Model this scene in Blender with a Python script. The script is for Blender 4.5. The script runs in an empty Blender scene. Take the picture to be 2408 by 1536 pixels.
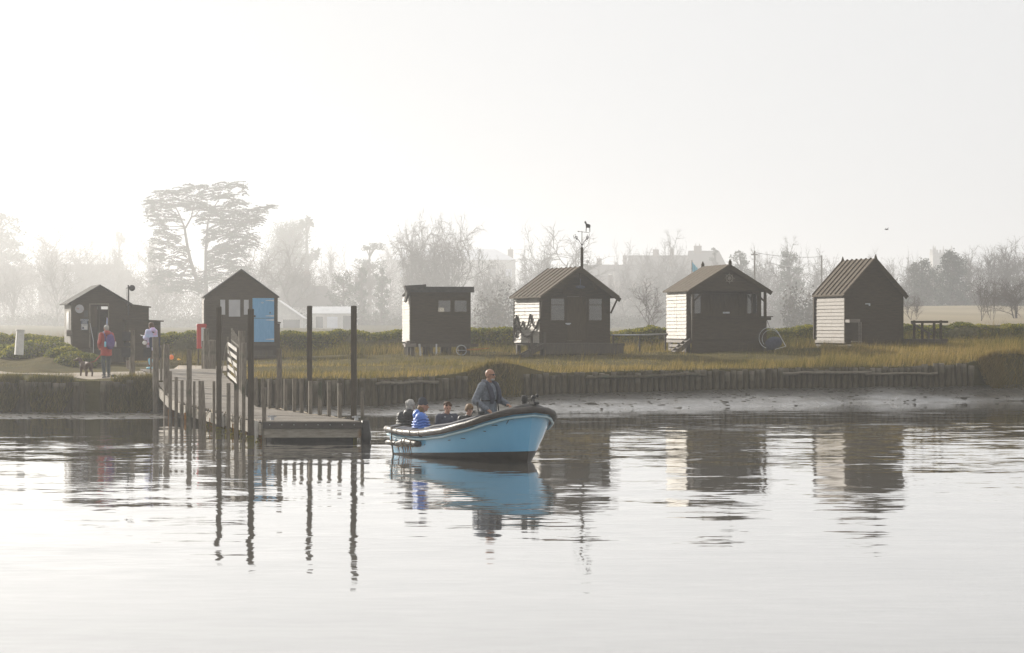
import bpy, math, random
import numpy as np
from mathutils import Vector, Matrix, Euler

S = bpy.context.scene
COL = S.collection
# ------------------------------------------------------------------ camera, sky, sun, exposure
EYE = 2.62                  # camera height above the water
FD = 5685.0                 # focal length in units of a 2408 px wide picture
CX, CY = 1204.0, 768.0
cam_data = bpy.data.cameras.new('camera')
cam = bpy.data.objects.new('camera', cam_data)
COL.objects.link(cam)
cam.location = (0, 0, EYE)
cam.rotation_euler = (math.radians(90), 0, 0)
cam_data.sensor_width = 36
cam_data.lens = FD / 2408 * 36
cam_data.clip_start = 0.5
cam_data.clip_end = 6000
S.camera = cam

SUN_EL, SUN_AZ = 21.0, 40.0        # azimuth: degrees to the left of the view axis
sx, sy, sz = (-math.sin(math.radians(SUN_AZ)) * math.cos(math.radians(SUN_EL)),
              math.cos(math.radians(SUN_AZ)) * math.cos(math.radians(SUN_EL)),
              math.sin(math.radians(SUN_EL)))
world = bpy.data.worlds.new('World')
S.world = world
world.use_nodes = True
wn, wl = world.node_tree.nodes, world.node_tree.links
wn.clear()
sky = wn.new('ShaderNodeTexSky')
sky.sky_type = 'NISHITA'
sky.sun_disc = False
sky.sun_elevation = math.radians(SUN_EL)
sky.sun_rotation = math.radians(-SUN_AZ)
sky.air_density = 1.0
sky.dust_density = 6.0
sky.ozone_density = 1.5
hsv = wn.new('ShaderNodeHueSaturation')
hsv.inputs['Saturation'].default_value = 0.12
bg = wn.new('ShaderNodeBackground')
bg.inputs['Strength'].default_value = 0.10
wo = wn.new('ShaderNodeOutputWorld')
wl.new(sky.outputs[0], hsv.inputs['Color'])
mist = wn.new('ShaderNodeMixRGB')          # an even veil of high mist over the clear sky
mist.inputs[0].default_value = 0.98
mist.inputs[2].default_value = (5.55, 5.58, 5.62, 1)
wl.new(hsv.outputs[0], mist.inputs[1])
wl.new(mist.outputs[0], bg.inputs['Color'])
wl.new(bg.outputs[0], wo.inputs['Surface'])

sun_data = bpy.data.lights.new('sun', 'SUN')
sun_data.energy = 4.8
sun_data.angle = math.radians(0.5)
sun_data.color = (1.0, 0.93, 0.82)
sun = bpy.data.objects.new('sun', sun_data)
COL.objects.link(sun)
sun.location = (-60, 60, 60)
sun.rotation_euler = Vector((sx, sy, sz)).to_track_quat('Z', 'Y').to_euler()

S.view_settings.view_transform = 'Standard'
S.view_settings.look = 'None'
S.view_settings.exposure = 0.53
S.view_settings.gamma = 1
S.view_settings.use_curve_mapping = False
S.render.engine = 'CYCLES'
S.cycles.max_bounces = 7
S.cycles.diffuse_bounces = 2
S.cycles.glossy_bounces = 3
S.cycles.transparent_max_bounces = 8
S.cycles.transmission_bounces = 4
S.cycles.volume_bounces = 0
S.cycles.use_denoising = True
HAZE_DENSITY = 0.0009
HAZE_G = 0.63

# ------------------------------------------------------------------ helpers
def sc(D):
    return FD / D

def W(x, y, D):
    return Vector(((x - CX) * D / FD, D, EYE - (y - CY) * D / FD))

def wx(x, D):
    return (x - CX) * D / FD

def wz(y, D):
    return EYE - (y - CY) * D / FD

def interp(t, pts):
    xs = [p[0] for p in pts]
    ys = [p[1] for p in pts]
    return float(np.interp(t, xs, ys))

class MB:
    """collects shapes, then links them as one mesh object"""
    def __init__(s):
        s.v, s.f, s.m = [], [], []
        s.mi = 0
        s.mat = None
    def add(s, vs, fs):
        b = len(s.v)
        if s.mat is not None:
            vs = [s.mat @ Vector(p) for p in vs]
        s.v.extend([tuple(p) for p in vs])
        for f in fs:
            s.f.append(tuple(i + b for i in f))
            s.m.append(s.mi)
    def box(s, c, d, rot=None, taper=1.0):
        hx, hy, hz = d[0] / 2, d[1] / 2, d[2] / 2
        vs = []
        for z in (-1, 1):
            t = taper if z > 0 else 1.0
            for x, y in ((-1, -1), (1, -1), (1, 1), (-1, 1)):
                vs.append(Vector((x * hx * t, y * hy * t, z * hz)))
        if rot is not None:
            R = Euler(rot).to_matrix()
            vs = [R @ p for p in vs]
        vs = [p + Vector(c) for p in vs]
        s.add(vs, [(3, 2, 1, 0), (4, 5, 6, 7), (0, 1, 5, 4), (1, 2, 6, 5), (2, 3, 7, 6), (3, 0, 4, 7)])
    def bx(s, x0, x1, y0, y1, z0, z1):
        s.box(((x0 + x1) / 2, (y0 + y1) / 2, (z0 + z1) / 2), (abs(x1 - x0), abs(y1 - y0), abs(z1 - z0)))
    def beam(s, a, b, w, h, up=(0, 0, 1)):
        a, b = Vector(a), Vector(b)
        d = (b - a)
        if d.length < 1e-6:
            return
        d.normalize()
        u = Vector(up)
        if abs(d.dot(u)) > 0.99:
            u = Vector((0, 1, 0))
        r = d.cross(u).normalized()
        u = r.cross(d).normalized()
        vs = []
        for p in (a, b):
            for i, j in ((-1, -1), (1, -1), (1, 1), (-1, 1)):
                vs.append(p + r * (i * w / 2) + u * (j * h / 2))
        s.add(vs, [(3, 2, 1, 0), (4, 5, 6, 7), (0, 1, 5, 4), (1, 2, 6, 5), (2, 3, 7, 6), (3, 0, 4, 7)])
    def tube(s, pts, rad, n=6, cap=True, flat=1.0):
        pts = [Vector(p) for p in pts]
        if not hasattr(rad, '__len__'):
            rad = [rad] * len(pts)
        vs, fs = [], []
        ref = None
        for i, p in enumerate(pts):
            d = (pts[min(i + 1, len(pts) - 1)] - pts[max(i - 1, 0)])
            if d.length < 1e-9:
                d = Vector((0, 0, 1))
            d.normalize()
            if ref is None:
                ref = d.orthogonal().normalized()
                if abs(d.z) < 0.9:
                    ref = d.cross(Vector((0, 0, 1))).normalized()
            else:
                ref = (ref - d * ref.dot(d))
                if ref.length < 1e-6:
                    ref = d.orthogonal()
                ref.normalize()
            b = d.cross(ref)
            for k in range(n):
                a = 2 * math.pi * k / n
                vs.append(p + ref * (math.cos(a) * rad[i]) + b * (math.sin(a) * rad[i] * flat))
        for i in range(len(pts) - 1):
            for k in range(n):
                k2 = (k + 1) % n
                fs.append((i * n + k, i * n + k2, (i + 1) * n + k2, (i + 1) * n + k))
        if cap:
            fs.append(tuple(range(n - 1, -1, -1)))
            fs.append(tuple((len(pts) - 1) * n + k for k in range(n)))
        s.add(vs, fs)
    def capsule(s, a, b, ra, rb, n=10):
        a, b = Vector(a), Vector(b)
        d = b - a
        L = d.length
        d = d / L if L > 1e-7 else Vector((0, 0, 1))
        pts, rad = [], []
        for t in (-0.98, -0.8, -0.45, 0.0):
            pts.append(a + d * (t * ra)); rad.append(ra * math.sqrt(max(0.01, 1 - t * t)))
        for t in (0.0, 0.45, 0.8, 0.98):
            pts.append(b + d * (t * rb)); rad.append(rb * math.sqrt(max(0.01, 1 - t * t)))
        s.tube(pts, rad, n)
    def chain(s, pts, rads, n=10):
        for i in range(len(pts) - 1):
            s.capsule(pts[i], pts[i + 1], rads[i], rads[i + 1], n)
    def ball(s, c, r, nu=12, nv=8, rot=None, zmin=-1.0):
        if not hasattr(r, '__len__'):
            r = (r, r, r)
        R = Euler(rot).to_matrix() if rot is not None else None
        vs, fs = [], []
        lo = math.asin(max(-1, min(1, zmin)))
        for j in range(nv + 1):
            ph = lo + (math.pi / 2 - lo) * j / nv
            for i in range(nu):
                th = 2 * math.pi * i / nu
                p = Vector((r[0] * max(0.02, math.cos(ph)) * math.cos(th), r[1] * max(0.02, math.cos(ph)) * math.sin(th), r[2] * math.sin(ph)))
                if R is not None:
                    p = R @ p
                vs.append(p + Vector(c))
        for j in range(nv):
            for i in range(nu):
                i2 = (i + 1) % nu
                fs.append((j * nu + i, j * nu + i2, (j + 1) * nu + i2, (j + 1) * nu + i))
        fs.append(tuple(range(nu - 1, -1, -1)))
        fs.append(tuple(nv * nu + i for i in range(nu)))
        s.add(vs, fs)
    def prism(s, poly, axis, lo, hi):
        """poly: 2-D outline; axis: the extruded axis (0, 1 or 2)"""
        n = len(poly)
        vs = []
        for e in (lo, hi):
            for a, b in poly:
                if axis == 1:
                    vs.append((a, e, b))
                elif axis == 0:
                    vs.append((e, a, b))
                else:
                    vs.append((a, b, e))
        fs = [tuple(range(n - 1, -1, -1)), tuple(range(n, 2 * n))]
        for i in range(n):
            j = (i + 1) % n
            fs.append((i, j, n + j, n + i))
        s.add(vs, fs)
    def build(s, name, mats, parent=None, smooth=False, loc=None):
        me = bpy.data.meshes.new(name)
        me.from_pydata(s.v, [], s.f)
        if not isinstance(mats, (list, tuple)):
            mats = [mats]
        for m in mats:
            me.materials.append(m)
        if len(mats) > 1:
            me.polygons.foreach_set('material_index', s.m)
        if smooth:
            me.polygons.foreach_set('use_smooth', [True] * len(me.polygons))
        me.update()
        o = bpy.data.objects.new(name, me)
        COL.objects.link(o)
        if parent is not None:
            o.parent = parent
        if loc is not None:
            o.location = loc
        return o

def link_mesh(name, me, parent=None):
    o = bpy.data.objects.new(name, me)
    COL.objects.link(o)
    if parent is not None:
        o.parent = parent
    return o

def np_mesh(name, verts, nper, mat, parent=None, smooth=False):
    """verts: (N*nper, 3) array, faces are consecutive nper vertices"""
    verts = np.asarray(verts, dtype=np.float32).reshape(-1, 3)
    nf = len(verts) // nper
    me = bpy.data.meshes.new(name)
    me.vertices.add(len(verts))
    me.vertices.foreach_set('co', verts.ravel())
    me.loops.add(nf * nper)
    me.loops.foreach_set('vertex_index', np.arange(nf * nper, dtype=np.int32))
    me.polygons.add(nf)
    me.polygons.foreach_set('loop_start', np.arange(0, nf * nper, nper, dtype=np.int32))
    me.polygons.foreach_set('loop_total', np.full(nf, nper, dtype=np.int32))
    me.materials.append(mat)
    me.update(calc_edges=True)
    me.validate()
    o = bpy.data.objects.new(name, me)
    COL.objects.link(o)
    if parent is not None:
        o.parent = parent
    return o

def tag(o, label=None, cat=None, group=None, kind=None):
    if label: o['label'] = label
    if cat: o['category'] = cat
    if group: o['group'] = group
    if kind: o['kind'] = kind
    return o

def thing(name, label, cat, loc=(0, 0, 0), rz=0.0, group=None):
    o = bpy.data.objects.new(name, None)
    COL.objects.link(o)
    o.location = loc
    o.rotation_euler = (0, 0, rz)
    o.empty_display_size = 0.2
    return tag(o, label, cat, group)

def copy_tree(o, parent=None, label=None):
    c = o.copy()
    COL.objects.link(c)
    if parent is not None:
        c.parent = parent
    for ch in list(o.children):
        copy_tree(ch, c)
    if label:
        c['label'] = label
    return c

# ------------------------------------------------------------------ materials
def nodes_of(name):
    m = bpy.data.materials.new(name)
    m.use_nodes = True
    nt = m.node_tree
    return m, nt, nt.nodes, nt.links, nt.nodes['Principled BSDF']

def surf(name, c1, c2=None, rough=0.7, scale=4.0, stretch=(1, 1, 1), bump=0.0, bscale=None, spec=0.3, coat=0.0,
         metal=0.0, detail=5, trans=None, blotch=None, lines=None):
    """noise-mottled surface: two colours, optional bump, optional stains (blotch = colour, scale, amount), optional board lines"""
    m, nt, N, L, B = nodes_of(name)
    tc = N.new('ShaderNodeTexCoord')
    mp = N.new('ShaderNodeMapping')
    mp.inputs['Scale'].default_value = stretch
    L.new(tc.outputs['Object'], mp.inputs['Vector'])
    no = N.new('ShaderNodeTexNoise')
    no.inputs['Scale'].default_value = scale
    no.inputs['Detail'].default_value = detail
    no.inputs['Roughness'].default_value = 0.62
    L.new(mp.outputs[0], no.inputs['Vector'])
    ra = N.new('ShaderNodeValToRGB')
    c2 = c2 or tuple(min(1, v * 1.6) for v in c1)
    ra.color_ramp.elements[0].position = 0.32
    ra.color_ramp.elements[0].color = (*c1, 1)
    ra.color_ramp.elements[1].position = 0.68
    ra.color_ramp.elements[1].color = (*c2, 1)
    L.new(no.outputs[0], ra.inputs[0])
    col = ra.outputs[0]
    if blotch:
        n2 = N.new('ShaderNodeTexNoise')
        n2.inputs['Scale'].default_value = blotch[1]
        n2.inputs['Detail'].default_value = 6
        L.new(tc.outputs['Object'], n2.inputs['Vector'])
        r2 = N.new('ShaderNodeValToRGB')
        r2.color_ramp.elements[0].position = 1 - blotch[2]
        r2.color_ramp.elements[1].position = min(1, 1 - blotch[2] + 0.12)
        L.new(n2.outputs[0], r2.inputs[0])
        mx = N.new('ShaderNodeMixRGB')
        mx.inputs[2].default_value = (*blotch[0], 1)
        L.new(r2.outputs[0], mx.inputs[0])
        L.new(col, mx.inputs[1])
        col = mx.outputs[0]
    L.new(col, B.inputs['Base Color'])
    B.inputs['Roughness'].default_value = rough
    B.inputs['Specular IOR Level'].default_value = spec
    B.inputs['Metallic'].default_value = metal
    B.inputs['Coat Weight'].default_value = coat
    if bump:
        nb = N.new('ShaderNodeTexNoise')
        nb.inputs['Scale'].default_value = bscale or scale * 3
        nb.inputs['Detail'].default_value = 4
        L.new(mp.outputs[0], nb.inputs['Vector'])
        h = nb.outputs[0]
        if lines:       # (axis, spacing): grooves between boards
            sp = N.new('ShaderNodeSeparateXYZ')
            L.new(tc.outputs['Object'], sp.inputs[0])
            md = N.new('ShaderNodeMath'); md.operation = 'PINGPONG'
            md.inputs[1].default_value = lines[1] / 2
            L.new(sp.outputs[lines[0]], md.inputs[0])
            lt = N.new('ShaderNodeMath'); lt.operation = 'LESS_THAN'
            lt.inputs[1].default_value = lines[1] * 0.06
            L.new(md.outputs[0], lt.inputs[0])
            sb = N.new('ShaderNodeMath'); sb.operation = 'SUBTRACT'
            L.new(h, sb.inputs[0]); L.new(lt.outputs[0], sb.inputs[1])
            h = sb.outputs[0]
        bn = N.new('ShaderNodeBump')
        bn.inputs['Strength'].default_value = bump
        bn.inputs['Distance'].default_value = 0.02
        L.new(h, bn.inputs['Height'])
        L.new(bn.outputs[0], B.inputs['Normal'])
    if trans:
        tr = N.new('ShaderNodeBsdfTranslucent')
        mxs = N.new('ShaderNodeMixShader')
        mxs.inputs[0].default_value = trans
        L.new(col, tr.inputs['Color'])
        L.new(B.outputs[0], mxs.inputs[1])
        L.new(tr.outputs[0], mxs.inputs[2])
        L.new(mxs.outputs[0], N['Material Output'].inputs['Surface'])
    return m

def world_surf(name, stops, scale, rough=0.8, trans=0.0, spec=0.2, fine=None, use_random=False):
    """colour from noise in world position (for grass and leaves)"""
    m, nt, N, L, B = nodes_of(name)
    g = N.new('ShaderNodeNewGeometry')
    no = N.new('ShaderNodeTexNoise')
    no.inputs['Scale'].default_value = scale
    no.inputs['Detail'].default_value = 6
    no.inputs['Roughness'].default_value = 0.7
    L.new(g.outputs['Position'], no.inputs['Vector'])
    src = no.outputs[0]
    if use_random:
        ad = N.new('ShaderNodeMath'); ad.operation = 'MULTIPLY_ADD'
        ad.inputs[1].default_value = 0.35; ad.inputs[2].default_value = -0.17
        L.new(g.outputs['Random Per Island'], ad.inputs[0])
        a2 = N.new('ShaderNodeMath'); a2.operation = 'ADD'
        L.new(ad.outputs[0], a2.inputs[0]); L.new(src, a2.inputs[1])
        src = a2.outputs[0]
    ra = N.new('ShaderNodeValToRGB')
    els = ra.color_ramp.elements
    els[0].position, els[0].color = stops[0][0], (*stops[0][1], 1)
    els[1].position, els[1].color = stops[-1][0], (*stops[-1][1], 1)
    for p, c in stops[1:-1]:
        e = els.new(p); e.color = (*c, 1)
    L.new(src, ra.inputs[0])
    L.new(ra.outputs[0], B.inputs['Base Color'])
    B.inputs['Roughness'].default_value = rough
    B.inputs['Specular IOR Level'].default_value = spec
    if trans:
        tr = N.new('ShaderNodeBsdfTranslucent')
        mxs = N.new('ShaderNodeMixShader')
        mxs.inputs[0].default_value = trans
        L.new(ra.outputs[0], tr.inputs['Color'])
        L.new(B.outputs[0], mxs.inputs[1]); L.new(tr.outputs[0], mxs.inputs[2])
        L.new(mxs.outputs[0], N['Material Output'].inputs['Surface'])
    if fine:
        bn = N.new('ShaderNodeBump')
        nb = N.new('ShaderNodeTexNoise')
        nb.inputs['Scale'].default_value = fine[0]
        nb.inputs['Detail'].default_value = 6
        L.new(g.outputs['Position'], nb.inputs['Vector'])
        bn.inputs['Strength'].default_value = fine[1]
        bn.inputs['Distance'].default_value = fine[2]
        L.new(nb.outputs[0], bn.inputs['Height'])
        L.new(bn.outputs[0], B.inputs['Normal'])
    return m

def glass_mat(name, tint, gloss=0.25):
    m, nt, N, L, B = nodes_of(name)
    t = N.new('ShaderNodeBsdfTransparent'); t.inputs[0].default_value = (*tint, 1)
    gl = N.new('ShaderNodeBsdfGlossy'); gl.inputs['Roughness'].default_value = 0.04
    mx = N.new('ShaderNodeMixShader'); mx.inputs[0].default_value = gloss
    L.new(t.outputs[0], mx.inputs[1]); L.new(gl.outputs[0], mx.inputs[2])
    L.new(mx.outputs[0], N['Material Output'].inputs['Surface'])
    return m

M = {}
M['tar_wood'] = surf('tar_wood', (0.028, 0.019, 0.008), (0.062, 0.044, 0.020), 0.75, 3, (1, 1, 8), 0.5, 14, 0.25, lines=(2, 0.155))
M['tar_vert'] = surf('tar_vert', (0.036, 0.025, 0.010), (0.074, 0.052, 0.023), 0.75, 3, (8, 8, 1), 0.5, 14, 0.25, lines=(0, 0.12))
M['silver_sheen_wood'] = surf('silver_sheen_wood', (0.10, 0.083, 0.066), (0.20, 0.17, 0.14), 0.6, 3.5, (1, 1.0, 9), 0.5, 20, 0.5, blotch=((0.12, 0.09, 0.065), 3.1, 0.42))  # silvered wood; on side walls its paleness is sun sheen put into the colour
M['sun_sheen_board'] = surf('sun_sheen_board', (0.19, 0.17, 0.138), (0.35, 0.318, 0.265), 0.5, 3.5, (1, 1.0, 9), 0.5, 20, 0.55, blotch=((0.13, 0.09, 0.06), 2.6, 0.42))  # glossy tarred side boards coloured pale: the sun's sheen is painted in
M['felt'] = surf('felt', (0.062, 0.047, 0.03), (0.108, 0.083, 0.056), 0.85, 9, (1, 1, 1), 0.6, 60, 0.2, blotch=((0.06, 0.055, 0.04), 1.5, 0.4))
M['felt_dark'] = surf('felt_dark', (0.035, 0.033, 0.03), (0.07, 0.065, 0.058), 0.85, 9, (1, 1, 1), 0.6, 60, 0.2)
M['post_wood'] = surf('post_wood', (0.09, 0.075, 0.055), (0.22, 0.19, 0.15), 0.75, 5, (6, 6, 0.8), 0.7, 14, 0.3, blotch=((0.05, 0.055, 0.03), 2.0, 0.42))
M['pile_wood'] = surf('pile_wood', (0.035, 0.027, 0.017), (0.08, 0.062, 0.04), 0.6, 5, (6, 6, 0.7), 0.5, 14, 0.35)
M['bank_pile'] = surf('bank_pile', (0.042, 0.034, 0.017), (0.105, 0.086, 0.05), 0.8, 4, (6, 6, 0.9), 0.8, 12, 0.25, blotch=((0.05, 0.055, 0.03), 1.2, 0.45))
def weather_top(m, z0, z1, pale):
    # bleached, worn upper ends of old timber
    nt = m.node_tree; N, L = nt.nodes, nt.links
    B = N['Principled BSDF']
    old = B.inputs['Base Color'].links[0].from_socket
    tc = N.new('ShaderNodeTexCoord'); sp = N.new('ShaderNodeSeparateXYZ'); L.new(tc.outputs['Object'], sp.inputs[0])
    no = N.new('ShaderNodeTexNoise'); no.inputs['Scale'].default_value = 5.0; L.new(tc.outputs['Object'], no.inputs['Vector'])
    oi = N.new('ShaderNodeObjectInfo')
    ad = N.new('ShaderNodeMath'); ad.operation = 'MULTIPLY_ADD'; ad.inputs[1].default_value = 0.5; L.new(no.outputs[0], ad.inputs[0]); L.new(sp.outputs[2], ad.inputs[2])
    a2 = N.new('ShaderNodeMath'); a2.operation = 'MULTIPLY_ADD'; a2.inputs[1].default_value = 0.35; L.new(oi.outputs['Random'], a2.inputs[0]); L.new(ad.outputs[0], a2.inputs[2])
    mr = N.new('ShaderNodeMapRange'); mr.inputs[1].default_value = z0; mr.inputs[2].default_value = z1; L.new(a2.outputs[0], mr.inputs[0])
    mx = N.new('ShaderNodeMixRGB'); mx.inputs[2].default_value = (*pale, 1); L.new(mr.outputs[0], mx.inputs[0]); L.new(old, mx.inputs[1])
    L.new(mx.outputs[0], B.inputs['Base Color'])
weather_top(M['bank_pile'], 1.22, 1.55, (0.19, 0.165, 0.125))
M['deck_wood'] = surf('deck_wood', (0.16, 0.135, 0.11), (0.28, 0.245, 0.20), 0.6, 4, (0.8, 8, 1), 0.5, 16, 0.45)
M['grey_plank'] = surf('grey_plank', (0.17, 0.15, 0.12), (0.32, 0.29, 0.24), 0.7, 4, (1, 1, 5), 0.5, 14, 0.3, blotch=((0.20, 0.10, 0.03), 1.4, 0.36))
M['rust'] = surf('rust', (0.16, 0.06, 0.015), (0.40, 0.20, 0.04), 0.85, 6, (1, 1, 1), 0.5, 20, 0.2)
M['weed'] = world_surf('weed', [(0.3, (0.05, 0.05, 0.01)), (0.7, (0.22, 0.19, 0.03))], 9, 0.6, 0.3)
M['white_paint'] = surf('white_paint', (0.42, 0.40, 0.36), (0.60, 0.575, 0.53), 0.5, 6, (1, 1, 1), 0.2, 30, 0.4, blotch=((0.25, 0.2, 0.15), 3, 0.33))
M['grey_panel'] = surf('grey_panel', (0.42, 0.42, 0.43), (0.50, 0.50, 0.51), 0.6, 3)
M['blue_door'] = surf('blue_door', (0.12, 0.34, 0.58), (0.18, 0.42, 0.66), 0.5, 3, (6, 6, 1), 0.4, 10, 0.4, lines=(0, 0.17), blotch=((0.30, 0.44, 0.55), 6, 0.30))
M['hull_blue'] = surf('hull_blue', (0.13, 0.41, 0.65), (0.165, 0.46, 0.70), 0.22, 1.2, (1, 1, 1), 0.04, 9, 0.5, 0.5, blotch=((0.30, 0.48, 0.56), 2.2, 0.30))
M['hull_trim'] = surf('hull_trim', (0.30, 0.47, 0.54), (0.40, 0.56, 0.62), 0.25, 3, coat=0.3)
M['antifoul'] = surf('antifoul', (0.020, 0.018, 0.016), (0.045, 0.038, 0.03), 0.45, 3)
M['rub_rail'] = surf('rub_rail', (0.028, 0.024, 0.021), (0.06, 0.05, 0.042), 0.5, 6, (1, 1, 1), 0.3, 12, 0.4)
M['boat_grey'] = surf('boat_grey', (0.07, 0.075, 0.09), (0.11, 0.115, 0.135), 0.7, 4, (1, 1, 1), 0.1, 20, 0.15)
M['boat_dark'] = surf('boat_dark', (0.03, 0.03, 0.032), (0.055, 0.053, 0.05), 0.6, 5)
M['black'] = surf('black', (0.012, 0.012, 0.013), (0.03, 0.03, 0.03), 0.5, 8)
M['metal'] = surf('metal', (0.30, 0.31, 0.33), (0.45, 0.46, 0.47), 0.4, 8, metal=0.6)
M['iron'] = surf('iron', (0.02, 0.02, 0.02), (0.05, 0.045, 0.04), 0.6, 8)
M['rope'] = surf('rope', (0.14, 0.11, 0.07), (0.30, 0.25, 0.18), 0.9, 30)
M['dark_rope'] = surf('dark_rope', (0.04, 0.034, 0.026), (0.10, 0.085, 0.065), 0.9, 30)
M['skin'] = surf('skin', (0.42, 0.22, 0.15), (0.52, 0.29, 0.21), 0.5, 6, spec=0.35)
M['skin_dark'] = surf('skin_dark', (0.30, 0.16, 0.10), (0.40, 0.22, 0.15), 0.5, 6, spec=0.35)
M['hair_grey'] = surf('hair_grey', (0.34, 0.33, 0.31), (0.62, 0.60, 0.57), 0.6, 14, (3, 3, 1), 0.9, 40, trans=0.25)
M['hair_brown'] = surf('hair_brown', (0.05, 0.025, 0.012), (0.15, 0.07, 0.03), 0.5, 14, (3, 3, 1), 0.9, 40, trans=0.2)
M['hair_fair'] = surf('hair_fair', (0.17, 0.10, 0.045), (0.34, 0.21, 0.10), 0.5, 14, (3, 3, 1), 0.9, 40, trans=0.25)
M['fleece'] = surf('fleece', (0.11, 0.122, 0.145), (0.22, 0.24, 0.27), 0.95, 22, (1, 1, 1), 0.9, 30, 0.1)
M['navy'] = surf('navy', (0.035, 0.04, 0.06), (0.07, 0.075, 0.10), 0.8, 12, (1, 1, 1), 0.5, 30)
M['beanie'] = surf('beanie', (0.04, 0.045, 0.055), (0.075, 0.08, 0.095), 0.95, 16, (5, 5, 1), 0.9, 30)
M['puffer_blue'] = surf('puffer_blue', (0.05, 0.15, 0.50), (0.08, 0.20, 0.60), 0.42, 5, (1, 1, 1), 0.5, 26, 0.4)
M['puffer_black'] = surf('puffer_black', (0.018, 0.019, 0.022), (0.035, 0.036, 0.04), 0.5, 8, (1, 1, 1), 0.5, 26, 0.4)
M['hood_grey'] = surf('hood_grey', (0.25, 0.26, 0.28), (0.36, 0.37, 0.39), 0.95, 12)
M['red_coat'] = surf('red_coat', (0.26, 0.035, 0.028), (0.40, 0.06, 0.045), 0.6, 6, (1, 1, 1), 0.6, 10)
M['purple'] = surf('purple', (0.06, 0.035, 0.13), (0.10, 0.06, 0.20), 0.6, 8, (1, 1, 1), 0.5, 14)
M['pastel'] = surf('pastel', (0.62, 0.42, 0.70), (0.45, 0.62, 0.80), 0.5, 3.2, (1, 1, 1), 0.5, 18, blotch=((0.80, 0.42, 0.56), 4.2, 0.46))
M['trousers'] = surf('trousers', (0.035, 0.045, 0.05), (0.07, 0.085, 0.09), 0.85, 8, (1, 1, 1), 0.5, 14)
M['tights'] = surf('tights', (0.13, 0.075, 0.05), (0.20, 0.12, 0.085), 0.8, 8)
M['denim'] = surf('denim', (0.10, 0.14, 0.24), (0.16, 0.21, 0.32), 0.85, 12)
M['boot_blue'] = surf('boot_blue', (0.20, 0.52, 0.66), (0.28, 0.60, 0.74), 0.5, 8)
M['shoe'] = surf('shoe', (0.03, 0.03, 0.035), (0.08, 0.08, 0.085), 0.7, 10)
M['dog_fur'] = surf('dog_fur', (0.035, 0.017, 0.009), (0.09, 0.045, 0.022), 0.6, 14, (1, 1, 1), 0.7, 40)
M['orange'] = surf('orange', (0.80, 0.16, 0.03), (0.88, 0.22, 0.05), 0.4, 4, spec=0.5)
M['yellow'] = surf('yellow', (0.75, 0.42, 0.04), (0.85, 0.5, 0.06), 0.5, 5)
M['red_box'] = surf('red_box', (0.36, 0.03, 0.025), (0.48, 0.05, 0.04), 0.5, 4)
M['paper'] = surf('paper', (0.72, 0.70, 0.68), (0.85, 0.84, 0.82), 0.7, 6, trans=0.3)
M['sign_blue'] = surf('sign_blue', (0.035, 0.045, 0.08), (0.05, 0.065, 0.11), 0.6, 5)
M['sign_dark'] = surf('sign_dark', (0.03, 0.03, 0.032), (0.06, 0.058, 0.056), 0.7, 5)
M['sign_pale'] = surf('sign_pale', (0.55, 0.56, 0.57), (0.68, 0.68, 0.69), 0.6, 9)
M['sign_round'] = surf('sign_round', (0.40, 0.40, 0.42), (0.5, 0.5, 0.52), 0.6, 6, blotch=((0.35, 0.15, 0.12), 7, 0.42))
M['letter'] = surf('letter', (0.60, 0.62, 0.66), (0.70, 0.72, 0.75), 0.6)
M['concrete'] = surf('concrete', (0.50, 0.49, 0.47), (0.62, 0.61, 0.58), 0.8, 7, bump=0.4)
M['brick'] = surf('brick', (0.16, 0.125, 0.10), (0.24, 0.19, 0.155), 0.85, 3, bump=0.4, bscale=5)
M['render_wall'] = surf('render_wall', (0.46, 0.45, 0.43), (0.58, 0.57, 0.54), 0.8, 1.5)
M['roof_tile'] = surf('roof_tile', (0.08, 0.068, 0.06), (0.14, 0.12, 0.105), 0.85, 3, bump=0.5, bscale=4)
M['roof_pale'] = surf('roof_pale', (0.58, 0.60, 0.66), (0.70, 0.72, 0.77), 0.3, 0.6, spec=0.5)
M['roof_edge'] = surf('roof_edge', (0.6, 0.6, 0.6), (0.75, 0.75, 0.75), 0.35, 1.0)
M['flint'] = surf('flint', (0.28, 0.27, 0.26), (0.42, 0.41, 0.39), 0.85, 1.2)
M['window_dark'] = surf('window_dark', (0.03, 0.035, 0.04), (0.06, 0.065, 0.07), 0.1, 1, spec=0.6)
M['bark'] = surf('bark', (0.055, 0.045, 0.035), (0.12, 0.10, 0.08), 0.9, 3, (4, 4, 0.6), 0.5, 6)
M['twig'] = world_surf('twig', [(0.3, (0.06, 0.048, 0.036)), (0.7, (0.12, 0.095, 0.075))], 0.4)
M['conifer'] = world_surf('conifer', [(0.3, (0.02, 0.032, 0.018)), (0.7, (0.055, 0.075, 0.04))], 0.5, 0.7, 0.15, use_random=True)
M['evergreen'] = world_surf('evergreen', [(0.3, (0.03, 0.042, 0.02)), (0.7, (0.07, 0.085, 0.04))], 0.4, 0.6, 0.15, use_random=True)
M['scrub'] = world_surf('scrub', [(0.25, (0.03, 0.034, 0.018)), (0.5, (0.06, 0.054, 0.036)), (0.75, (0.09, 0.076, 0.048))], 0.06, 0.9, 0.15, 0.03, use_random=True)
M['reed'] = world_surf('reed', [(0.3, (0.20, 0.16, 0.10)), (0.7, (0.36, 0.29, 0.19))], 0.3, 0.8, 0.4, use_random=True)
M['grass'] = world_surf('grass', [(0.28, (0.04, 0.048, 0.010)), (0.42, (0.11, 0.095, 0.018)), (0.56, (0.215, 0.16, 0.045)), (0.78, (0.35, 0.255, 0.10))], 0.16, 0.8, 0.55, 0.04, use_random=True)
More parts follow.
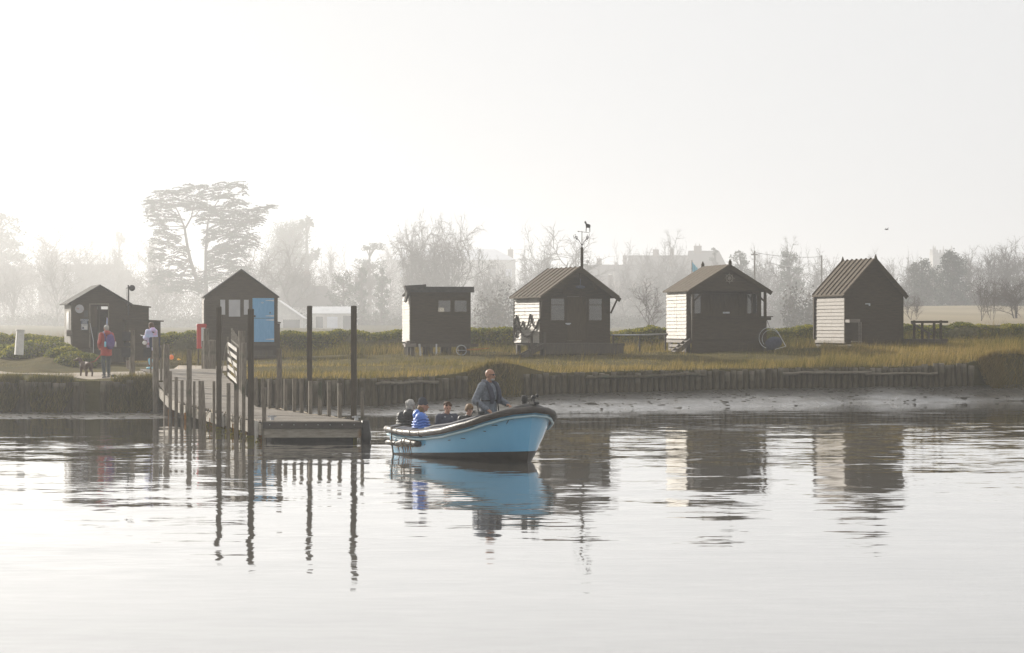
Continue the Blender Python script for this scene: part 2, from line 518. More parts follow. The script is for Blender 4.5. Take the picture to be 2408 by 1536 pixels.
M['lawn'] = world_surf('lawn', [(0.25, (0.10, 0.10, 0.025)), (0.5, (0.16, 0.14, 0.04)), (0.75, (0.22, 0.17, 0.06))], 0.5, 0.8, 0.4, 0.2, use_random=True)
M['ivy'] = world_surf('ivy', [(0.25, (0.04, 0.055, 0.012)), (0.5, (0.12, 0.13, 0.022)), (0.75, (0.34, 0.30, 0.03))], 1.2, 0.55, 0.5, 0.18, use_random=True)
M['ground'] = world_surf('ground', [(0.25, (0.035, 0.036, 0.011)), (0.5, (0.07, 0.058, 0.02)), (0.8, (0.115, 0.085, 0.03))], 0.35, 0.95, 0.0, 0.03, fine=(3, 0.8, 0.15))
M['field'] = world_surf('field', [(0.3, (0.17, 0.14, 0.085)), (0.7, (0.27, 0.22, 0.14))], 0.03, 0.9, fine=(1, 0.6, 0.2))
M['gravel'] = world_surf('gravel', [(0.3, (0.25, 0.21, 0.17)), (0.55, (0.32, 0.275, 0.225)), (0.75, (0.42, 0.37, 0.31))], 6, 0.85, fine=(12, 1.0, 0.05))
M['glass'] = glass_mat('glass', (0.75, 0.72, 0.64), 0.10)
M['lens'] = surf('lens', (0.01, 0.01, 0.01), (0.015, 0.015, 0.015), 0.08, 1, spec=0.8)
# ------------------------------------------------------------------ the setting: water, mud, banks, path, field
BANK = [(-2500, 73), (350, 73), (600, 75.5), (882, 75.5), (1091, 79), (1243, 80), (1500, 82), (1880, 85.6), (2284, 87), (2408, 88), (5000, 95)]
BTOP = [(-2500, 1.02), (350, 0.98), (600, 0.98), (1091, 1.0), (1243, 1.05), (1500, 1.1), (1880, 1.15), (2284, 1.2), (5000, 1.3)]
WLINE = [(-2500, 68), (350, 68.6), (600, 71), (882, 71.6), (1291, 75.2), (1464, 76.8), (1879, 80), (1990, 82.6), (2060, 83), (2235, 83.7), (2408, 85.1), (5000, 90)]
MTOP = [(-2500, 0.05), (350, 0.06), (600, 0.16), (882, 0.16), (1243, 0.36), (1500, 0.42), (1880, 0.44), (2284, 0.5), (5000, 0.6)]
HUTD = [(-2500, 98), (230, 97), (567, 100), (1030, 97), (1350, 95), (1690, 98), (5000, 98)]
HUTZ = [(-2500, 1.2), (0, 1.15), (230, 1.05), (567, 1.23), (1030, 1.5), (1350, 1.45), (1690, 1.6), (2060, 1.8), (5000, 1.85)]

def vnoise(x, y, seed=0):
    def h(i, j):
        n = (i * 374761393 + j * 668265263 + seed * 1442695) & 0xffffffff
        n = ((n ^ (n >> 13)) * 1274126177) & 0xffffffff
        return ((n ^ (n >> 16)) & 0xffff) / 65535.0
    i, j = math.floor(x), math.floor(y)
    fx, fy = x - i, y - j
    fx, fy = fx * fx * (3 - 2 * fx), fy * fy * (3 - 2 * fy)
    a = h(i, j) * (1 - fx) + h(i + 1, j) * fx
    b = h(i, j + 1) * (1 - fx) + h(i + 1, j + 1) * fx
    return a * (1 - fy) + b * fy

# grassy humps of the bank: x in the picture, distance, radius across, radius in depth, height
HUMPS = [(1165, 79.3, 1.15, 2.2, 0.30), (1215, 79.6, 0.8, 2.0, 0.14), (2385, 87.5, 1.6, 2.2, 0.42), (2230, 91, 3.0, 2.0, 0.28), 
         (60, 96, 1.9, 3.0, 0.45), (130, 93, 1.2, 2.0, 0.4), (2150, 93, 2.5, 2.5, 0.12), (1960, 92, 1.2, 1.6, 0.15)]

def ground_z(x, D):
    """x: direction (picture column), D: distance"""
    db, zb = interp(x, BANK), interp(x, BTOP)
    dh, zh = interp(x, HUTD), interp(x, HUTZ)
    if x < 420 and D < dh:                    # the shore path by the left hut lies a little lower
        z = float(np.interp(D, [db, db + 3, 82, 88, dh], [zb, zb - 0.06, 0.96, 1.0, zh]))
    else:
        z = float(np.interp(D, [db, db + 5, dh, dh + 12, 130, 200, 330, 450, 800, 2600],
                            [zb, zb + 0.18, zh, zh + 0.05, 1.4, 1.5, 1.7, 2.0, 3.2, 12]))
        if x > 1960 and D > 150:
            z += 3.7 * min(1, (x - 1960) / 120) * float(np.interp(D, [150, 392, 700], [0, 1, 1]))
    X = wx(x, D)
    if D < 125:
        for hx, hd, ra, rd, hh in HUMPS:
            q = ((X - wx(hx, hd)) / ra) ** 2 + ((D - hd) / rd) ** 2
            if q < 4:
                z += hh * math.exp(-q * 1.1)
        z += (vnoise(X * 0.8, D * 0.5, 3) - 0.5) * 0.10 * min(1, (D - db) / 2 + 0.3)
    else:
        z += (vnoise(X * 0.03, D * 0.02, 5) - 0.5) * min(1.5, (D - 125) * 0.02)
    return z

def gz(X, D):
    return ground_z(CX + X * FD / D, D)

def fan(name, xs, rows, zf, mat, smooth=True):
    """sheet over picture columns xs and, per column, the distances rows(x)"""
    mb = MB()
    n = None
    for x in xs:
        r = rows(x)
        n = len(r)
        for D in r:
            mb.v.append((wx(x, D), D, zf(x, D)))
    for i in range(len(xs) - 1):
        for j in range(n - 1):
            mb.f.append((i * n + j, (i + 1) * n + j, (i + 1) * n + j + 1, i * n + j + 1))
            mb.m.append(0)
    return mb.build(name, mat, smooth=smooth)

xs_all = list(np.arange(-2400, -100, 90)) + list(np.arange(-100, 2520, 14)) + list(np.arange(2520, 4900, 90))
def ground_rows(x):
    db = interp(x, BANK)
    return [db - 0.03, db] + list(np.linspace(db + 0.35, 124, 60)) + list(np.geomspace(128, 2600, 34))
def ground_h(x, D):
    if D < interp(x, BANK) - 0.01:
        return -0.9
    return ground_z(x, D)
tag(fan('ground', xs_all, ground_rows, ground_h, M['ground']), kind='structure', label='grassy river bank and meadow with town slope behind')

# mud foreshore
def mud_rows(x):
    db, dw = interp(x, BANK) + 0.4, interp(x, WLINE)
    return list(np.linspace(dw - 9, dw - 1, 7)) + list(np.linspace(dw - 0.6, db, 26))
def mud_h(x, D):
    db, dw, mt = interp(x, BANK), interp(x, WLINE), interp(x, MTOP)
    X = wx(x, D)
    if D < dw:
        return -(dw - D) * 0.07 + (vnoise(X * 1.5, D * 1.5, 9) - 0.5) * 0.05
    t = (D - dw) / max(0.5, db - dw)
    z = mt * t ** 0.78
    z += ((vnoise(X * 1.2, D * 0.9, 7) - 0.5) * 0.05 + (vnoise(X * 4, D * 2.2, 8) - 0.5) * 0.025) * min(1, t * 3 + 0.15)
    q = ((X - wx(2098, 84.6)) / 1.0) ** 2 + ((D - 84.8) / 1.3) ** 2
    z += 0.13 * math.exp(-q * 1.4) + 0.02 * math.exp(-q) * (vnoise(X * 6, D * 5, 4) - 0.5) * 4
    return z
m, nt, N, L, B = nodes_of('mud')
g = N.new('ShaderNodeNewGeometry')
mpn = N.new('ShaderNodeMapping'); mpn.inputs['Scale'].default_value = (1.0, 0.6, 1)
L.new(g.outputs['Position'], mpn.inputs[0])
no = N.new('ShaderNodeTexNoise'); no.inputs['Scale'].default_value = 2.2; no.inputs['Detail'].default_value = 8; no.inputs['Roughness'].default_value = 0.7
L.new(mpn.outputs[0], no.inputs['Vector'])
ra = N.new('ShaderNodeValToRGB')
ra.color_ramp.elements[0].position = 0.35; ra.color_ramp.elements[0].color = (0.035, 0.031, 0.025, 1)
ra.color_ramp.elements[1].position = 0.65; ra.color_ramp.elements[1].color = (0.085, 0.076, 0.066, 1)
L.new(no.outputs[0], ra.inputs[0]); L.new(ra.outputs[0], B.inputs['Base Color'])
rr = N.new('ShaderNodeMapRange'); rr.inputs[1].default_value = 0.35; rr.inputs[2].default_value = 0.7; rr.inputs[3].default_value = 0.5; rr.inputs[4].default_value = 0.16
L.new(no.outputs[0], rr.inputs[0]); L.new(rr.outputs[0], B.inputs['Roughness'])
B.inputs['Specular IOR Level'].default_value = 0.5
B.inputs['Coat Roughness'].default_value = 0.25
mp2 = N.new('ShaderNodeMapping'); mp2.inputs['Scale'].default_value = (0.28, 1.4, 1)
L.new(g.outputs['Position'], mp2.inputs[0])
n2 = N.new('ShaderNodeTexNoise'); n2.inputs['Scale'].default_value = 1.3; n2.inputs['Detail'].default_value = 9; n2.inputs['Roughness'].default_value = 0.72
L.new(mp2.outputs[0], n2.inputs['Vector'])
r2 = N.new('ShaderNodeMapRange'); r2.inputs[1].default_value = 0.36; r2.inputs[2].default_value = 0.54; r2.inputs[3].default_value = 0.3; r2.inputs[4].default_value = 1.0
L.new(n2.outputs[0], r2.inputs[0])
spz = N.new('ShaderNodeSeparateXYZ'); L.new(g.outputs['Position'], spz.inputs[0])      # wet film only up to the last tide line
tz_ = N.new('ShaderNodeMath'); tz_.operation = 'MULTIPLY_ADD'; tz_.inputs[1].default_value = 0.28; L.new(n2.outputs[0], tz_.inputs[0]); L.new(spz.outputs[2], tz_.inputs[2])
rz_ = N.new('ShaderNodeMapRange'); rz_.inputs[1].default_value = 0.33; rz_.inputs[2].default_value = 0.43; rz_.inputs[3].default_value = 1.0; rz_.inputs[4].default_value = 0.06
L.new(tz_.outputs[0], rz_.inputs[0])
cm = N.new('ShaderNodeMath'); cm.operation = 'MULTIPLY'; L.new(r2.outputs[0], cm.inputs[0]); L.new(rz_.outputs[0], cm.inputs[1]); L.new(cm.outputs[0], B.inputs['Coat Weight'])
bn = N.new('ShaderNodeBump'); bn.inputs['Strength'].default_value = 0.35; bn.inputs['Distance'].default_value = 0.03
nb = N.new('ShaderNodeTexNoise'); nb.inputs['Scale'].default_value = 5; nb.inputs['Detail'].default_value = 6
L.new(g.outputs['Position'], nb.inputs['Vector']); L.new(nb.outputs[0], bn.inputs['Height']); L.new(bn.outputs[0], B.inputs['Normal'])
M['mud'] = m
tag(fan('mud', list(np.arange(-1500, -60, 60)) + list(np.arange(-60, 2480, 8)) + list(np.arange(2480, 3700, 60)), mud_rows, mud_h, M['mud']),
    kind='structure', label='wet grey mud foreshore below the piled bank')

# clods, stones and weed lying on the mud
mbc = MB(); rc = random.Random(41)
for _ in range(850):
    x = rc.uniform(-40, 2450); db, dw = interp(x, BANK), interp(x, WLINE)
    q = rc.random(); D = dw - .15 + (db - dw) * q
    if vnoise(wx(x, D) * .5, D * .9, 61) < .42 and rc.random() < .75: continue
    w_ = rc.uniform(.015, .06) * (2.2 if rc.random() < .06 else 1)
    mbc.ball((wx(x, D), D, max(-.01, mud_h(x, D))), (w_ * rc.uniform(1, 1.9), w_, w_ * rc.uniform(.25, .55)), 6, 3, zmin=-.3)
M['clod'] = surf('clod', (0.03, 0.027, 0.02), (0.08, 0.072, 0.05), 0.8, 3)
tag(mbc.build('mud_clods', M['clod']), 'dark clods, stones and weed strewn on the mud below the piles', kind='stuff')

# river: ripple slopes drive the surface normal directly
m, nt, N, L, B = nodes_of('river_water')
g = N.new('ShaderNodeNewGeometry')
def noise_vec(scale, stretch, detail, off):
    mp = N.new('ShaderNodeMapping')
    mp.inputs['Scale'].default_value = stretch
    mp.inputs['Location'].default_value = off
    mp.inputs['Rotation'].default_value = (0, 0, math.radians(off[2] * 3))
    L.new(g.outputs['Position'], mp.inputs[0])
    n = N.new('ShaderNodeTexNoise')
    n.inputs['Scale'].default_value = scale
    n.inputs['Detail'].default_value = detail
    n.inputs['Roughness'].default_value = 0.55
    L.new(mp.outputs[0], n.inputs['Vector'])
    sb = N.new('ShaderNodeVectorMath'); sb.operation = 'SUBTRACT'
    sb.inputs[1].default_value = (0.5, 0.5, 0.5)
    L.new(n.outputs['Color'], sb.inputs[0])
    return sb.outputs[0]
def vscale(v, k):
    s = N.new('ShaderNodeVectorMath'); s.operation = 'SCALE'
    L.new(v, s.inputs[0])
    if isinstance(k, float):
        s.inputs['Scale'].default_value = k
    else:
        L.new(k, s.inputs['Scale'])
    return s.outputs[0]
def vadd(a, b):
    s = N.new('ShaderNodeVectorMath'); s.operation = 'ADD'
    L.new(a, s.inputs[0]); L.new(b, s.inputs[1])
    return s.outputs[0]
# how ruffled the water is, in broad patches, calmer near the viewer and by the far shore
mp = N.new('ShaderNodeMapping'); mp.inputs['Scale'].default_value = (0.05, 0.13, 1)
L.new(g.outputs['Position'], mp.inputs[0])
pn = N.new('ShaderNodeTexNoise'); pn.inputs['Scale'].default_value = 1.0; pn.inputs['Detail'].default_value = 3
L.new(mp.outputs[0], pn.inputs['Vector'])
pr = N.new('ShaderNodeMapRange'); pr.inputs[1].default_value = 0.36; pr.inputs[2].default_value = 0.66; pr.inputs[3].default_value = 0.35; pr.inputs[4].default_value = 1.15
L.new(pn.outputs[0], pr.inputs[0])
sp = N.new('ShaderNodeSeparateXYZ'); L.new(g.outputs['Position'], sp.inputs[0])
yr = N.new('ShaderNodeValToRGB')
ym = N.new('ShaderNodeMapRange'); ym.inputs[1].default_value = 10; ym.inputs[2].default_value = 90; ym.inputs[3].default_value = 0; ym.inputs[4].default_value = 1
L.new(sp.outputs[1], ym.inputs[0]); L.new(ym.outputs[0], yr.inputs[0])
els = yr.color_ramp.elements
els[0].position = 0.05; els[0].color = (0.30, 0.30, 0.30, 1)
els[1].position = 0.93; els[1].color = (0.16, 0.16, 0.16, 1)
for p, c in ((0.22, 0.50), (0.40, 1.1), (0.56, 1.15), (0.72, 0.85), (0.83, 0.30)):
    e = els.new(p); e.color = (c, c, c, 1)
am = N.new('ShaderNodeMath'); am.operation = 'MULTIPLY'
L.new(pr.outputs[0], am.inputs[0]); L.new(yr.outputs[0], am.inputs[1])
rip = vadd(vscale(noise_vec(1.0, (2.0, 6.2, 1), 3.0, (3, 7, 1)), 0.105), vscale(noise_vec(1.0, (0.5, 1.1, 1), 2.0, (13, 2, -2)), 0.085))
rip = vadd(vscale(rip, am.outputs[0]), vscale(noise_vec(1.0, (0.10, 0.33, 1), 2.0, (5, 31, 2)), 0.024))
mk = N.new('ShaderNodeVectorMath'); mk.operation = 'MULTIPLY'; mk.inputs[1].default_value = (0.85, 1.0, 0)
L.new(rip, mk.inputs[0])
up = N.new('ShaderNodeVectorMath'); up.operation = 'ADD'; up.inputs[1].default_value = (0, 0, 1)
L.new(mk.outputs[0], up.inputs[0])
nm = N.new('ShaderNodeVectorMath'); nm.operation = 'NORMALIZE'; L.new(up.outputs[0], nm.inputs[0])
L.new(nm.outputs[0], B.inputs['Normal'])
B.inputs['Base Color'].default_value = (0.165, 0.157, 0.142, 1)
B.inputs['Roughness'].default_value = 0.035
B.inputs['Coat Weight'].default_value = 1.0
B.inputs['Coat Roughness'].default_value = 0.03
B.inputs['Coat IOR'].default_value = 1.38
L.new(nm.outputs[0], B.inputs['Coat Normal'])
B.inputs['IOR'].default_value = 1.333
B.inputs['Specular IOR Level'].default_value = 0.5
M['water'] = m
mb = MB(); mb.add([(-260, -30, 0), (260, -30, 0), (260, 125, 0), (-260, 125, 0)], [(0, 1, 2, 3)])
tag(mb.build('river', M['water']), kind='structure', label='pale calm river reflecting the misty sky')
mb = MB(); mb.add([(-300, -40, -1.0), (300, -40, -1.0), (300, 130, -1.0), (-300, 130, -1.0)], [(0, 1, 2, 3)])
tag(mb.build('riverbed', M['mud']), kind='structure', label='muddy bed below the river')

# gravel path and hill field: sheets laid just above the ground
def lay(name, xs, rowf, mat, dz):
    return fan(name, xs, rowf, lambda x, D: ground_z(x, D) + dz, mat)
def path_rows(x):
    a = interp(x, [(-900, 84), (0, 83.5), (150, 80), (240, 77), (420, 77.2), (540, 80)])
    b = interp(x, [(-900, 88), (0, 86.5), (150, 85), (240, 86), (420, 90), (540, 88)])
    return list(np.linspace(a, b, 16))
tag(lay('path', list(np.arange(-900, 545, 12)), path_rows, M['gravel'], 0.02), kind='structure', label='pale gravel track along the bank')
tag(lay('field', list(np.arange(2080, 3300, 12)), lambda x: list(np.linspace(215, 392 + 10 * math.sin(x * 0.013), 20)), M['field'], 0.22),
    kind='structure', label='straw coloured field rising behind the hedge')

# ------------------------------------------------------------------ timber piles that hold the bank
rnd = random.Random(11)
pile_src = []
for k in range(5):
    mb = MB()
    h = 2.0
    w = 0.095 + 0.02 * rnd.random()
    n = 9
    pts, rad = [], []
    for i in range(7):
        t = i / 6
        pts.append((rnd.uniform(-.008, .008), rnd.uniform(-.008, .008), -1.0 + 2.0 * t))
        rad.append(w * (1 + rnd.uniform(-.05, .05)))
    mb.tube(pts, rad, n)
    o = mb.build('bank_pile', M['bank_pile'])
    pile_src.append(o.data)
    bpy.data.objects.remove(o)
def bank_pts(x0, x1, step):
    X, out = wx(x0, interp(x0, BANK)), []
    x = x0
    while x < x1:
        D = interp(x, BANK)
        out.append((x, D))
        x += step * FD / D
    return out
for a, b, grp, lab, prob in (
        (-60, 352, 'timber piles left of the jetty', 'weathered round timber pile holding the overgrown bank left of the jetty', 0.78),
        (415, 1096, 'timber piles behind the jetty', 'dark round timber pile holding the grass bank behind the jetty and boat', 1.0),
        (1240, 2290, 'timber piles below the right huts', 'dark round timber pile in the long bank wall below the right huts', 1.0)):
    for x, D in bank_pts(a, b, 0.205):
        if rnd.random() > prob:
            continue
        o = link_mesh('bank_pile', rnd.choice(pile_src))
        o.location = (wx(x, D), D - 0.13 + rnd.uniform(-.03, .03), interp(x, BTOP) - 1.0 + rnd.choice((rnd.uniform(-.05, .03), rnd.uniform(-.09, .035))) + (0.08 if x > 2150 else 0))
        o.rotation_euler = (rnd.uniform(-.03, .03), rnd.uniform(-.04, .04) + (0.05 if x > 2200 else 0), rnd.uniform(0, 6))
        tag(o, lab, 'pile', grp)
for x0, x1, dz, lab in ((885, 1030, -0.14, 'horizontal rail on the piles behind the boat'), (1378, 1660, -0.16, 'split horizontal rail along the piles below the ship wheel hut'),
                        (1840, 2050, -0.16, 'upper of two rails on the piles below the rightmost hut'), (2035, 2205, -0.26, 'lower of two rails on the piles below the rightmost hut')):
    pts = []
    for x in np.linspace(x0, x1, 9):
        D = interp(x, BANK) - 0.30
        pts.append((wx(x, D), D, interp(x, BTOP) + dz + rnd.uniform(-.03, .03)))
    mb = MB(); mb.tube(pts, [0.05 + rnd.uniform(-.01, .01) for _ in pts], 7)
    tag(mb.build('timber_rail', M['bank_pile'], smooth=True), lab, 'rail')

# ------------------------------------------------------------------ grass, hedge, ivy
nr = np.random.default_rng(5)
def blades(name, pts, hgt, wid, mat, lean=0.35, kind_label='', bend=(0.25, 0.0)):
    n = len(pts)
    a = nr.uniform(0, 2 * np.pi, n)
    d = np.stack([np.cos(a), np.sin(a), np.zeros(n)], 1)
    la = nr.uniform(0, 2 * np.pi, n)
    ln = np.stack([np.cos(la), np.sin(la), np.zeros(n)], 1) * (nr.uniform(0, lean, n) * hgt)[:, None]
    ln[:, 0] += bend[0] * hgt * nr.uniform(0.3, 1, n)
    top = pts + ln
    top[:, 2] += hgt
    v = np.stack([pts - d * wid[:, None] / 2, pts + d * wid[:, None] / 2, top], 1)
    o = np_mesh(name, v, 3, mat)
    tag(o, kind_label, kind='stuff')
    return o

def scatter(n, x0, x1, dlo, dhi):
    x = nr.uniform(x0, x1, n)
    t = nr.uniform(0, 1, n)
    out = []
    for xi, ti in zip(x, t):
        a, b = dlo(xi), dhi(xi)
        D = a + (b - a) * ti
        out.append((xi, D))
    return out

def in_path(x, D):
    if x > 540: return False
    r = path_rows(x)
    return r[0] - 0.2 < D < r[-1] + 0.1

bare = [(0.6, 2000, 88.4, 1.2)]
P, Hh = [], []
for x, D in scatter(150000, -200, 2900, lambda x: interp(x, BANK) - 0.05, lambda x: interp(x, HUTD) + 5):
    if in_path(x, D): continue
    X = wx(x, D)
    if 68 < D < 80 and -12.6 < X < -8.9: continue          # under the gangway
    db = interp(x, BANK)
    e = D - db
    f = vnoise(X * 0.45, D * 0.35, 21)
    f2 = vnoise(X * 1.6, D * 1.2, 22)
    edge = math.exp(-(e / 2.6) ** 2) if x > 420 else 0.12 * math.exp(-(e / 1.0) ** 2)
    f3 = vnoise(X * 3.2, D * 1.6, 23)
    h = 0.04 + 0.24 * edge * (0.35 + f2) + 0.20 * max(0, f - 0.55) * 2 + 0.30 * max(0, f3 - 0.62) * (0.4 + edge)
    if x > 1930: h += 0.16 * f2 + 0.1
    if x < 420: h *= 0.55
    if nr.random() > 0.18 + 0.82 * min(1, h * 4): continue
    P.append((X, D, ground_z(x, D) - 0.01)); Hh.append(h * nr.uniform(0.5, 1.25))
P = np.array(P); Hh = np.array(Hh)
blades('grass', P, Hh, nr.uniform(0.010, 0.022, len(P)), M['grass'], 0.45, 'dry gold and green grass on the bank')
# taller seed stems standing above it
P, Hh = [], []
for x, D in scatter(2600, 420, 2470, lambda x: interp(x, BANK) + 0.1, lambda x: interp(x, HUTD) + 5):
    X = wx(x, D)
    if vnoise(X * 0.5, D * 0.4, 31) < 0.5 and x < 1930: continue
    P.append((X, D, ground_z(x, D))); Hh.append(nr.uniform(0.25, 0.6))
blades('tall_grass', np.array(P), np.array(Hh), np.full(len(P), 0.012), M['grass'], 0.5, 'thin dry seed stems above the bank grass')
# overgrown tussocks hanging over the piles
P, Hh = [], []
for hx, hd, ra_, rd_, hh in [(1165, 79.0, 0.95, 0.8, 0.5), (2400, 87.3, 1.7, 1.0, 0.7), (118, 72.9, 0.70, 0.6, 0.2), (296, 72.8, 0.50, 0.6, 0.3), (20, 72.9, 0.4, 0.5, 0.1), (345, 72.8, 0.2, 0.5, .1), (2330, 87.2, 0.5, 0.5, 0.2)]:
    for _ in range(2600):
        a, r_ = nr.uniform(0, 6.28), math.sqrt(nr.uniform(0, 1))
        X = wx(hx, hd) + math.cos(a) * r_ * ra_
        D = hd + math.sin(a) * r_ * rd_
        x = CX + X * FD / D
        db = interp(x, BANK)
        if D > db:
            z = ground_z(x, D)
        else:
            z = ground_z(x, db) - (db - D) * 1.6
        P.append((X, D, z - 0.03)); Hh.append(nr.uniform(0.10, 0.34))
P = np.array(P); Hh = np.array(Hh)
blades('tussock_grass', P, Hh, nr.uniform(0.012, 0.024, len(P)), M['grass'], 1.0, 'matted grass hanging over the tops of the piles')

# reeds in front of the far scrub, beyond the hedge
P, Hh = [], []
for x, D in scatter(9000, -60, 2470, lambda x: 118, lambda x: 150):
    P.append((wx(x, D), D, ground_z(x, D))); Hh.append(nr.uniform(0.5, 1.2) * (0.75 + 0.4 * vnoise(x * 0.02, D * 0.05, 6)))
blades('reeds', np.array(P), np.array(Hh), nr.uniform(0.02, 0.05, len(P)), M['reed'], 0.2, 'pale reeds growing beyond the hedge')

def leaf_cards(name, pts, size, mat, label, parent=None, flatten=1.0, nper=4):
    """small leaf-shaped faces, each its own tilt"""
    n = len(pts)
    pts = np.asarray(pts, dtype=np.float64)
    a = nr.normal(size=(n, 3)); a[:, 2] *= flatten
    a /= np.linalg.norm(a, axis=1)[:, None] + 1e-9
    b = nr.normal(size=(n, 3)); b[:, 2] *= flatten
    b -= a * (a * b).sum(1)[:, None]
    b /= np.linalg.norm(b, axis=1)[:, None] + 1e-9
    s = (np.asarray(size) * nr.uniform(0.6, 1.3, n))[:, None]
    v = np.stack([pts - a * s, pts + b * s * 0.55, pts + a * s, pts - b * s * 0.55], 1)
    o = np_mesh(name, v, 4, mat, parent)
    if label:
        tag(o, label, kind='stuff')
    return o

HEDGE_TOP = [(-300, 786), (0, 782), (150, 786), (160, 790), (330, 790), (350, 784), (380, 780), (470, 781), (660, 784), (880, 779), (1110, 772), (1210, 776), (1440, 775), (1500, 766), (1570, 770), (1800, 774), (1915, 771), (2130, 764), (2240, 760), (2408, 762), (2700, 762)]
HD = 107.0
def hedge_top(x):
    return wz(interp(x, HEDGE_TOP), HD) - 0.10 + (vnoise(wx(x, HD) * 0.8, 0.3, 14) - 0.5) * 0.34 + (vnoise(wx(x, HD) * 2.6, 0.3, 15) - 0.5) * 0.16
mb = MB()
prof = [(-2.0, 0.0), (-1.5, 0.35), (-1.15, 0.7), (-0.8, 0.92), (-0.2, 1.0), (0.6, 0.97), (1.4, 0.6), (2.2, 0.0)]
hx = list(np.arange(-1300, 3700, 10))
for x in hx:
    zg = ground_z(x, HD) - 0.25
    zt = hedge_top(x)
    for dy, t in prof:
        D = HD + dy
        mb.v.append((wx(x, HD), D + (vnoise(wx(x, HD) * 1.3, t * 3, 17) - .5) * 0.5, zg + (zt - zg) * t))
n = len(prof)
for i in range(len(hx) - 1):
    for j in range(n - 1):
        mb.f.append((i * n + j, (i + 1) * n + j, (i + 1) * n + j + 1, i * n + j + 1)); mb.m.append(0)
M['bank_soil'] = world_surf('bank_soil', [(0.25, (0.035, 0.034, 0.014)), (0.55, (0.075, 0.068, 0.03)), (0.8, (0.12, 0.10, 0.05))], 1.6, 0.9, fine=(4, 1.0, 0.2))
tag(mb.build('flood_bank', M['bank_soil'], smooth=True), kind='structure', label='low flood bank behind the huts')
pts = []
N_H = 62000
xs_ = nr.uniform(-300, 2900, N_H)
tt = nr.beta(1.6, 1.1, N_H)
for x, t in zip(xs_, tt):
    dy = float(np.interp(t, [0, 0.2, 0.5, 0.75, 1.0], [-1.75, -1.35, -0.95, -0.5, 0.5]))
    zz = float(np.interp(dy, [p[0] for p in prof], [p[1] for p in prof]))
    zg = ground_z(x, HD) - 0.25
    zt = hedge_top(x)
    pts.append((wx(x, HD), HD + dy - 0.06, zg + (zt - zg) * zz + nr.uniform(-0.02, 0.09) * (0.3 + t)))
leaf_cards('ivy', np.array(pts), 0.055, M['ivy'], 'glossy ivy and alexanders covering the flood bank')
# clumps of green plants left of the first hut
mb = MB(); pts = []
for hx_, hy_, D_, ra_, hh in [(20, 855, 96, 1.1, .45), (95, 850, 95, 1.5, 0.62), (150, 862, 93, 0.75, .42), (175, 872, 92, 0.8, .5), (60, 835, 99, 1.4, .5), (125, 835, 98, 1.1, .55), (10, 822, 101, 1.0, .6), (190, 868, 93.5, 0.9, .35)]:
    c = W(hx_, hy_, D_); c.z = gz(c.x, D_)
    mb.ball((c.x, c.y, c.z - 0.1), (ra_, ra_ * 1.2, hh), 18, 8, zmin=0)
    for _ in range(2200):
        a, p = nr.uniform(0, 6.28), math.asin(nr.uniform(0, 1))
        pts.append((c.x + math.cos(a) * math.cos(p) * ra_ * 1.03, c.y + math.sin(a) * math.cos(p) * ra_ * 1.2, c.z - 0.1 + math.sin(p) * hh * 1.05 + nr.uniform(0, .06)))
tag(mb.build('plant_mound', M['bank_soil'], smooth=True), kind='stuff', label='low green mounds left of the ticket hut')
leaf_cards('ground_cover', np.array(pts), 0.06, M['ivy'], 'green leafy plants on the mounds left of the ticket hut')
# dry grass at the foot of the flood bank
P, Hh = [], []
for x, D in scatter(31000, -200, 2900, lambda x: 102.5, lambda x: 106.3):
    X = wx(x, D)
    P.append((X, D, ground_z(x, D) + max(0, (D - 105.0)) * 0.5)); Hh.append(nr.uniform(0.15, 0.45) * (0.6 + vnoise(X * 0.7, D, 41)))
blades('bank_grass', np.array(P), np.array(Hh), nr.uniform(0.012, 0.025, len(P)), M['grass'], 0.6, 'dry grass at the foot of the flood bank')
# ------------------------------------------------------------------ huts
def panel(mb, x0, x1, z0, z1, y0, y1, holes=()):
    """wall in the local x-z plane with rectangular holes (hx0, hx1, hz0, hz1)"""
    xs = sorted(set([x0, x1] + [h[0] for h in holes] + [h[1] for h in holes]))
    for i in range(len(xs) - 1):
        a, b = xs[i], xs[i + 1]
        zs = [z0]
        cut = sorted([(h[2], h[3]) for h in holes if h[0] <= a + 1e-6 and h[1] >= b - 1e-6])
        lo = z0
        for c, d in cut:
            if c > lo: mb.bx(a, b, y0, y1, lo, c)
            lo = d
        if lo < z1: mb.bx(a, b, y0, y1, lo, z1)

def gable(mb, W_, ze, zr, y0, y1, inset=0.0):
    mb.prism([(0, ze), (W_, ze), (W_ / 2, zr)], 1, y0, y1)

def lapped(mb, L_, z0, z1, n, x=0.0, y0=0.0, sgn=-1, split=None, jit=0.0, r=None):
    """overlapping boards on a side wall lying in the local y-z plane at x, outward = sgn"""
    h = (z1 - z0) / n
    for i in range(n):
        za = z0 + i * h
        runs = [(y0, L_)] if split is None else [(y0, split - 0.008), (split + 0.008, L_)]
        for a, b in runs:
            o = sgn * (0.045 + (r.uniform(-jit, jit) if r else 0))
            t = sgn * 0.012
            dz = r.uniform(-jit, jit) * 0.5 if r else 0
            mb.prism([(x, za - 0.02 + dz), (x + o, za - 0.02 + dz * 0.3), (x + t, za + h + 0.01), (x, za + h + 0.01)], 1, a, b)

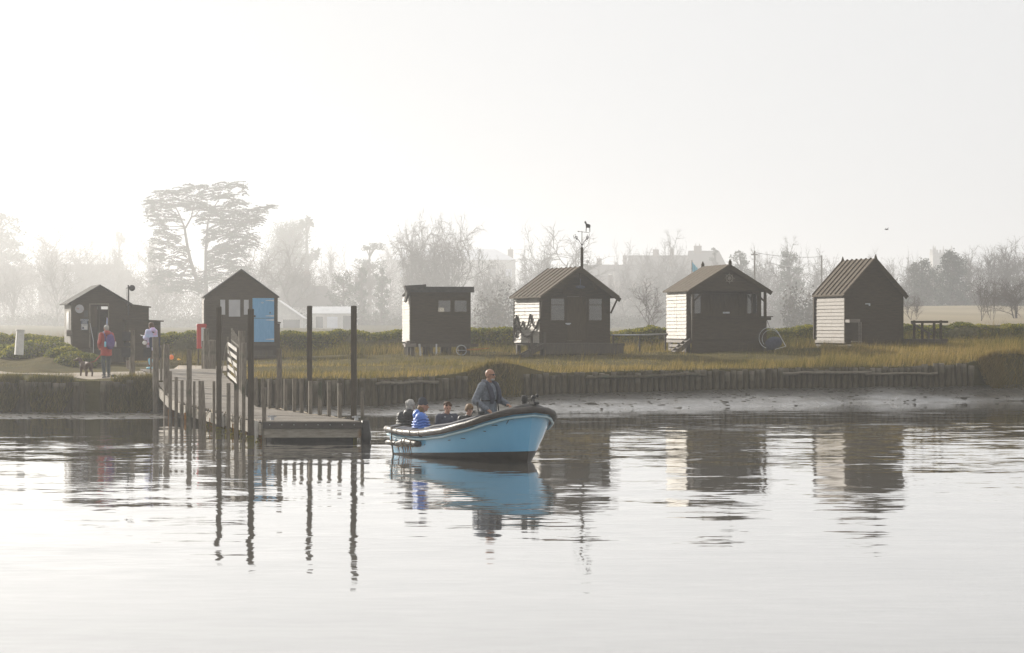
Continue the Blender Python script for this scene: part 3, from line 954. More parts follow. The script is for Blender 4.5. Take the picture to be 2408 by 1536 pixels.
def roof(W_, ze, zr, L_, of, ob, os_, th, battens=0, bat_h=0.03, bat_w=0.035):
    mb = MB()
    sl = (zr - ze) / (W_ / 2)
    for sgn in (-1, 1):
        xe = W_ / 2 + sgn * (W_ / 2 + os_)
        zel = ze - sl * os_
        mb.prism([(W_ / 2, zr + 0.01), (xe, zel + 0.01), (xe, zel + 0.01 + th), (W_ / 2, zr + 0.01 + th)], 1, -of, L_ + ob)
        for k in range(battens):
            y = -of + 0.03 + (L_ + of + ob - 0.06) * k / (battens - 1)
            a = Vector((W_ / 2, y, zr + 0.012 + th + bat_h / 2)); b = Vector((xe, y, zel + 0.012 + th + bat_h / 2))
            mb.beam(a, b, bat_w, bat_h)
    return mb

def window(parent, x0, x1, z0, z1, y, bar=None, cross=None, frame=0.035, mat='tar_vert', pane='glass'):
    mb = MB()
    f = frame
    mb.bx(x0, x0 + f, y - 0.02, y + 0.03, z0, z1); mb.bx(x1 - f, x1, y - 0.02, y + 0.03, z0, z1)
    mb.bx(x0 + f, x1 - f, y - 0.02, y + 0.03, z0, z0 + f); mb.bx(x0 + f, x1 - f, y - 0.02, y + 0.03, z1 - f, z1)
    if bar: mb.bx(x0 + f, x1 - f, y - 0.012, y + 0.022, bar - 0.015, bar + 0.015)
    if cross: mb.bx(cross - 0.03, cross + 0.03, y - 0.010, y + 0.020, z0 + f, z1 - f)
    w = mb.build('window', M[mat], parent)
    mb = MB(); mb.bx(x0 + f, x1 - f, y + 0.002, y + 0.008, z0 + f, z1 - f)
    mb.build('pane', M[pane], w)
    return w

def stilts(parent, W_, L_, h, nx=4, ny=3, w=0.13, mat='pile_wood'):
    for i in range(nx):
        for j in range(ny):
            mb = MB(); x = 0.1 + (W_ - 0.2) * i / (nx - 1); y = 0.12 + (L_ - 0.24) * j / (ny - 1)
            mb.bx(x - w / 2, x + w / 2, y - w / 2, y + w / 2, -0.45, h)
            mb.build('stilt', M[mat], parent)

def hut(name, label, x, D, zg, phi):
    return thing(name, label, 'hut', (wx(x, D), D, zg), math.radians(phi))

def steps(parent, a, b, width, n, mat='pile_wood', tread='silver_sheen_wood', along=(0, 1, 0)):
    """two stringers from a (foot) to b (top), treads between; along = direction of the width"""
    a, b, al = Vector(a), Vector(b), Vector(along)
    s_ = None
    for k in (0, 1):
        st = MB(); st.beam(a + al * width * k, b + al * width * k, 0.05, 0.18)
        o_ = st.build('step_stringer', M[mat], s_ or parent); s_ = s_ or o_
    tr = MB()
    for i in range(n):
        p = a.lerp(b, (i + 0.6) / n) + al * width / 2
        d = (b - a); d.z = 0; d.normalize()
        if abs(al.y) > 0.5: tr.box(p, (0.2, width - 0.05, 0.04))
        else: tr.box(p, (width - 0.05, 0.2, 0.04))
    tr.build('tread', M[tread], s_)

R7 = random.Random(7)
# --- hut 1: ticket hut with stepped sheds
h = hut('ticket_hut', 'dark gabled ticket hut with an open doorway, signs and two stepped sheds on its side', 170.2, 97, 1.05, 16.5)
W1, L1, zf, ze, zr = 2.15, 2.6, 0.72, 2.56, 3.2
mb = MB(); panel(mb, 0, W1, zf - .05, ze, 0, .05, [(0.72, 1.42, zf, 2.42)]); gable(mb, W1, ze, zr, 0.0, .05); mb.build('front_wall', M['tar_wood'], h)
mb = MB(); panel(mb, 0, W1, zf - .05, ze, L1 - .05, L1, [(0.75, 1.35, 2.28, 2.40), (1.45, 1.8, 2.28, 2.40)]); gable(mb, W1, ze, zr, L1 - .05, L1); mb.build('back_wall', M['tar_wood'], h)
mb = MB()
mb.bx(-.03, 0.03, 0.06, L1 - .06, zf - .05, ze)
for k in range(12): mb.bx(-.055, -.03, 0.1 + k * .2, 0.1 + k * .2 + .17, zf - .05, 2.45)
mb.build('side_wall', M['silver_sheen_wood'], h)
mb = MB(); mb.bx(W1 - .05, W1, 0.06, L1 - .06, zf - .05, ze); mb.build('side_wall', M['tar_wood'], h)
mb = MB(); mb.bx(0.02, W1 - .02, 0.02, L1 - .02, zf - .15, zf - .055); mb.build('floor', M['pile_wood'], h)
roof(W1, ze, zr, L1, .28, .15, .22, .05).build('roof', M['felt_dark'], h)
mb = MB(); mb.bx(-.075, -.056, .5, 1.5, 1.3, 2.2); w_ = mb.build('window', M['white_paint'], h)
mb = MB(); mb.bx(-.085, -.076, .58, 1.42, 1.38, 2.12); mb.build('pane', M['window_dark'], w_)
mb = MB(); mb.bx(-.22, -.056, .15, .5, 1.18, 1.42); mb.build('shelf_box', M['silver_sheen_wood'], h)
mb = MB(); mb.bx(.66, .72, -.03, .0, zf, 2.45); mb.bx(1.42, 1.46, -.03, .0, zf, 2.45); mb.bx(.66, 1.46, -.03, .0, 2.45, 2.5); mb.build('door_frame', M['post_wood'], h)
mb = MB(); mb.bx(1.08, 1.10, .08, .72, zf, 2.4); mb.bx(.72, 1.0, .10, .13, 1.55, 2.4); mb.build('door', M['tar_vert'], h)
mb = MB(); mb.prism([(1.30, 1.25), (1.41, 1.2), (1.42, 1.9), (1.38, 1.95)], 1, .055, .075); mb.build('curtain', M['pastel'], h)
mb = MB(); mb.mat = Matrix.Translation((.28, -.012, 2.28)) @ Matrix.Rotation(math.radians(90), 4, 'X')
mb.tube([(0, 0, -.008), (0, 0, .012)], .175, 24); mb.mat = None
mb.build('round_sign', M['sign_round'], h)
mb = MB(); mb.bx(.46, .72 - .1, -.02, -.002, 1.95, 2.22); mb.build('notice_board', M['sign_dark'], h)
mb = MB(); mb.bx(.34, .62, -.02, -.002, 1.42, 1.88); sg = mb.build('sale_sign', M['sign_blue'], h)
mb = MB(); mb.bx(.36, .60, -.026, -.021, 1.44, 1.68); mb.build('poster', M['paper'], sg)
mb = MB(); mb.bx(.385, .46, -.029, -.0265, 1.47, 1.56); mb.bx(.385, .575, -.029, -.0265, 1.62, 1.645); mb.build('poster_print', M['sign_blue'], sg)
fc = bpy.data.curves.new('lettering', 'FONT'); fc.body = 'ON SALE\nHERE'; fc.size = 0.088; fc.align_x = 'CENTER'; fc.extrude = 0.002; fc.space_line = 0.95
fc.materials.append(M['letter'])
fo = bpy.data.objects.new('lettering_curve', fc); COL.objects.link(fo); bpy.context.view_layer.update()
me_ = bpy.data.meshes.new_from_object(fo.evaluated_get(bpy.context.evaluated_depsgraph_get())); bpy.data.objects.remove(fo)
fo = link_mesh('lettering', me_, sg); fo.location = (.48, -.024, 1.80); fo.rotation_euler = (math.radians(90), 0, 0)
mb = MB(); mb.bx(W1, W1 + .92, .05, 1.9, .4, 2.40); mb.prism([(W1 - .02, 2.44), (W1 + 1.0, 2.33), (W1 + 1.0, 2.38), (W1 - .02, 2.50)], 1, -.05, 2.0); mb.build('upper_shed', M['tar_wood'], h)
mb = MB(); mb.bx(W1 - .1, W1 + 1.28, -.75, .04, .2, 1.78); mb.prism([(W1 - .15, 1.82), (W1 + 1.40, 1.76), (W1 + 1.40, 1.81), (W1 - .15, 1.88)], 1, -.85, .049); mb.build('lower_shed', M['tar_wood'], h)
steps(h, (0.75, -1.0, 0.05), (0.75, -.02, zf - .04), .68, 3, along=(1, 0, 0), tread='pile_wood')
mb = MB(); mb.bx(-.15, W1, -.05, L1, .12, .62); mb.build('skirting', M['pile_wood'], h)
mb = MB(); mb.tube([(.72, -1.0, 0), (.72, -1.0, 1.0), (.70, -.03, 1.7)], .012, 6); mb.build('handrail', M['grey_panel'], h)
# pole with a horn speaker at the eave of the ticket hut
t = thing('speaker_pole', 'thin pole with a horn loudspeaker above the eave of the ticket hut', 'loudspeaker', (wx(302, 96.6), 96.6, wz(707, 96.6)))
mb = MB(); mb.tube([(0, 0, -.6), (0, 0, .62)], .033, 8); mb.tube([(-.10, 0, .50), (.12, 0, .50)], .012, 6); mb.build('pole', M['iron'], t)
mb = MB(); mb.tube([(-.09, 0, .5), (-.07, 0, .1), (-.04, 0, -.1)], .006, 5); mb.build('cable', M['iron'], t)
mb = MB(); mb.tube([(.08, .1, .5), (.12, .02, .5), (.15, -.05, .5), (.17, -.16, .5)], [.03, .05, .09, .125], 14); mb.build('horn', M['sign_dark'], t, True)

# --- hut 2: blue stable door
h = hut('blue_door_hut', 'dark gabled hut with a bright blue stable door and three grey window panels', 482, 100, 1.23, 9)
W2, L2, zf, ze, zr = 3.0, 3.0, 0.70, 2.62, 3.72
mb = MB(); panel(mb, 0, W2, .3, ze, 0, .06, [(1.95, 2.86, .74, 2.58)]); gable(mb, W2, ze, zr, 0, .06); mb.build('front_wall', M['tar_wood'], h)
mb = MB(); mb.bx(0, W2, L2 - .05, L2, .3, ze); gable(mb, W2, ze, zr, L2 - .05, L2); mb.build('back_wall', M['tar_wood'], h)
mb = MB(); mb.bx(.0, .05, .07, L2 - .06, .6, ze - .02); lapped(mb, L2 - .02, .75, 2.55, 9, 0.0, .0, -1, None, .004, R7); mb.bx(-.05, 0, -.0, .03, .5, 2.5); mb.build('side_wall', M['silver_sheen_wood'], h)
mb = MB(); mb.bx(W2 - .05, W2, .07, L2 - .06, .3, ze); mb.build('side_wall', M['tar_wood'], h)
roof(W2, ze, zr, L2, .10, .1, .06, .05).build('roof', M['felt_dark'], h)
for x0, x1, z0, z1 in ((.63, .83, 1.88, 2.50), (.98, 1.45, 1.80, 2.50), (1.60, 1.80, 1.88, 2.50)):
    mb = MB(); mb.bx(x0, x1, -.025, -.002, z0, z1); mb.build('window_panel', M['grey_panel'], h)
mb = MB(); mb.bx(1.96, 2.85, -.02, .03, 1.74, 2.57); d1 = mb.build('upper_door', M['blue_door'], h)
mb = MB(); mb.bx(1.96, 2.85, -.02, .03, .75, 1.725); d2 = mb.build('lower_door', M['blue_door'], h)
for par, zz in ((d1, 2.47), (d1, 1.83), (d2, 1.66), (d2, .86)):
    mb = MB(); mb.prism([(2.84, zz - .03), (2.84, zz + .03), (2.50, zz + .008), (2.50, zz - .008)], 1, -.03, -.021); mb.build('hinge', M['sign_pale'], par)
mb = MB(); mb.bx(2.66, 2.71, -.05, -.021, 1.93, 1.99); mb.build('handle', M['iron'], d1)
mb = MB(); mb.bx(2.02, 2.08, -.045, -.021, 1.78, 1.86); mb.build('latch', M['iron'], d1)
mb = MB(); mb.tube([(2.36 + .05 * math.cos(a), -.028, 2.38 + .02 * math.sin(a)) for a in np.linspace(0, 6.28, 14)], .006, 5); mb.build('ring', M['sign_pale'], d1)
mb = MB(); mb.bx(1.9, 2.95, -.32, 0, .60, .70); mb.bx(1.0, 2.9, -.7, -.35, .1, .2); mb.bx(1.1, 2.8, -.36, -.33, .2, .4); mb.build('door_step', M['pile_wood'], h)
mb = MB(); mb.bx(0.05, W2 - .05, .02, L2, -.3, .3); mb.build('skirting', M['tar_wood'], h)
mb = MB(); mb.bx(W2, W2 + .10, .1, 1.2, 0, 1.52); mb.prism([(W2 - .01, 1.56), (W2 + .14, 1.53), (W2 + .14, 1.57), (W2 - .01, 1.6)], 1, .05, 1.25); mb.build('side_locker', M['tar_wood'], h)
# red cabinet in front of it
t = thing('lifebuoy_cabinet', 'red cabinet with a grey front panel at the left corner of the blue door hut', 'cabinet', (wx(474, 90), 90, 1.02), math.radians(10))
mb = MB(); mb.bx(-.17, .17, -.12, .12, .78, 1.62); mb.prism([(-.20, 1.62), (.20, 1.62), (.16, 1.70), (-.16, 1.70)], 1, -.15, .15); mb.build('cabinet_body', M['red_box'], t)
mb = MB(); mb.bx(-.02, .13, -.135, -.121, .85, 1.56); mb.build('panel', M['grey_panel'], t)
for x in (-.12, .12):
    mb = MB(); mb.bx(x - .03, x + .03, -.03, .03, -.3, .78); mb.build('leg', M['pile_wood'], t)

# --- hut 3: flat roof
h = hut('flat_roofed_hut', 'dark hut with a flat roof, two amber windows and a narrow sunlit-toned side', 964.7, 97, 1.5, 9)
W3, L3, zf, ze = 2.45, 2.6, .50, 2.5
mb = MB(); panel(mb, 0, W3, .42, ze, 0, .05, [(1.10, 1.66, 1.68, 2.20), (1.76, 2.32, 1.68, 2.20)]); mb.build('front_wall', M['tar_wood'], h)
mb = MB(); panel(mb, 0, W3, .42, 2.3, L3 - .05, L3, [(.6, 1.7, 1.3, 1.9)]); mb.build('back_wall', M['silver_sheen_wood'], h)
mb = MB(); mb.prism([(.07, .5), (L3 - .06, .5), (L3 - .06, 2.28), (.07, 2.5)], 0, .0, .05); lapped(mb, L3 - .02, .52, 2.30, 15, 0, 0, -1, None, .004, R7); mb.build('side_wall', M['sun_sheen_board'], h)
mb = MB(); mb.bx(W3 - .05, W3, .07, L3 - .06, .42, 2.3); mb.build('side_wall', M['tar_wood'], h)
mb = MB(); mb.bx(-.02, W3 + .02, .05, L3 - .05, .36, .42); mb.build('floor', M['silver_sheen_wood'], h)
mb = MB(); mb.prism([(-.12, 2.64), (L3 + .1, 2.36), (L3 + .1, 2.42), (-.12, 2.70)], 0, -.03, W3 + .10)
mb.bx(-.02, W3 + .12, -.16, -.125, 2.49, 2.72); mb.build('roof', M['felt_dark'], h)
mb = MB(); pts = [(-.10, -.15, 2.74), (.5, -.15, 2.78), (.62, -.12, 2.72), (.5, .4, 2.72), (-.1, 1.0, 2.66), (-.13, .4, 2.45), (-.12, -.1, 2.2)]
mb.prism([(-.22, 2.76), (.42, 2.80), (.60, 2.73), (.2, 2.70), (.02, 2.56), (-.03, 2.40), (-.16, 2.08), (-.20, 2.14), (-.14, 2.5), (-.20, 2.66)], 1, -.13, .5); mb.tube([(.45, -.1, 2.75), (.62, -.05, 2.77)], .05, 8)
mb.build('torn_felt', M['felt_dark'], h)
window(h, 1.10, 1.66, 1.68, 2.20, .0); window(h, 1.76, 2.32, 1.68, 2.20, .0)
mb = MB(); mb.bx(-.22, .22, -.2, .35, .30, .44); mb.bx(-.15, .18, .0, .4, .46, .55); mb.bx(-.2, -.17, -.15, -.12, -.3, .3); mb.bx(.16, .19, -.15, -.12, -.3, .3); mb.build('side_step', M['silver_sheen_wood'], h)
mb = MB()
mb.bx(0, W3 + .3, -.05, .03, .30, .42)
mb.build('floor_beam', M['pile_wood'], h)
stilts(h, W3, L3, .34, 4, 3, .14)
mb = MB(); mb.beam((.42, -.12, -.2), (.36, -.05, .42), .06, .06); mb.beam((1.05, -.1, -.2), (1.05, -.05, .42), .06, .06); mb.build('prop', M['grey_panel'], h)
# trolley parts under the flat roofed hut
t = thing('metal_trolley', 'rusty trolley wheel and hoop lying under the flat roofed hut', 'trolley', (wx(1085, 96.5), 96.5, 1.45), .1)
mb = MB(); mb.tube([(.0 + .2 * math.cos(a), 0, .22 + .2 * math.sin(a)) for a in np.linspace(0, 6.28, 20)], .02, 6); mb.tube([(-.2, 0, .22), (.2, 0, .22)], .012, 5); mb.build('wheel', M['metal'], t)
mb = MB(); mb.box((.45, 0, .25), (.5, .3, .06)); mb.beam((.2, 0, .25), (1.1, 0, .3), .04, .04); mb.build('frame', M['rust'], t)

# --- hut 4: ribbed roof with weathervane
h = hut('weathervane_hut', 'dark gabled hut with ribbed roof, two windows and rope draped on its sunlit-toned side', 1271.6, 95, 1.45, 19.7)
W4, L4, zf, ze, zr = 2.94, 3.0, .56, 2.42, 3.46
holes = [(.36, .98, 1.66, 2.26), (1.90, 2.52, 1.66, 2.26), (.98 + .06, 1.78, .60, 2.4)]
holes = [(.40, 1.03, 1.38, 2.30), (2.00, 2.62, 1.38, 2.30), (1.10, 1.93, .60, 2.36)]
mb = MB(); panel(mb, 0, W4, .52, ze, 0, .05, holes); gable(mb, W4, ze, zr, 0, .05); mb.build('front_wall', M['tar_wood'], h)
mb = MB(); panel(mb, 0, W4, .52, ze, L4 - .05, L4, [(.3, 1.3, 1.3, 2.3)]); gable(mb, W4, ze, zr, L4 - .05, L4); mb.build('back_wall', M['silver_sheen_wood'], h)
mb = MB(); mb.bx(.0, .05, .07, L4 - .06, .52, ze - .02); lapped(mb, L4 - .02, .54, 2.36, 13, 0, .02, -1, None, .003, R7); mb.build('side_wall', M['sun_sheen_board'], h)
mb = MB(); mb.bx(-.055, .0, -.03, .018, .52, 2.4); mb.bx(-.055, 0, L4 - .02, L4 + .02, .52, 2.4); mb.build('corner_trim', M['tar_wood'], h)
mb = MB(); mb.bx(W4 - .05, W4, .07, L4 - .06, .52, ze); mb.build('side_wall', M['tar_wood'], h)
mb = MB(); mb.bx(.02, W4 - .02, .02, L4 - .02, .42, .515); mb.build('floor', M['pile_wood'], h)
roof(W4, ze, zr, L4, .52, .15, .20, .05, 8).build('roof', M['felt'], h)
mb = MB()
sl = (zr - ze) / (W4 / 2)
for sg in (-1, 1):
    mb.beam((W4 / 2, -.53, zr - .06), (W4 / 2 + sg * (W4 / 2 + .22), -.53, ze - .06 - sl * .22), .03, .16)
mb.beam((W4 / 2, -.51, zr - .2), (W4 / 2, -.51, 2.3), .06, .06); mb.beam((.75, -.5, 2.5), (.95, -.5, 2.95), .04, .07); mb.beam((W4 - .75, -.5, 2.5), (W4 - .95, -.5, 2.95), .04, .07)
mb.build('bargeboard', M['tar_wood'], h)
mb = MB(); mb.beam((W4 + .02, -.02, 1.7), (W4 + .18, -.42, 2.35), .05, .05); mb.beam((-.02, -.02, 1.4), (-.1, -.46, 2.3), .05, .05); mb.build('eave_brace', M['tar_wood'], h)
window(h, .40, 1.03, 1.38, 2.30, 0, bar=2.02); window(h, 2.00, 2.62, 1.38, 2.30, 0, bar=2.02)
mb = MB(); mb.bx(1.11, 1.92, .0, .05, .61, 2.35); d_ = mb.build('door', M['tar_vert'], h)
mb = MB(); mb.bx(1.04, 1.26, -.03, -.001, 1.26, 1.31); mb.tube([(1.03, -.04, 1.28), (1.1, -.05, 1.25), (1.2, -.04, 1.24)], .012, 5); mb.build('hasp', M['metal'], d_)
mb = MB(); mb.ball((W4 / 2 - .02, -.56, 2.72), (.21, .03, .065), 16, 6); mb.tube([(W4 / 2 - .02, -.56, 2.78), (W4 / 2 - .02, -.56, 3.05)], .02, 6); mb.build('ship_lamp', M['navy'], h)
mb = MB(); mb.bx(-.02, W4 + .45, -.42, .0, .40, .50); mb.bx(.0, W4 + .4, -.42, -.36, .10, .398); mb.build('landing', M['pile_wood'], h)
stilts(h, W4 + .35, L4, .42, 6, 3, .15)
steps(h, (-.95, -.62, .0), (0.05, -.45, .46), .42, 3, along=(0, 1, 0))
for px_, py_ in ((-.62, -.66), (.0, -.46)):
    mb = MB(); mb.bx(px_ - .04, px_ + .04, py_ - .04, py_ + .04, -.2, .95); mb.build('stair_post', M['pile_wood'], h)
mb = MB(); mb.bx(-.02, .02, .0, .02, .5, .52); 
# rope and net festoon on the sunlit-toned side wall (hung there)
t = thing('rope_festoon', 'dark knotted rope hung in loops across the sunlit-toned side of the weathervane hut', 'rope', h.location, h.rotation_euler[2])
def sag(a, b, drop, n=12):
    out = []
    for i in range(n + 1):
        q = i / n
        out.append((-.075, a[0] + (b[0] - a[0]) * q, a[1] + (b[1] - a[1]) * q - drop * 4 * q * (1 - q) + R7.uniform(-.012, .012)))
    return out
mb = MB()
for a, b, dr in (((2.95, 1.30), (2.60, 1.62), .10), ((2.60, 1.62), (1.85, 1.38), .34), ((1.85, 1.38), (1.0, 1.66), .42), ((1.0, 1.66), (.05, 1.36), .36), ((2.60, 1.58), (2.2, 1.1), .12), ((2.5, 1.2), (.0, 1.45), .55), ((2.95, 1.1), (2.55, 1.05), .3)):
    p = sag(a, b, dr)
    mb.tube(p, [.03 + .013 * R7.random() for _ in p], 6)
mb.tube([(-.07, 2.9, 1.5), (-.08, 2.86, 1.0), (-.07, 2.94, .6)], [.03, .045, .02], 6)
mb.build('rope', M['dark_rope'], t)
mb = MB()
for _ in range(34):
    y = R7.uniform(2.4, 2.95); mb.ball((-.08, y, R7.uniform(.9, 1.5)), (.02, .035, .05), 6, 4)
mb.build('seaweed', M['dark_rope'], t)
# weathervane on its mast
t = thing('weathervane', 'iron weathervane with a standing animal on a mast above the ribbed roof', 'weathervane', (wx(1368.5, 96), 96, wz(628, 96)))
s_ = sc(96)
mb = MB(); mb.bx(-.055, .055, -.055, .055, -.55, .78); mb.bx(-.02, .02, -.075, -.056, -.3, .70); mb.build('mast', M['tar_wood'], t)
mb = MB(); mb.tube([(0, 0, .78), (0, 0, 1.42)], .014, 6); mb.tube([(0, 0, .85), (-.12, 0, 1.06), (-.24, 0, 1.16)], .014, 6); mb.tube([(0, 0, .85), (.12, 0, 1.06), (.24, 0, 1.16)], .014, 6); mb.tube([(0, -.12, 1.1), (0, 0, .9), (0, .15, 1.1)], .014, 6)
for cx_ in (-.22, .22):
    sg = -1 if cx_ < 0 else 1
    mb.tube([(cx_ + sg * .07 * (1 - k / 22) * math.cos(k * .6), 0, 1.16 + .07 * (1 - k / 22) * math.sin(k * .6)) for k in range(18)], .010, 5)
    mb.tube([(cx_ - sg * .02 + .05 * math.cos(k * .5), 0, 1.05 + .05 * math.sin(k * .5)) for k in range(10)], .010, 5)
mb.tube([(-.30, 0, 1.10), (-.34, 0, 1.24), (-.26, 0, 1.30), (-.24, 0, 1.20), (-.30, 0, 1.18)], .011, 5)
mb.tube([(.20, 0, 1.16), (.20, 0, 1.30), (.29, 0, 1.16), (.29, 0, 1.32)], .012, 5)
mb.build('bracket', M['iron'], t)
mb = MB(); mb.tube([(-.13, 0, 1.41), (.30, 0, 1.36)], .010, 6); mb.tube([(-.19, 0, 1.42), (-.12, 0, 1.41)], [.002, .03], 6)
v_ = mb.build('arrow', M['iron'], t)
mb = MB()
mb.prism([(.10, 1.80), (.13, 1.83), (.17, 1.79), (.19, 1.72), (.28, 1.70), (.33, 1.67), (.36, 1.56), (.335, 1.62), (.325, 1.58), (.325, 1.39), (.30, 1.39), (.295, 1.55), (.19, 1.56), (.175, 1.39), (.15, 1.39), (.155, 1.60), (.14, 1.70), (.10, 1.76)], 1, -.018, .018)
mb.build('animal_figure', M['iron'], v_)

# --- rail between hut 4 and hut 5
a, b = W(1437, 788, 97), W(1570, 786, 99)
mb = MB(); mb.tube([a, a.lerp(b, .5) + Vector((0, 0, -.02)), b], .035, 8)
t = thing('pipe_rail', 'pale horizontal pipe rail between the weathervane hut and the ship wheel hut', 'rail', (0, 0, 0))
mb.build('pipe', M['metal'], t, True)
for q in (.04, .5, .96):
    p = a.lerp(b, q); mb = MB(); mb.tube([(p.x, p.y, p.z), (p.x, p.y, gz(p.x, p.y) - .1)], .035, 7); mb.build('support', M['pile_wood'], t)

# --- hut 5: porch with ship wheel
h = hut('ship_wheel_hut', 'gabled hut with an open front porch, ship wheel emblem and sunlit-toned lapped side boards', 1615, 98, 1.62, 11.7)
W5, L5, zf, ze, zr, PD = 3.15, 3.0, .50, 2.50, 3.46, .68
hl = [(.12, .62, 1.5, 2.36), (2.52, 3.0, 1.5, 2.36), (1.0, 2.2, .52, 2.36)]
mb = MB(); panel(mb, 0, W5, .46, ze, 0, .05, hl); mb.build('front_wall', M['tar_vert'], h)
mb = MB(); panel(mb, 0, W5, .46, ze, L5 - .05, L5, [(1.6, 2.7, 1.3, 2.1)]); gable(mb, W5, ze, zr, L5 - .05, L5); mb.build('back_wall', M['silver_sheen_wood'], h)
mb = MB(); mb.bx(.0, .05, .07, L5 - .06, .5, ze - .02); lapped(mb, L5 - .01, .52, 2.40, 13, 0, -.02, -1, 1.45, .006, R7); mb.bx(-.02, .0, 0, L5, 2.40, 2.5); mb.build('side_wall', M['sun_sheen_board'], h)
mb = MB(); mb.bx(W5 - .05, W5, .07, L5 - .06, .46, ze); mb.build('side_wall', M['tar_vert'], h)
mb = MB(); mb.bx(.02, W5 - .02, -PD, L5 - .02, .36, .455); mb.bx(.0, W5, -PD - .03, -PD - .005, -.1, .44); mb.build('floor', M['tar_wood'], h)
roof(W5, ze, zr, L5, PD + .15, .12, .16, .05, 7, .006, .05).build('roof', M['felt'], h)
mb = MB(); gable(mb, W5, ze - .06, zr - .03, -PD - .04, -PD + .0)
sl = (zr - ze) / (W5 / 2)
for sg in (-1, 1):
    mb.beam((W5 / 2, -PD - .16, zr - .05), (W5 / 2 + sg * (W5 / 2 + .18), -PD - .16, ze - .05 - sl * .18), .025, .17)
mb.build('gable_board', M['tar_wood'], h)
for yy in (-PD - .15, L5 + .1):
    mb = MB(); mb.mat = Matrix.Translation((W5 / 2, yy, zr + .02)); mb.box((0, 0, .06), (.13, .06, .14)); mb.box((0, 0, .19), (.13, .06, .13), None, .1); mb.build('finial', M['tar_wood'], h)
for xx in (.06, W5 - .06):
    mb = MB(); mb.bx(xx - .05, xx + .05, -PD - .02 - .05, -PD + .03, -.3 if xx > 1 else .4, ze - .05); mb.build('porch_post', M['tar_wood'], h)
    sg = 1 if xx < 1 else -1
    mb = MB(); mb.beam((xx, -PD, 2.0), (xx + sg * .5, -PD, 2.44), .05, .07); mb.build('porch_brace', M['tar_wood'], h)
mb = MB(); mb.bx(.1, W5 + .18, -PD - .06, -PD + .02, 1.26, 1.38); mb.bx(.05, W5 + .25, -PD - .12, -PD + .08, 1.385, 1.42); mb.build('porch_rail', M['tar_wood'], h)
mb = MB(); mb.bx(.0, W5 - .1, -PD - .045, -PD - .015, .46, 1.26)
mb.build('porch_panel', M['tar_wood'], h)
mb = MB(); mb.tube([(W5 + .02, -PD, 1.26), (W5 + .10, -PD, 1.08), (W5 + .16, -PD, .9)], .012, 5); mb.tube([(W5 - .05, -PD - .02, 1.25), (W5 - .04, -PD - .02, 1.12)], .01, 5); mb.build('chain', M['iron'], h)
window(h, .12, .62, 1.5, 2.36, 0); window(h, 2.52, 3.0, 1.5, 2.36, 0, cross=2.76)
mb = MB(); mb.bx(1.01, 1.595, 0, .05, .53, 2.35); d_ = mb.build('door', M['tar_vert'], h)
mb = MB(); mb.bx(1.605, 2.19, 0, .05, .53, 2.35); mb.build('door', M['tar_vert'], h)
mb = MB(); mb.bx(1.52, 1.80, -.03, -.001, 1.53, 1.60); mb.build('hasp', M['metal'], d_)
mb = MB(); c = Vector((W5 / 2, -PD - .06, 2.95)); r_ = .145
mb.tube([c + Vector((r_ * math.cos(a), 0, r_ * math.sin(a))) for a in np.linspace(0, 2 * math.pi, 25)], .016, 6, cap=False)
mb.tube([c + Vector((.05 * math.cos(a), 0, .05 * math.sin(a))) for a in np.linspace(0, 2 * math.pi, 13)], .02, 6, cap=False)
for k in range(8):
    a = k * math.pi / 4; mb.tube([c, c + Vector((.22 * math.cos(a), 0, .22 * math.sin(a)))], .010, 5)
mb.build('ship_wheel', M['grey_plank'], h)
steps(h, (-.62, -.62, -.08), (.02, -.62, .46), .62, 4, along=(0, 1, 0))
mb = MB()
for z0, z1, y0, y1 in ((-.05, .10, .3, 2.6), (.16, .27, .5, 2.5), (.34, .46, 0, L5)):
    mb.bx(-.04, .0, y0, y1, z0, z1)
mb.bx(-.03, .08, .1, .2, -.3, .45); mb.bx(-.03, .08, 2.4, 2.5, -.3, .45); mb.build('skirt_board', M['silver_sheen_wood'], h)
stilts(h, W5, L5, .36, 3, 3, .14)
# barrow standing on its nose by the porch
t = thing('garden_barrow', 'grey round wire and metal barrow upended in the grass right of the ship wheel hut', 'barrow', (wx(1812, 97), 97, gz(wx(1812, 97), 97)), -.3)
mb = MB(); mb.tube([(-.05 + .42 * math.cos(a), 0, .55 + .42 * math.sin(a)) for a in np.linspace(.6, 4.4, 16)], .016, 6); mb.tube([(-.0 + .36 * math.cos(a), .08, .52 + .36 * math.sin(a)) for a in np.linspace(.6, 4.4, 16)], .012, 6)
mb.tube([(.28, .04, .80), (.62, .02, .22)], .018, 6); mb.tube([(.2, -.1, .1), (.62, .02, .22)], .014, 6); mb.build('frame', M['metal'], t)
mb = MB(); mb.ball((.10, .05, .34), (.36, .12, .26), 18, 10, rot=(0, -.3, 0)); mb.build('tray', M['navy'], t, True)
mb = MB(); mb.tube([(-.2, .0, .16 ), (-.2, .06, .16)], .15, 14); mb.build('wheel', M['black'], t)

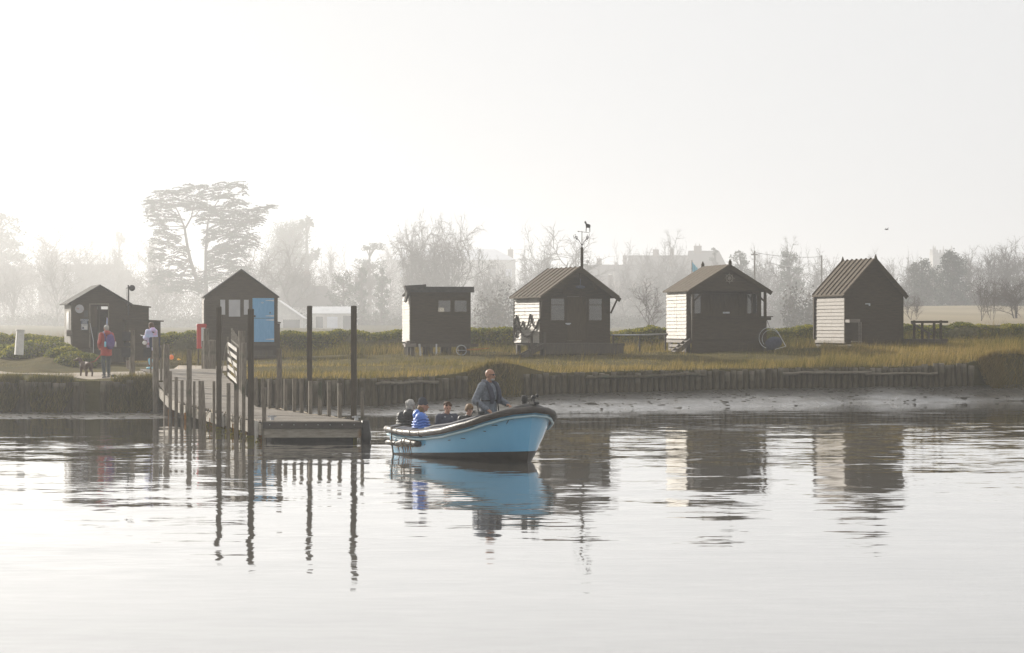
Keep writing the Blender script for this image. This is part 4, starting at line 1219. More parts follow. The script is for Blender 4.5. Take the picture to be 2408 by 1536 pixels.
# --- hut 6: steep ribbed roof
h = hut('steep_roofed_hut', 'plain dark hut with the steepest ribbed roof and two finials, rightmost of the row', 1988.7, 98, 1.8, 14.6)
W6, L6, zf, ze, zr = 2.53, 3.3, .20, 2.16, 3.52
mb = MB(); mb.bx(0, W6, 0, .05, .1, ze); gable(mb, W6, ze, zr, 0, .05); mb.build('front_wall', M['tar_wood'], h)
mb = MB(); mb.bx(0, W6, L6 - .05, L6, .1, ze); gable(mb, W6, ze, zr, L6 - .05, L6); mb.build('back_wall', M['tar_wood'], h)
mb = MB(); mb.bx(.0, .05, .07, L6 - .06, .2, ze - .02); lapped(mb, L6 - .12, .26, 2.0, 12, 0, .04, -1, None, .005, R7); mb.bx(-.06, .0, 0.0, L6 - .1, .14, .25); mb.bx(-.02, 0, .04, L6 - .1, 2.0, 2.14); mb.build('side_wall', M['silver_sheen_wood'], h)
mb = MB(); mb.bx(-.06, 0, -.03, .03, .2, 2.1); mb.bx(-.10, .0, L6 - .10, L6 + .0, .3, 2.1); mb.build('corner_trim', M['tar_wood'], h)
mb = MB(); mb.bx(W6 - .05, W6, .07, L6 - .06, .1, ze); mb.build('side_wall', M['tar_wood'], h)
mb = MB(); mb.bx(.02, W6 - .02, .02, L6 - .02, .0, .095); mb.build('floor', M['pile_wood'], h)
roof(W6, ze, zr, L6, .10, .10, .11, .06, 8, .05, .04).build('roof', M['felt'], h)
mb = MB()
sl = (zr - ze) / (W6 / 2)
for sg in (-1, 1):
    mb.beam((W6 / 2, -.115, zr - .04), (W6 / 2 + sg * (W6 / 2 + .12), -.115, ze - .04 - sl * .12), .025, .17)
mb.build('bargeboard', M['tar_wood'], h)
for yy in (-.10, L6 + .08):
    mb = MB(); mb.mat = Matrix.Translation((W6 / 2, yy, zr + .04)); mb.box((0, 0, .09), (.15, .07, .22), None, .12); mb.box((0, 0, -.04), (.11, .06, .1)); mb.build('finial', M['tar_wood'], h)
mb = MB(); mb.bx(.85, 1.06, -.03, -.001, 1.72, 1.76); mb.bx(1.0, 1.06, -.035, -.001, 1.66, 1.72); mb.build('hasp', M['metal'], h)
mb = MB(); mb.bx(-.02, .42, -.5, -.47, .98, 1.12); mb.bx(.36, .40, -.49, -.45, .1, .98); mb.bx(.44, .48, -.52, -.48, .1, 1.0); mb.bx(.05, .5, -.5, -.45, .2, .23); mb.bx(-.04, .0, -.49, -.03, .98, 1.1); mb.build('side_rail', M['silver_sheen_wood'], h)
mb = MB(); mb.bx(0.0, .9, -.6, -.02, .02, .10); mb.build('landing', M['pile_wood'], h)
for xx, yy in ((.1, .1), (.1, 1.6), (.1, 3.1), (W6 - .2, .1), (W6 - .2, 3.1), (.85, -.5)):
    mb = MB(); mb.bx(xx - .06, xx + .06, yy - .06, yy + .06, -.4, .02); mb.build('stilt', M['grey_plank'], h)
# deck to the right of it
t = thing('timber_veranda', 'small raised timber deck with a post and rail balustrade beside the rightmost hut', 'deck', (wx(2130, 99.2), 99.2, 1.8), math.radians(8))
mb = MB(); mb.bx(0, 1.50, -.9, .5, .22, .31); mb.bx(0.02, 1.48, -.88, .48, .06, .215); mb.build('deck', M['pile_wood'], t)
mb = MB(); mb.bx(-.05, 1.5, -.93, -.83, .96, 1.05); mb.build('handrail', M['tar_wood'], t)
for xx in (.08, .42, .92, 1.2):
    mb = MB(); mb.bx(xx - .045, xx + .045, -.92, -.84, .31, 1.07 if xx in (.08, 1.2) else .96); mb.build('baluster', M['tar_wood'], t)
mb = MB(); mb.beam((-.08, -1.0, .98), (.75, -1.1, .48), .05, .07); mb.beam((.62, -1.1, -.5), (.62, -1.1, .58), .08, .08, (0, 1, 0)); mb.build('stair_rail', M['pile_wood'], t)
mb = MB(); mb.bx(.35, 1.6, -1.2, -.95, -.02, .04); mb.build('step', M['pile_wood'], t)
for xx, yy in ((.4, -.8), (.95, -.8), (1.3, -1.1), (1.35, .3), (.4, .3)):
    mb = MB(); mb.bx(xx - .05, xx + .05, yy - .05, yy + .05, -.5, .06 if yy > -1 else .9 * 0 - .03); mb.build('support', M['pile_wood'], t)

# ------------------------------------------------------------------ jetty, piles and posts
JL = [(54.7, -5.6, .48), (64.5, -8.3, .48), (68.5, -9.6, .56), (76.0, -11.4, 1.15), (79.2, -12.2, 1.24)]
JR = [(54.7, -3.42, .48), (64.5, -6.85, .48), (69.5, -7.65, .62), (76.0, -9.1, 1.15), (79.2, -9.75, 1.24)]
def jedge(E, D):
    return Vector((float(np.interp(D, [e[0] for e in E], [e[1] for e in E])), D, float(np.interp(D, [e[0] for e in E], [e[2] for e in E]))))
def on_edge(E, x):
    best = None
    for D in np.linspace(54.7, 79.2, 600):
        p = jedge(E, D)
        e = abs(CX + p.x * FD / D - x)
        if best is None or e < best[0]: best = (e, p)
    return best[1]
jo = Vector((-4.5, 54.7, 0))
jt = thing('jetty', 'low timber landing stage of grey planks with a gangway sloping up to the bank', 'jetty', jo)
rj = random.Random(3)
mb = MB()
D = 54.7
while D < 79.1:
    D2 = D + 0.118
    a, b, c, d = jedge(JL, D) - jo, jedge(JR, D) - jo, jedge(JR, D2) - jo, jedge(JL, D2) - jo
    o1, o2 = rj.uniform(-.02, .03), rj.uniform(-.02, .03)
    dz = Vector((0, 0, rj.uniform(-.003, .003)))
    vs = [a + Vector((-o1, 0, 0)) + dz, b + Vector((o2, 0, 0)) + dz, c + Vector((o2, 0, 0)) + dz, d + Vector((-o1, 0, 0)) + dz]
    lo = [p - Vector((0, 0, .045)) for p in vs]
    mb.add(lo + vs, [(3, 2, 1, 0), (4, 5, 6, 7), (0, 1, 5, 4), (1, 2, 6, 5), (2, 3, 7, 6), (3, 0, 4, 7)])
    D += 0.142
mb.build('deck', M['deck_wood'], jt)
for E, sg in ((JL, -1), (JR, 1)):
    for D0, D1, n in ((54.75, 64.5, 5), (64.55, 79.1, 6)):
        for k in range(n):
            mb = MB()
            da, db = D0 + (D1 - D0) * k / n + .01, D0 + (D1 - D0) * (k + 1) / n - .01
            p, q = jedge(E, da) - jo, jedge(E, db) - jo
            off = Vector((sg * .05, 0, -.20 + rj.uniform(-.01, .01)))
            mb.beam(p + off, q + off, .05, .26); mb.build('side_board', M['grey_plank'], jt)
p, q = jedge(JL, 54.7) - jo, jedge(JR, 54.7) - jo
mb = MB(); mb.beam(p + Vector((-.03, -.06, -.09)), q + Vector((.03, -.06, -.09)), .10, .14); mb.build('front_beam', M['rub_rail'], jt)
mb = MB(); mb.beam(p + Vector((0, -.035, -.27)), q + Vector((0, -.035, -.27)), .06, .20); mb.build('front_board', M['grey_plank'], jt)
mb = MB()
for k in range(8):
    mb.ball(p.lerp(q, .06 + k * .125) + Vector((0, -.115, -.08)), .012, 6, 4)
mb.build('bolt', M['metal'], jt)
mb = MB(); vs = [jedge(JL, 54.9) - jo, jedge(JR, 54.9) - jo, jedge(JR, 64.4) - jo, jedge(JL, 64.4) - jo]
vs = [v + Vector((.25 if i in (0, 3) else -.12, 0, 0)) for i, v in enumerate(vs)]
lo = [Vector((v.x, v.y, -.4)) for v in vs]; hi = [Vector((v.x, v.y, .42)) for v in vs]
mb.add(lo + hi, [(3, 2, 1, 0), (4, 5, 6, 7), (0, 1, 5, 4), (1, 2, 6, 5), (2, 3, 7, 6), (3, 0, 4, 7)]); mb.build('float', M['boat_dark'], jt)
for D in (55.3, 57.4, 58.9, 60.9, 62.6, 66.5, 69.3):
    p = jedge(JL, D) - jo
    mb = MB(); mb.box(p + Vector((.02, 0, -p.z + .06)), (.1, .42 + rj.uniform(-.1, .2), .40)); mb.build('float_end', M['rust'], jt)
wv = []
for D in list(np.linspace(54.8, 63, 12)):
    p = jedge(JL, D)
    for _ in range(26):
        wv.append((p.x - .08 + rj.uniform(-.09, .05), D + rj.uniform(-.12, .12), rj.uniform(-.02, .13)))
o = leaf_cards('weed', np.array(wv) - np.array(jo), .035, M['weed'], None, jt); o['kind'] = 'stuff'
for x, D in ((640, 55.4), (838, 55.2)):
    mb = MB(); c = Vector((wx(x, D), D, .48)) - jo; mb.tube([c, c + Vector((0, 0, .05)), c + Vector((0, 0, .10))], [.05, .042, .045], 10); mb.beam(c + Vector((-.1, 0, .075)), c + Vector((.1, 0, .075)), .03, .03); mb.build('mooring_bollard', M['metal'], jt)
for pts in ([(-.05, 0), (.3, .35), (.9, 0.1)], [(.2, 0), (.7, .4), (1.2, 0)]):
    pass
# pale timber fenders on the left side
for x, yb in ((534, 1012), (615, 1030)):
    p = on_edge(JL, x)
    mb = MB(); mb.prism([(-.09, .46), (.09, .46), (.06, -.05), (.0, -.12), (-.05, -.02)], 1, -.03, .03); o = mb.build('fender_board', M['white_paint'], jt); o.location = p - jo + Vector((-.12, 0, -.48)); o.rotation_euler = (0, 0, -1.2)
# railing posts
def jpost(E, x, ytop, w=.075, zb=-.9, off=-.13, lean=0.0, name='railing_post', mat='post_wood'):
    p = on_edge(E, x)
    D = p.y - (.0)
    zt = wz(ytop, D)
    mb = MB()
    c = p - jo + Vector((off, 0, 0))
    mb.box((c.x + lean / 2, c.y, (zb + zt) / 2), (w, w, zt - zb), (0, math.atan2(lean, zt - zb), rj.uniform(-.3, .3)))
    return mb.build(name, M[mat], jt)
for x, yt, w in ((405, 873, .08), (419, 887, .075), (433, 895, .08), (446.5, 894, .075), (461.7, 897, .07), (477, 896, .09), (509, 897, .07), (544, 901, .085), (562.5, 903, .095), (580, 904, .075)):
    jpost(JL, x + 1.5 * 6, yt, w, off=-.16)
jpost(JL, 491.7 + 9, 896, .085, off=-.16, lean=-.12)
jpost(JL, 453 + 9, 821, .11, off=-.2)
jpost(JL, 621, 911, .085, off=0)
for x, yt in ((600, 888), (616, 891), (632, 891.5), (650, 891), (669, 891), (689.5, 891), (706.5, 890), (727, 896), (749, 897), (771, 898.5), (795.7, 901.5)):
    jpost(JR, x - 6, yt, .085, zb=.2, off=.09)
jpost(JR, 642, 819, .11, zb=-.9, off=.16)
jpost(JR, 843, 912, .08, off=.09)
mb = MB(); c = jedge(JR, 54.7) - jo + Vector((.10, -.05, .0)); mb.tube([(c.x, c.y, -.25), (c.x + .03, c.y, .1), (c.x, c.y, .5)], [.07, .11, .09], 9); mb.build('corner_fender', M['black'], jt, True)
# slack rope along both sides
for E, xs_ in ((JL, [(470, 500), (505, 540), (545, 575)]), (JR, [(606, 650), (650, 700), (706, 760), (765, 805)])):
    for x0, x1 in xs_:
        a, b = on_edge(E, x0), on_edge(E, x1)
        sg = -1 if E is JL else 1
        pts = []
        for k in range(9):
            q = k / 8; p = a.lerp(b, q); p.z = .50 - (.22 if E is JL else .03) * 4 * q * (1 - q) + rj.uniform(-.01, .01); p.x += sg * .10
            pts.append(p - jo)
        mb = MB(); mb.tube(pts, .014, 6); mb.build('side_rope', M['rope'], jt, True)

# tall mooring piles
for x, D, yt, w, lab in ((515, 60.0, 720.6, .125, 'tall dark pile on the far left of the jetty before the blue door hut windows'),
                         (590, 55.2, 726, .135, 'tall square dark pile at the near left corner of the jetty, overlapping the blue door'),
                         (728, 60.0, 719, .125, 'tall square dark pile on the far right side of the jetty before the bare hedge'),
                         (832, 55.6, 719, .135, 'tall square dark pile at the near right corner of the jetty')):
    t = thing('mooring_pile', lab, 'pile', (wx(x, D), D, 0), .05, 'tall mooring piles round the jetty')
    zt = wz(yt, D)
    mb = MB(); mb.bx(-w / 2, w / 2, -w / 2, w / 2, -1.0, zt - .02); mb.box((0, 0, zt - .01), (w * .98, w * .98, .02), None, .8); mb.build('shaft', M['pile_wood'], t)
    mb = MB()
    for z in (.02, .10): mb.box((0, 0, z), (w + .012, w + .012, .07))
    mb.build('weed_band', M['weed'], t)

# old posts at the shore end
def old_post(x, D, ytop, w, label, zb=-.6, square=False, group=None, flare=1.0):
    X = wx(x, D); zt = wz(ytop, D)
    zg = min(gz(X, D), 0.9) if D > 76 else -1.0
    mb = MB()
    r = w / 2
    n = 10 if not square else 4
    k = 7
    mb.tube([(rj.uniform(-.008, .008), rj.uniform(-.008, .008), zg - .3 + (zt - zg + .3) * i / k) for i in range(k + 1)], [r * (1 if not square else 1.35) * (1 + rj.uniform(-.04, .04)) * (flare if i == k else 1) for i in range(k + 1)], n)
    o = mb.build('timber_post', M['post_wood'], loc=(X, D, 0))
    o.rotation_euler = (0, rj.uniform(-.012, .012), .7 if square else 0)
    return tag(o, label, 'post', group)
old_post(310.5, 78.2, 776, .19, 'thick old post carrying three dark signs at the left side of the gangway')
old_post(367, 72.2, 792.6, .18, 'thick old post with a dark blue sign standing in front of the girl')
old_post(391, 70.2, 809, .18, 'thick round post with a flat top between the girl and the orange buoy')
old_post(485, 79.5, 773, .18, 'thick old post at the head of the gangway beside the red cabinet')
old_post(354, 76.0, 800, .06, 'thin iron post holding a small dark sign left of the gangway')
old_post(379, 73.5, 812, .06, 'thin dark post between the two thick posts left of the gangway', square=True)
old_post(476, 79.8, 802, .07, 'slim dark post just left of the thick post by the red cabinet', square=True)
old_post(497, 80.2, 800, .24, 'broad dark stump behind the gangway beside the tall pile', square=True)
old_post(569.5, 71.2, 778, .16, 'gnarled tall post behind the white gate at the gangway', flare=1.35)
old_post(572.5, 70.2, 806, .15, 'thick post between the white gate and the tall near pile')
# signs nailed to them
def sign(x0, x1, y0, y1, D, mat, label, rnd_=False, rz=0.0):
    t = W((x0 + x1) / 2, (y0 + y1) / 2, D)
    w, h_ = (x1 - x0) / sc(D), (y1 - y0) / sc(D)
    mb = MB()
    n = 6; r = min(w, h_) * (.45 if rnd_ else .14)
    poly = []
    for cx_, cz_, a0 in ((w / 2 - r, h_ / 2 - r, 0), (-w / 2 + r, h_ / 2 - r, 90), (-w / 2 + r, -h_ / 2 + r, 180), (w / 2 - r, -h_ / 2 + r, 270)):
        for k in range(n + 1):
            a = math.radians(a0 + 90 * k / n); poly.append((cx_ + r * math.cos(a), cz_ + r * math.sin(a)))
    mb.prism(poly, 1, -.012, .012)
    o = mb.build('signboard', M[mat], loc=t); o.rotation_euler = (0, 0, rz)
    return tag(o, label, 'sign')
sign(287, 307, 780, 802, 78.05, 'sign_dark', 'upper square dark sign on the leftmost thick post')
sign(291, 307, 805.5, 815, 78.05, 'sign_dark', 'small rounded dark plate between two signs on the leftmost thick post', True)
sign(286, 307, 817, 840, 78.05, 'sign_dark', 'lower square dark sign on the leftmost thick post')
sign(351, 376, 793, 817, 72.4, 'sign_blue', 'dark blue square sign behind the thick post in front of the girl')
sign(337, 356, 817, 841, 75.9, 'sign_dark', 'dark square sign on the thin iron post below the girl')
sign(373, 379, 817, 842, 73.4, 'sign_dark', 'narrow dark board edge on the thin post right of the girl', rz=1.1)

# gate standing open along the right edge of the gangway
t = thing('gate', 'white five bar gate standing open beside the gangway, topped with a comb of pales', 'gate', (0, 0, 0))
A, B_ = Vector((wx(536, 75.2), 75.2, 1.05)), Vector((wx(561, 71.4), 71.4, .84))
mb = MB()
for k in range(5):
    dz = Vector((0, 0, .10 + .235 * k)); mb.beam(A + dz, B_ + dz, .03, .10)
mb.build('rail', M['white_paint'], t)
mb = MB(); mb.beam(A + Vector((0, 0, -.15)), A + Vector((0, 0, 1.25)), .07, .09, (0, 1, 0)); mb.build('stile', M['post_wood'], t)
mb = MB(); mb.beam(B_ + Vector((0, 0, -.25)), B_ + Vector((0, 0, 1.15)), .10, .10, (0, 1, 0)); mb.build('stile', M['post_wood'], t)
mb = MB(); mb.beam(A + Vector((-.03, 0, 1.05)), B_ + Vector((-.03, 0, .1)), .03, .05); mb.beam(A + Vector((-.06, 0, 1.0)), A + Vector((-.16, -.4, .0)), .03, .03, (0, 1, 0)); mb.build('brace', M['post_wood'], t)
mb = MB()
C_, E_ = Vector((wx(545, 75.4), 75.4, 0)), Vector((wx(562, 71.6), 71.6, 0))
for k in range(11):
    p = C_.lerp(E_, k / 10); zt = wz(771 + 25 * k / 10, p.y); mb.beam((p.x, p.y, zt - .62), (p.x, p.y, zt - rj.uniform(0, .03)), .05, .022, (0, 1, 0))
mb.beam((C_.x, C_.y, wz(800, C_.y)), (E_.x, E_.y, wz(815, E_.y)), .03, .05); mb.build('pale', M['grey_plank'], t)

# small things on the shore
D = 88.0; t = thing('buoy', 'bright orange ball buoy lying on the grass by the gangway', 'buoy', (wx(403, D), D, wz(846, D)))
mb = MB(); mb.ball((0, 0, .09), .092, 18, 12); mb.build('ball', M['orange'], t, True)
mb = MB(); mb.tube([(.05, 0, .16), (.085, 0, .19)], .02, 8); mb.build('eyelet', M['black'], t)
D = 88.3; mb = MB(); mb.ball((0, 0, .03), (.05, .03, .035), 10, 6); mb.ball((.05, 0, .02), (.03, .02, .02), 8, 5); o = mb.build('small_float', M['yellow'], loc=(wx(419.5, D), D, wz(847, D))); tag(o, 'small yellow float on the ground right of the orange buoy', 'float')
D = 90.0; mb = MB(); mb.box((0, 0, .36), (.30, .30, .9), (0, .06, 0.35), .9); mb.box((0.02, 0, .83), (.31, .31, .04), (0, .06, .35)); o = mb.build('marker_post', M['concrete'], loc=(wx(46, D), D, wz(829, D))); tag(o, 'leaning pale stone marker post among the green mounds', 'marker')
D = 89; mb = MB(); mb.tube([(0, 0, 0), (0, 0, .28)], [.12, .13], 14); mb.tube([(0, 0, .28), (0, 0, .30)], [.135, .135], 14); o = mb.build('bucket', M['brick'], loc=(wx(305, 90), 90, gz(wx(305, 90), 90))); tag(o, 'faded orange tub by the steps of the ticket hut, partly behind a post', 'tub')
for k, (x, y, w) in enumerate(((245.5, 880, .17), (255, 880.5, .12), (268, 882, .24))):
    D = 78.6; mb = MB(); mb.ball((0, 0, .03), (w / 2, .07, .06 + .01 * k), 9, 6, rot=(0, .1 * k, .3)); o = mb.build('stone', M['sign_dark'], loc=(wx(x, D), D, gz(wx(x, D), D)))
    tag(o, ['rounded dark stone on the path below the walker', 'smallest dark stone on the path between two others', 'flattest dark stone on the path by the walker\'s feet'][k], 'stone')
# ------------------------------------------------------------------ ferry boat
bt = thing('ferry_boat', 'pale blue open ferry boat with a thick dark rubbing collar carrying five people', 'boat', (-1.85, 50.22, 0), math.atan2(-.863, .505))
BG = [(0, .80), (.12, .88), (.3, .95), (.5, .97), (.7, .96), (.8, .90), (.88, .76), (.94, .55), (.975, .33), (1, .0)]
BW = [(0, .70), (.3, .86), (.5, .82), (.68, .70), (.82, .50), (.92, .29), (.97, .14), (1, .0)]
GZ = [(0, .55), (.2, .51), (.4, .52), (.6, .61), (.8, .77), (.9, .91), (.96, 1.01), (1, 1.06)]
def bsec(s, z):
    """hull surface at station s and height z: (x, half breadth)"""
    zg, bg_, bw = interp(s, GZ), interp(s, BG), interp(s, BW)
    xw = 4.25 * s
    xg = 4.46 * s - .02 * (1 - s)
    if z >= 0:
        t = min(1, z / zg)
        return xw + (xg - xw) * t ** 1.1, bw + (bg_ - bw) * t ** 0.75
    t = min(1, -z / .34)
    return xw - .12 * s * t, bw * (1 - t) ** 0.55
SS = [0, .06, .12, .2, .28, .36, .44, .52, .6, .67, .73, .79, .84, .88, .915, .94, .96, .975, .988, 1.0]
def band(s): return .02 + .20 * s
def strip(mb, zs_of):
    rows = []
    for sg in (1, -1):
        rows = []
        for s in SS:
            rows.append([(bsec(s, z)[0], sg * bsec(s, z)[1], z) for z in zs_of(s)])
        b = len(mb.v); n = len(rows[0])
        for r in rows: mb.v.extend(r)
        for i in range(len(rows) - 1):
            for j in range(n - 1):
                f = (b + i * n + j, b + (i + 1) * n + j, b + (i + 1) * n + j + 1, b + i * n + j + 1)
                mb.f.append(f if sg < 0 else f[::-1]); mb.m.append(0)
    return mb
mb = strip(MB(), lambda s: [band(s) + (interp(s, GZ) - band(s)) * k / 10 for k in range(11)])
tz = [band(0) + (.55 - band(0)) * k / 6 for k in range(7)]
prev = len(mb.v)
for z in tz:
    x, b = bsec(0, z); mb.v.extend([(x, b, z), (x, -b, z)])
for k in range(6):
    mb.f.append((prev + 2 * k, prev + 2 * k + 1, prev + 2 * k + 3, prev + 2 * k + 2)); mb.m.append(0)
mb.build('hull', M['hull_blue'], bt, True)
mb = strip(MB(), lambda s: [-.339, -.3, -.2, -.1, 0, band(s) * .5, band(s)])
mb.build('bottom', M['antifoul'], bt, True)
def gun(s, off=0.0, dz=0.0, sg=-1):
    zg = interp(s, GZ); x, b = bsec(s, zg)
    return Vector((x + off * .5 * max(0, s - .9) * 10, sg * max(0.0, b + off), zg + dz))
def around(off, dz, s0=0.0):
    pts = [gun(s, off, dz, -1) for s in SS if s >= s0] + [gun(s, off, dz, 1) for s in reversed(SS) if s >= s0]
    return pts
mb = MB(); p = around(.045, -.035)
p = [Vector((-.12, -.40, .465)), ] and p
mb.tube(p, [.064 + .004 * math.sin(i * 2.1) for i in range(len(p))], 10)
mb.tube([p[0], Vector((p[0].x - .01, -.4, p[0].z)), Vector((p[0].x - .02, 0, p[0].z)), Vector((p[0].x - .01, .4, p[0].z)), p[-1]], .063, 10)
o = mb.build('rubbing_collar', M['rub_rail'], bt, True)
for s in (.03, .09, .16, .23, .31, .4):
    mb = MB(); g0 = gun(s, .045, -.035); mb.tube([g0 + Vector((-.02, 0, 0)), g0 + Vector((.02, 0, 0))], .070, 10); mb.build('lashing', M['rub_rail'], o)
mb = MB(); mb.tube(around(.012, -.15), .026, 8); mb.build('trim_strake', M['hull_trim'], bt, True)
# side decks, coaming, foredeck
def ribbon(s0, s1, oa, za, ob, zb, n=26, mat='boat_grey', name='side_deck', sides=(-1, 1), th=0.0):
    mb = MB()
    for sg in sides:
        b = len(mb.v)
        for k in range(n + 1):
            s = s0 + (s1 - s0) * k / n
            p, q = gun(s, oa, za, sg), gun(s, ob, zb, sg)
            mb.v.extend([tuple(p), tuple(q)])
        for k in range(n):
            mb.f.append((b + 2 * k, b + 2 * k + 1, b + 2 * k + 3, b + 2 * k + 2)); mb.m.append(0)
    return mb.build(name, M[mat], bt, True)
ribbon(0, .80, .0, .02, -.20, .055)
ribbon(0, .80, -.20, .055, -.34, -.36, name='inner_side', mat='boat_dark')
mb = MB()
for sg in (-1, 1):
    mb.tube([gun(s, -.15, .05 + .035 * min(1, max(0, (s - .36) * 12)), sg) for s in np.linspace(.36, .82, 22)], .035, 8)
mb.build('coaming', M['boat_grey'], bt, True)
ribbon(.36, .82, -.04, .03, -.145, .075, mat='boat_grey', name='coaming_side')
mb = MB(); n = 24; top = []
ss = [s for s in np.linspace(.78, 1.0, 16)]
for s in ss:
    p = gun(s, .0, .03, -1)
    for k in range(9):
        y = p.y + (-2 * p.y) * k / 8
        mb.v.append((p.x, y, p.z + .10 * (1 - (abs(y) / max(.02, abs(p.y))) ** 2.0) * min(1, abs(p.y) / .4)))
for i in range(len(ss) - 1):
    for k in range(8):
        mb.f.append((i * 9 + k, (i + 1) * 9 + k, (i + 1) * 9 + k + 1, i * 9 + k + 1)); mb.m.append(0)
mb.build('foredeck', M['boat_dark'], bt, True)
mb = MB(); poly = [(bsec(s, .15)[0], -bsec(s, .15)[1] + .05) for s in SS if s < .97] + [(bsec(s, .15)[0], bsec(s, .15)[1] - .05) for s in reversed(SS) if s < .97]
mb.prism(poly, 2, .10, .14); mb.build('floor', M['boat_dark'], bt)
for y0, y1, x0, x1 in ((-.70, -.36, .35, 2.3), (.36, .70, .35, 2.3), (-.35, .35, .05, .42)):
    mb = MB(); mb.bx(x0, x1, y0, y1, .34, .385); mb.build('bench', M['boat_grey'], bt)
mb = MB(); mb.bx(.02, .05, -.72, .72, .1, .52); mb.build('transom', M['boat_dark'], bt)
mb = MB(); mb.tube([(4.05, .05, .95), (4.05, .05, 1.17), (4.05, .05, 1.18), (4.05, .05, 1.27), (4.05, .05, 1.29)], [.05, .05, .065, .065, .035], 12); mb.build('bow_light', M['black'], bt)
mb = MB(); mb.mat = Matrix.Translation((-.42, .06, .09)); mb.box((4.78, .02, 1.06), (.2, .12, .05)); mb.ball((4.80, .0, 1.17), (.05, .05, .045), 10, 6); mb.beam((4.80, 0, 1.06), (4.80, 0, 1.16), .035, .035, (0, 1, 0)); mb.beam((4.66, .05, 1.07), (4.74, .0, 1.2), .03, .03, (0, 1, 0)); mb.ball((4.84, .06, 1.20), (.03, .03, .04), 8, 5); mb.build('anchor_fitting', M['black'], bt)
mb = MB(); mb.mat = Matrix.Translation((-.25, -.1, -.02)); mb.bx(3.28, 3.5, -.42, -.28, .3, .98); mb.build('control_box', M['boat_dark'], bt)
mb = MB(); mb.mat = Matrix.Translation((-.25, -.1, -.02)); mb.tube([(3.38, -.35, .95), (3.34, -.35, 1.13)], .014, 6); mb.ball((3.34, -.35, 1.14), .025, 8, 6); mb.tube([(3.42, -.39, .96), (3.32, -.43, .98), (3.2, -.39, .93)], .012, 6); mb.build('throttle', M['black'], bt)
mb = MB(); mb.beam((.9, .94, .62), (2.7, .93, .74), .05, .05); mb.bx(.55, .62, .80, .93, .5, .72); mb.build('stern_rail', M['black'], bt)
for s0, z0, ln, dz in ((.935, .80, .16, .05), (.90, .72, .10, .0), (.95, .74, .05, .14), (.62, .38, .10, .02), (.72, .44, .14, .0), (.86, .60, .06, .0), (.40, .25, .07, .02), (.80, .86 * .78, .22, .03)):
    mb = MB(); pp = []
    for k_ in range(5):
        s = s0 + ln / 4.3 * k_ / 4; x_, b_ = bsec(s, z0 + dz * k_ / 4); pp.append((x_, -b_ - .002, z0 + dz * k_ / 4 + rj.uniform(-.006, .006)))
    mb.tube(pp, [.003, .008, .006, .009, .002], 5); mb.build('scuff', M['boat_dark'], bt)
for s0 in (.155, .19, .215, .235, .26, .10):
    mb = MB(); pp = []
    for k_ in range(5):
        z = .20 - .17 * k_ / 4; x_, b_ = bsec(s0, z); pp.append((x_, -b_ + .001, z))
    mb.tube(pp, [.018, .016, .012, .008, .004], 6); mb.build('rust_streak', M['rust'], bt)
# rope fender lashed on the quarter, and the rope that holds it
t = thing('rope_fender', 'long rusty brown log fender lashed along the starboard quarter of the blue boat', 'fender', bt.location, bt.rotation_euler[2]); t.rotation_euler = bt.rotation_euler
pts = []; rr_ = []
for k in range(13):
    s = .0 + .385 * k / 12
    z = .235 + .09 * s + .035 * math.exp(-((k - 7.5) / 2.2) ** 2) - .02 * math.exp(-((k - 4.5) / 1.6) ** 2)
    x, b = bsec(max(0, s), z); pts.append((x + (s * 4.4 if s < 0 else 0) - .02, -b - .055, z)); rr_.append(.055 + .02 * math.exp(-((k - 8) / 3) ** 2))
mb = MB(); mb.tube(pts, rr_, 9); mb.build('log', M['rub_rail'], t, True)
for k in (2, 5, 7, 8, 10):
    mb = MB(); mb.ball(pts[k], (.03, rr_[k] + .012, rr_[k] + .012), 8, 6); mb.build('binding', M['rope'], t)
for k in range(9):
    a = rj.uniform(5, 9); i = int(a); p_ = Vector(pts[i]).lerp(Vector(pts[i + 1]), a - i); mb = MB(); mb.tube([p_, p_ + Vector((rj.uniform(-.1, .1), -.05, -.06)), p_ + Vector((rj.uniform(-.15, .15), -.02, -.09))], .008, 5); mb.build('frayed_end', M['rope'], t)
mb = MB(); g0 = gun(.11, .0, .06); x, b = bsec(.11, .3)
mb.tube([(g0.x + .1, g0.y + .12, g0.z + .02), (g0.x, g0.y - .10, g0.z - .02), (g0.x - .05, -b - .12, .32), (x - .04, -b - .11, .2), (x - .10, -b - .06, .05), (x - .16, -b - .02, -.06)], .016, 7)
o = mb.build('mooring_rope', M['dark_rope'], None, True); o.location = bt.location; o.rotation_euler = bt.rotation_euler
tag(o, 'dark rope trailing from the stern of the blue boat into the water', 'rope')

# ------------------------------------------------------------------ people
def remesh(o, vox, smooth=3):
    m = o.modifiers.new('remesh', 'REMESH'); m.mode = 'VOXEL'; m.voxel_size = vox; m.use_smooth_shade = True
    if smooth:
        s = o.modifiers.new('smooth', 'SMOOTH'); s.iterations = smooth; s.factor = 0.5
    return o

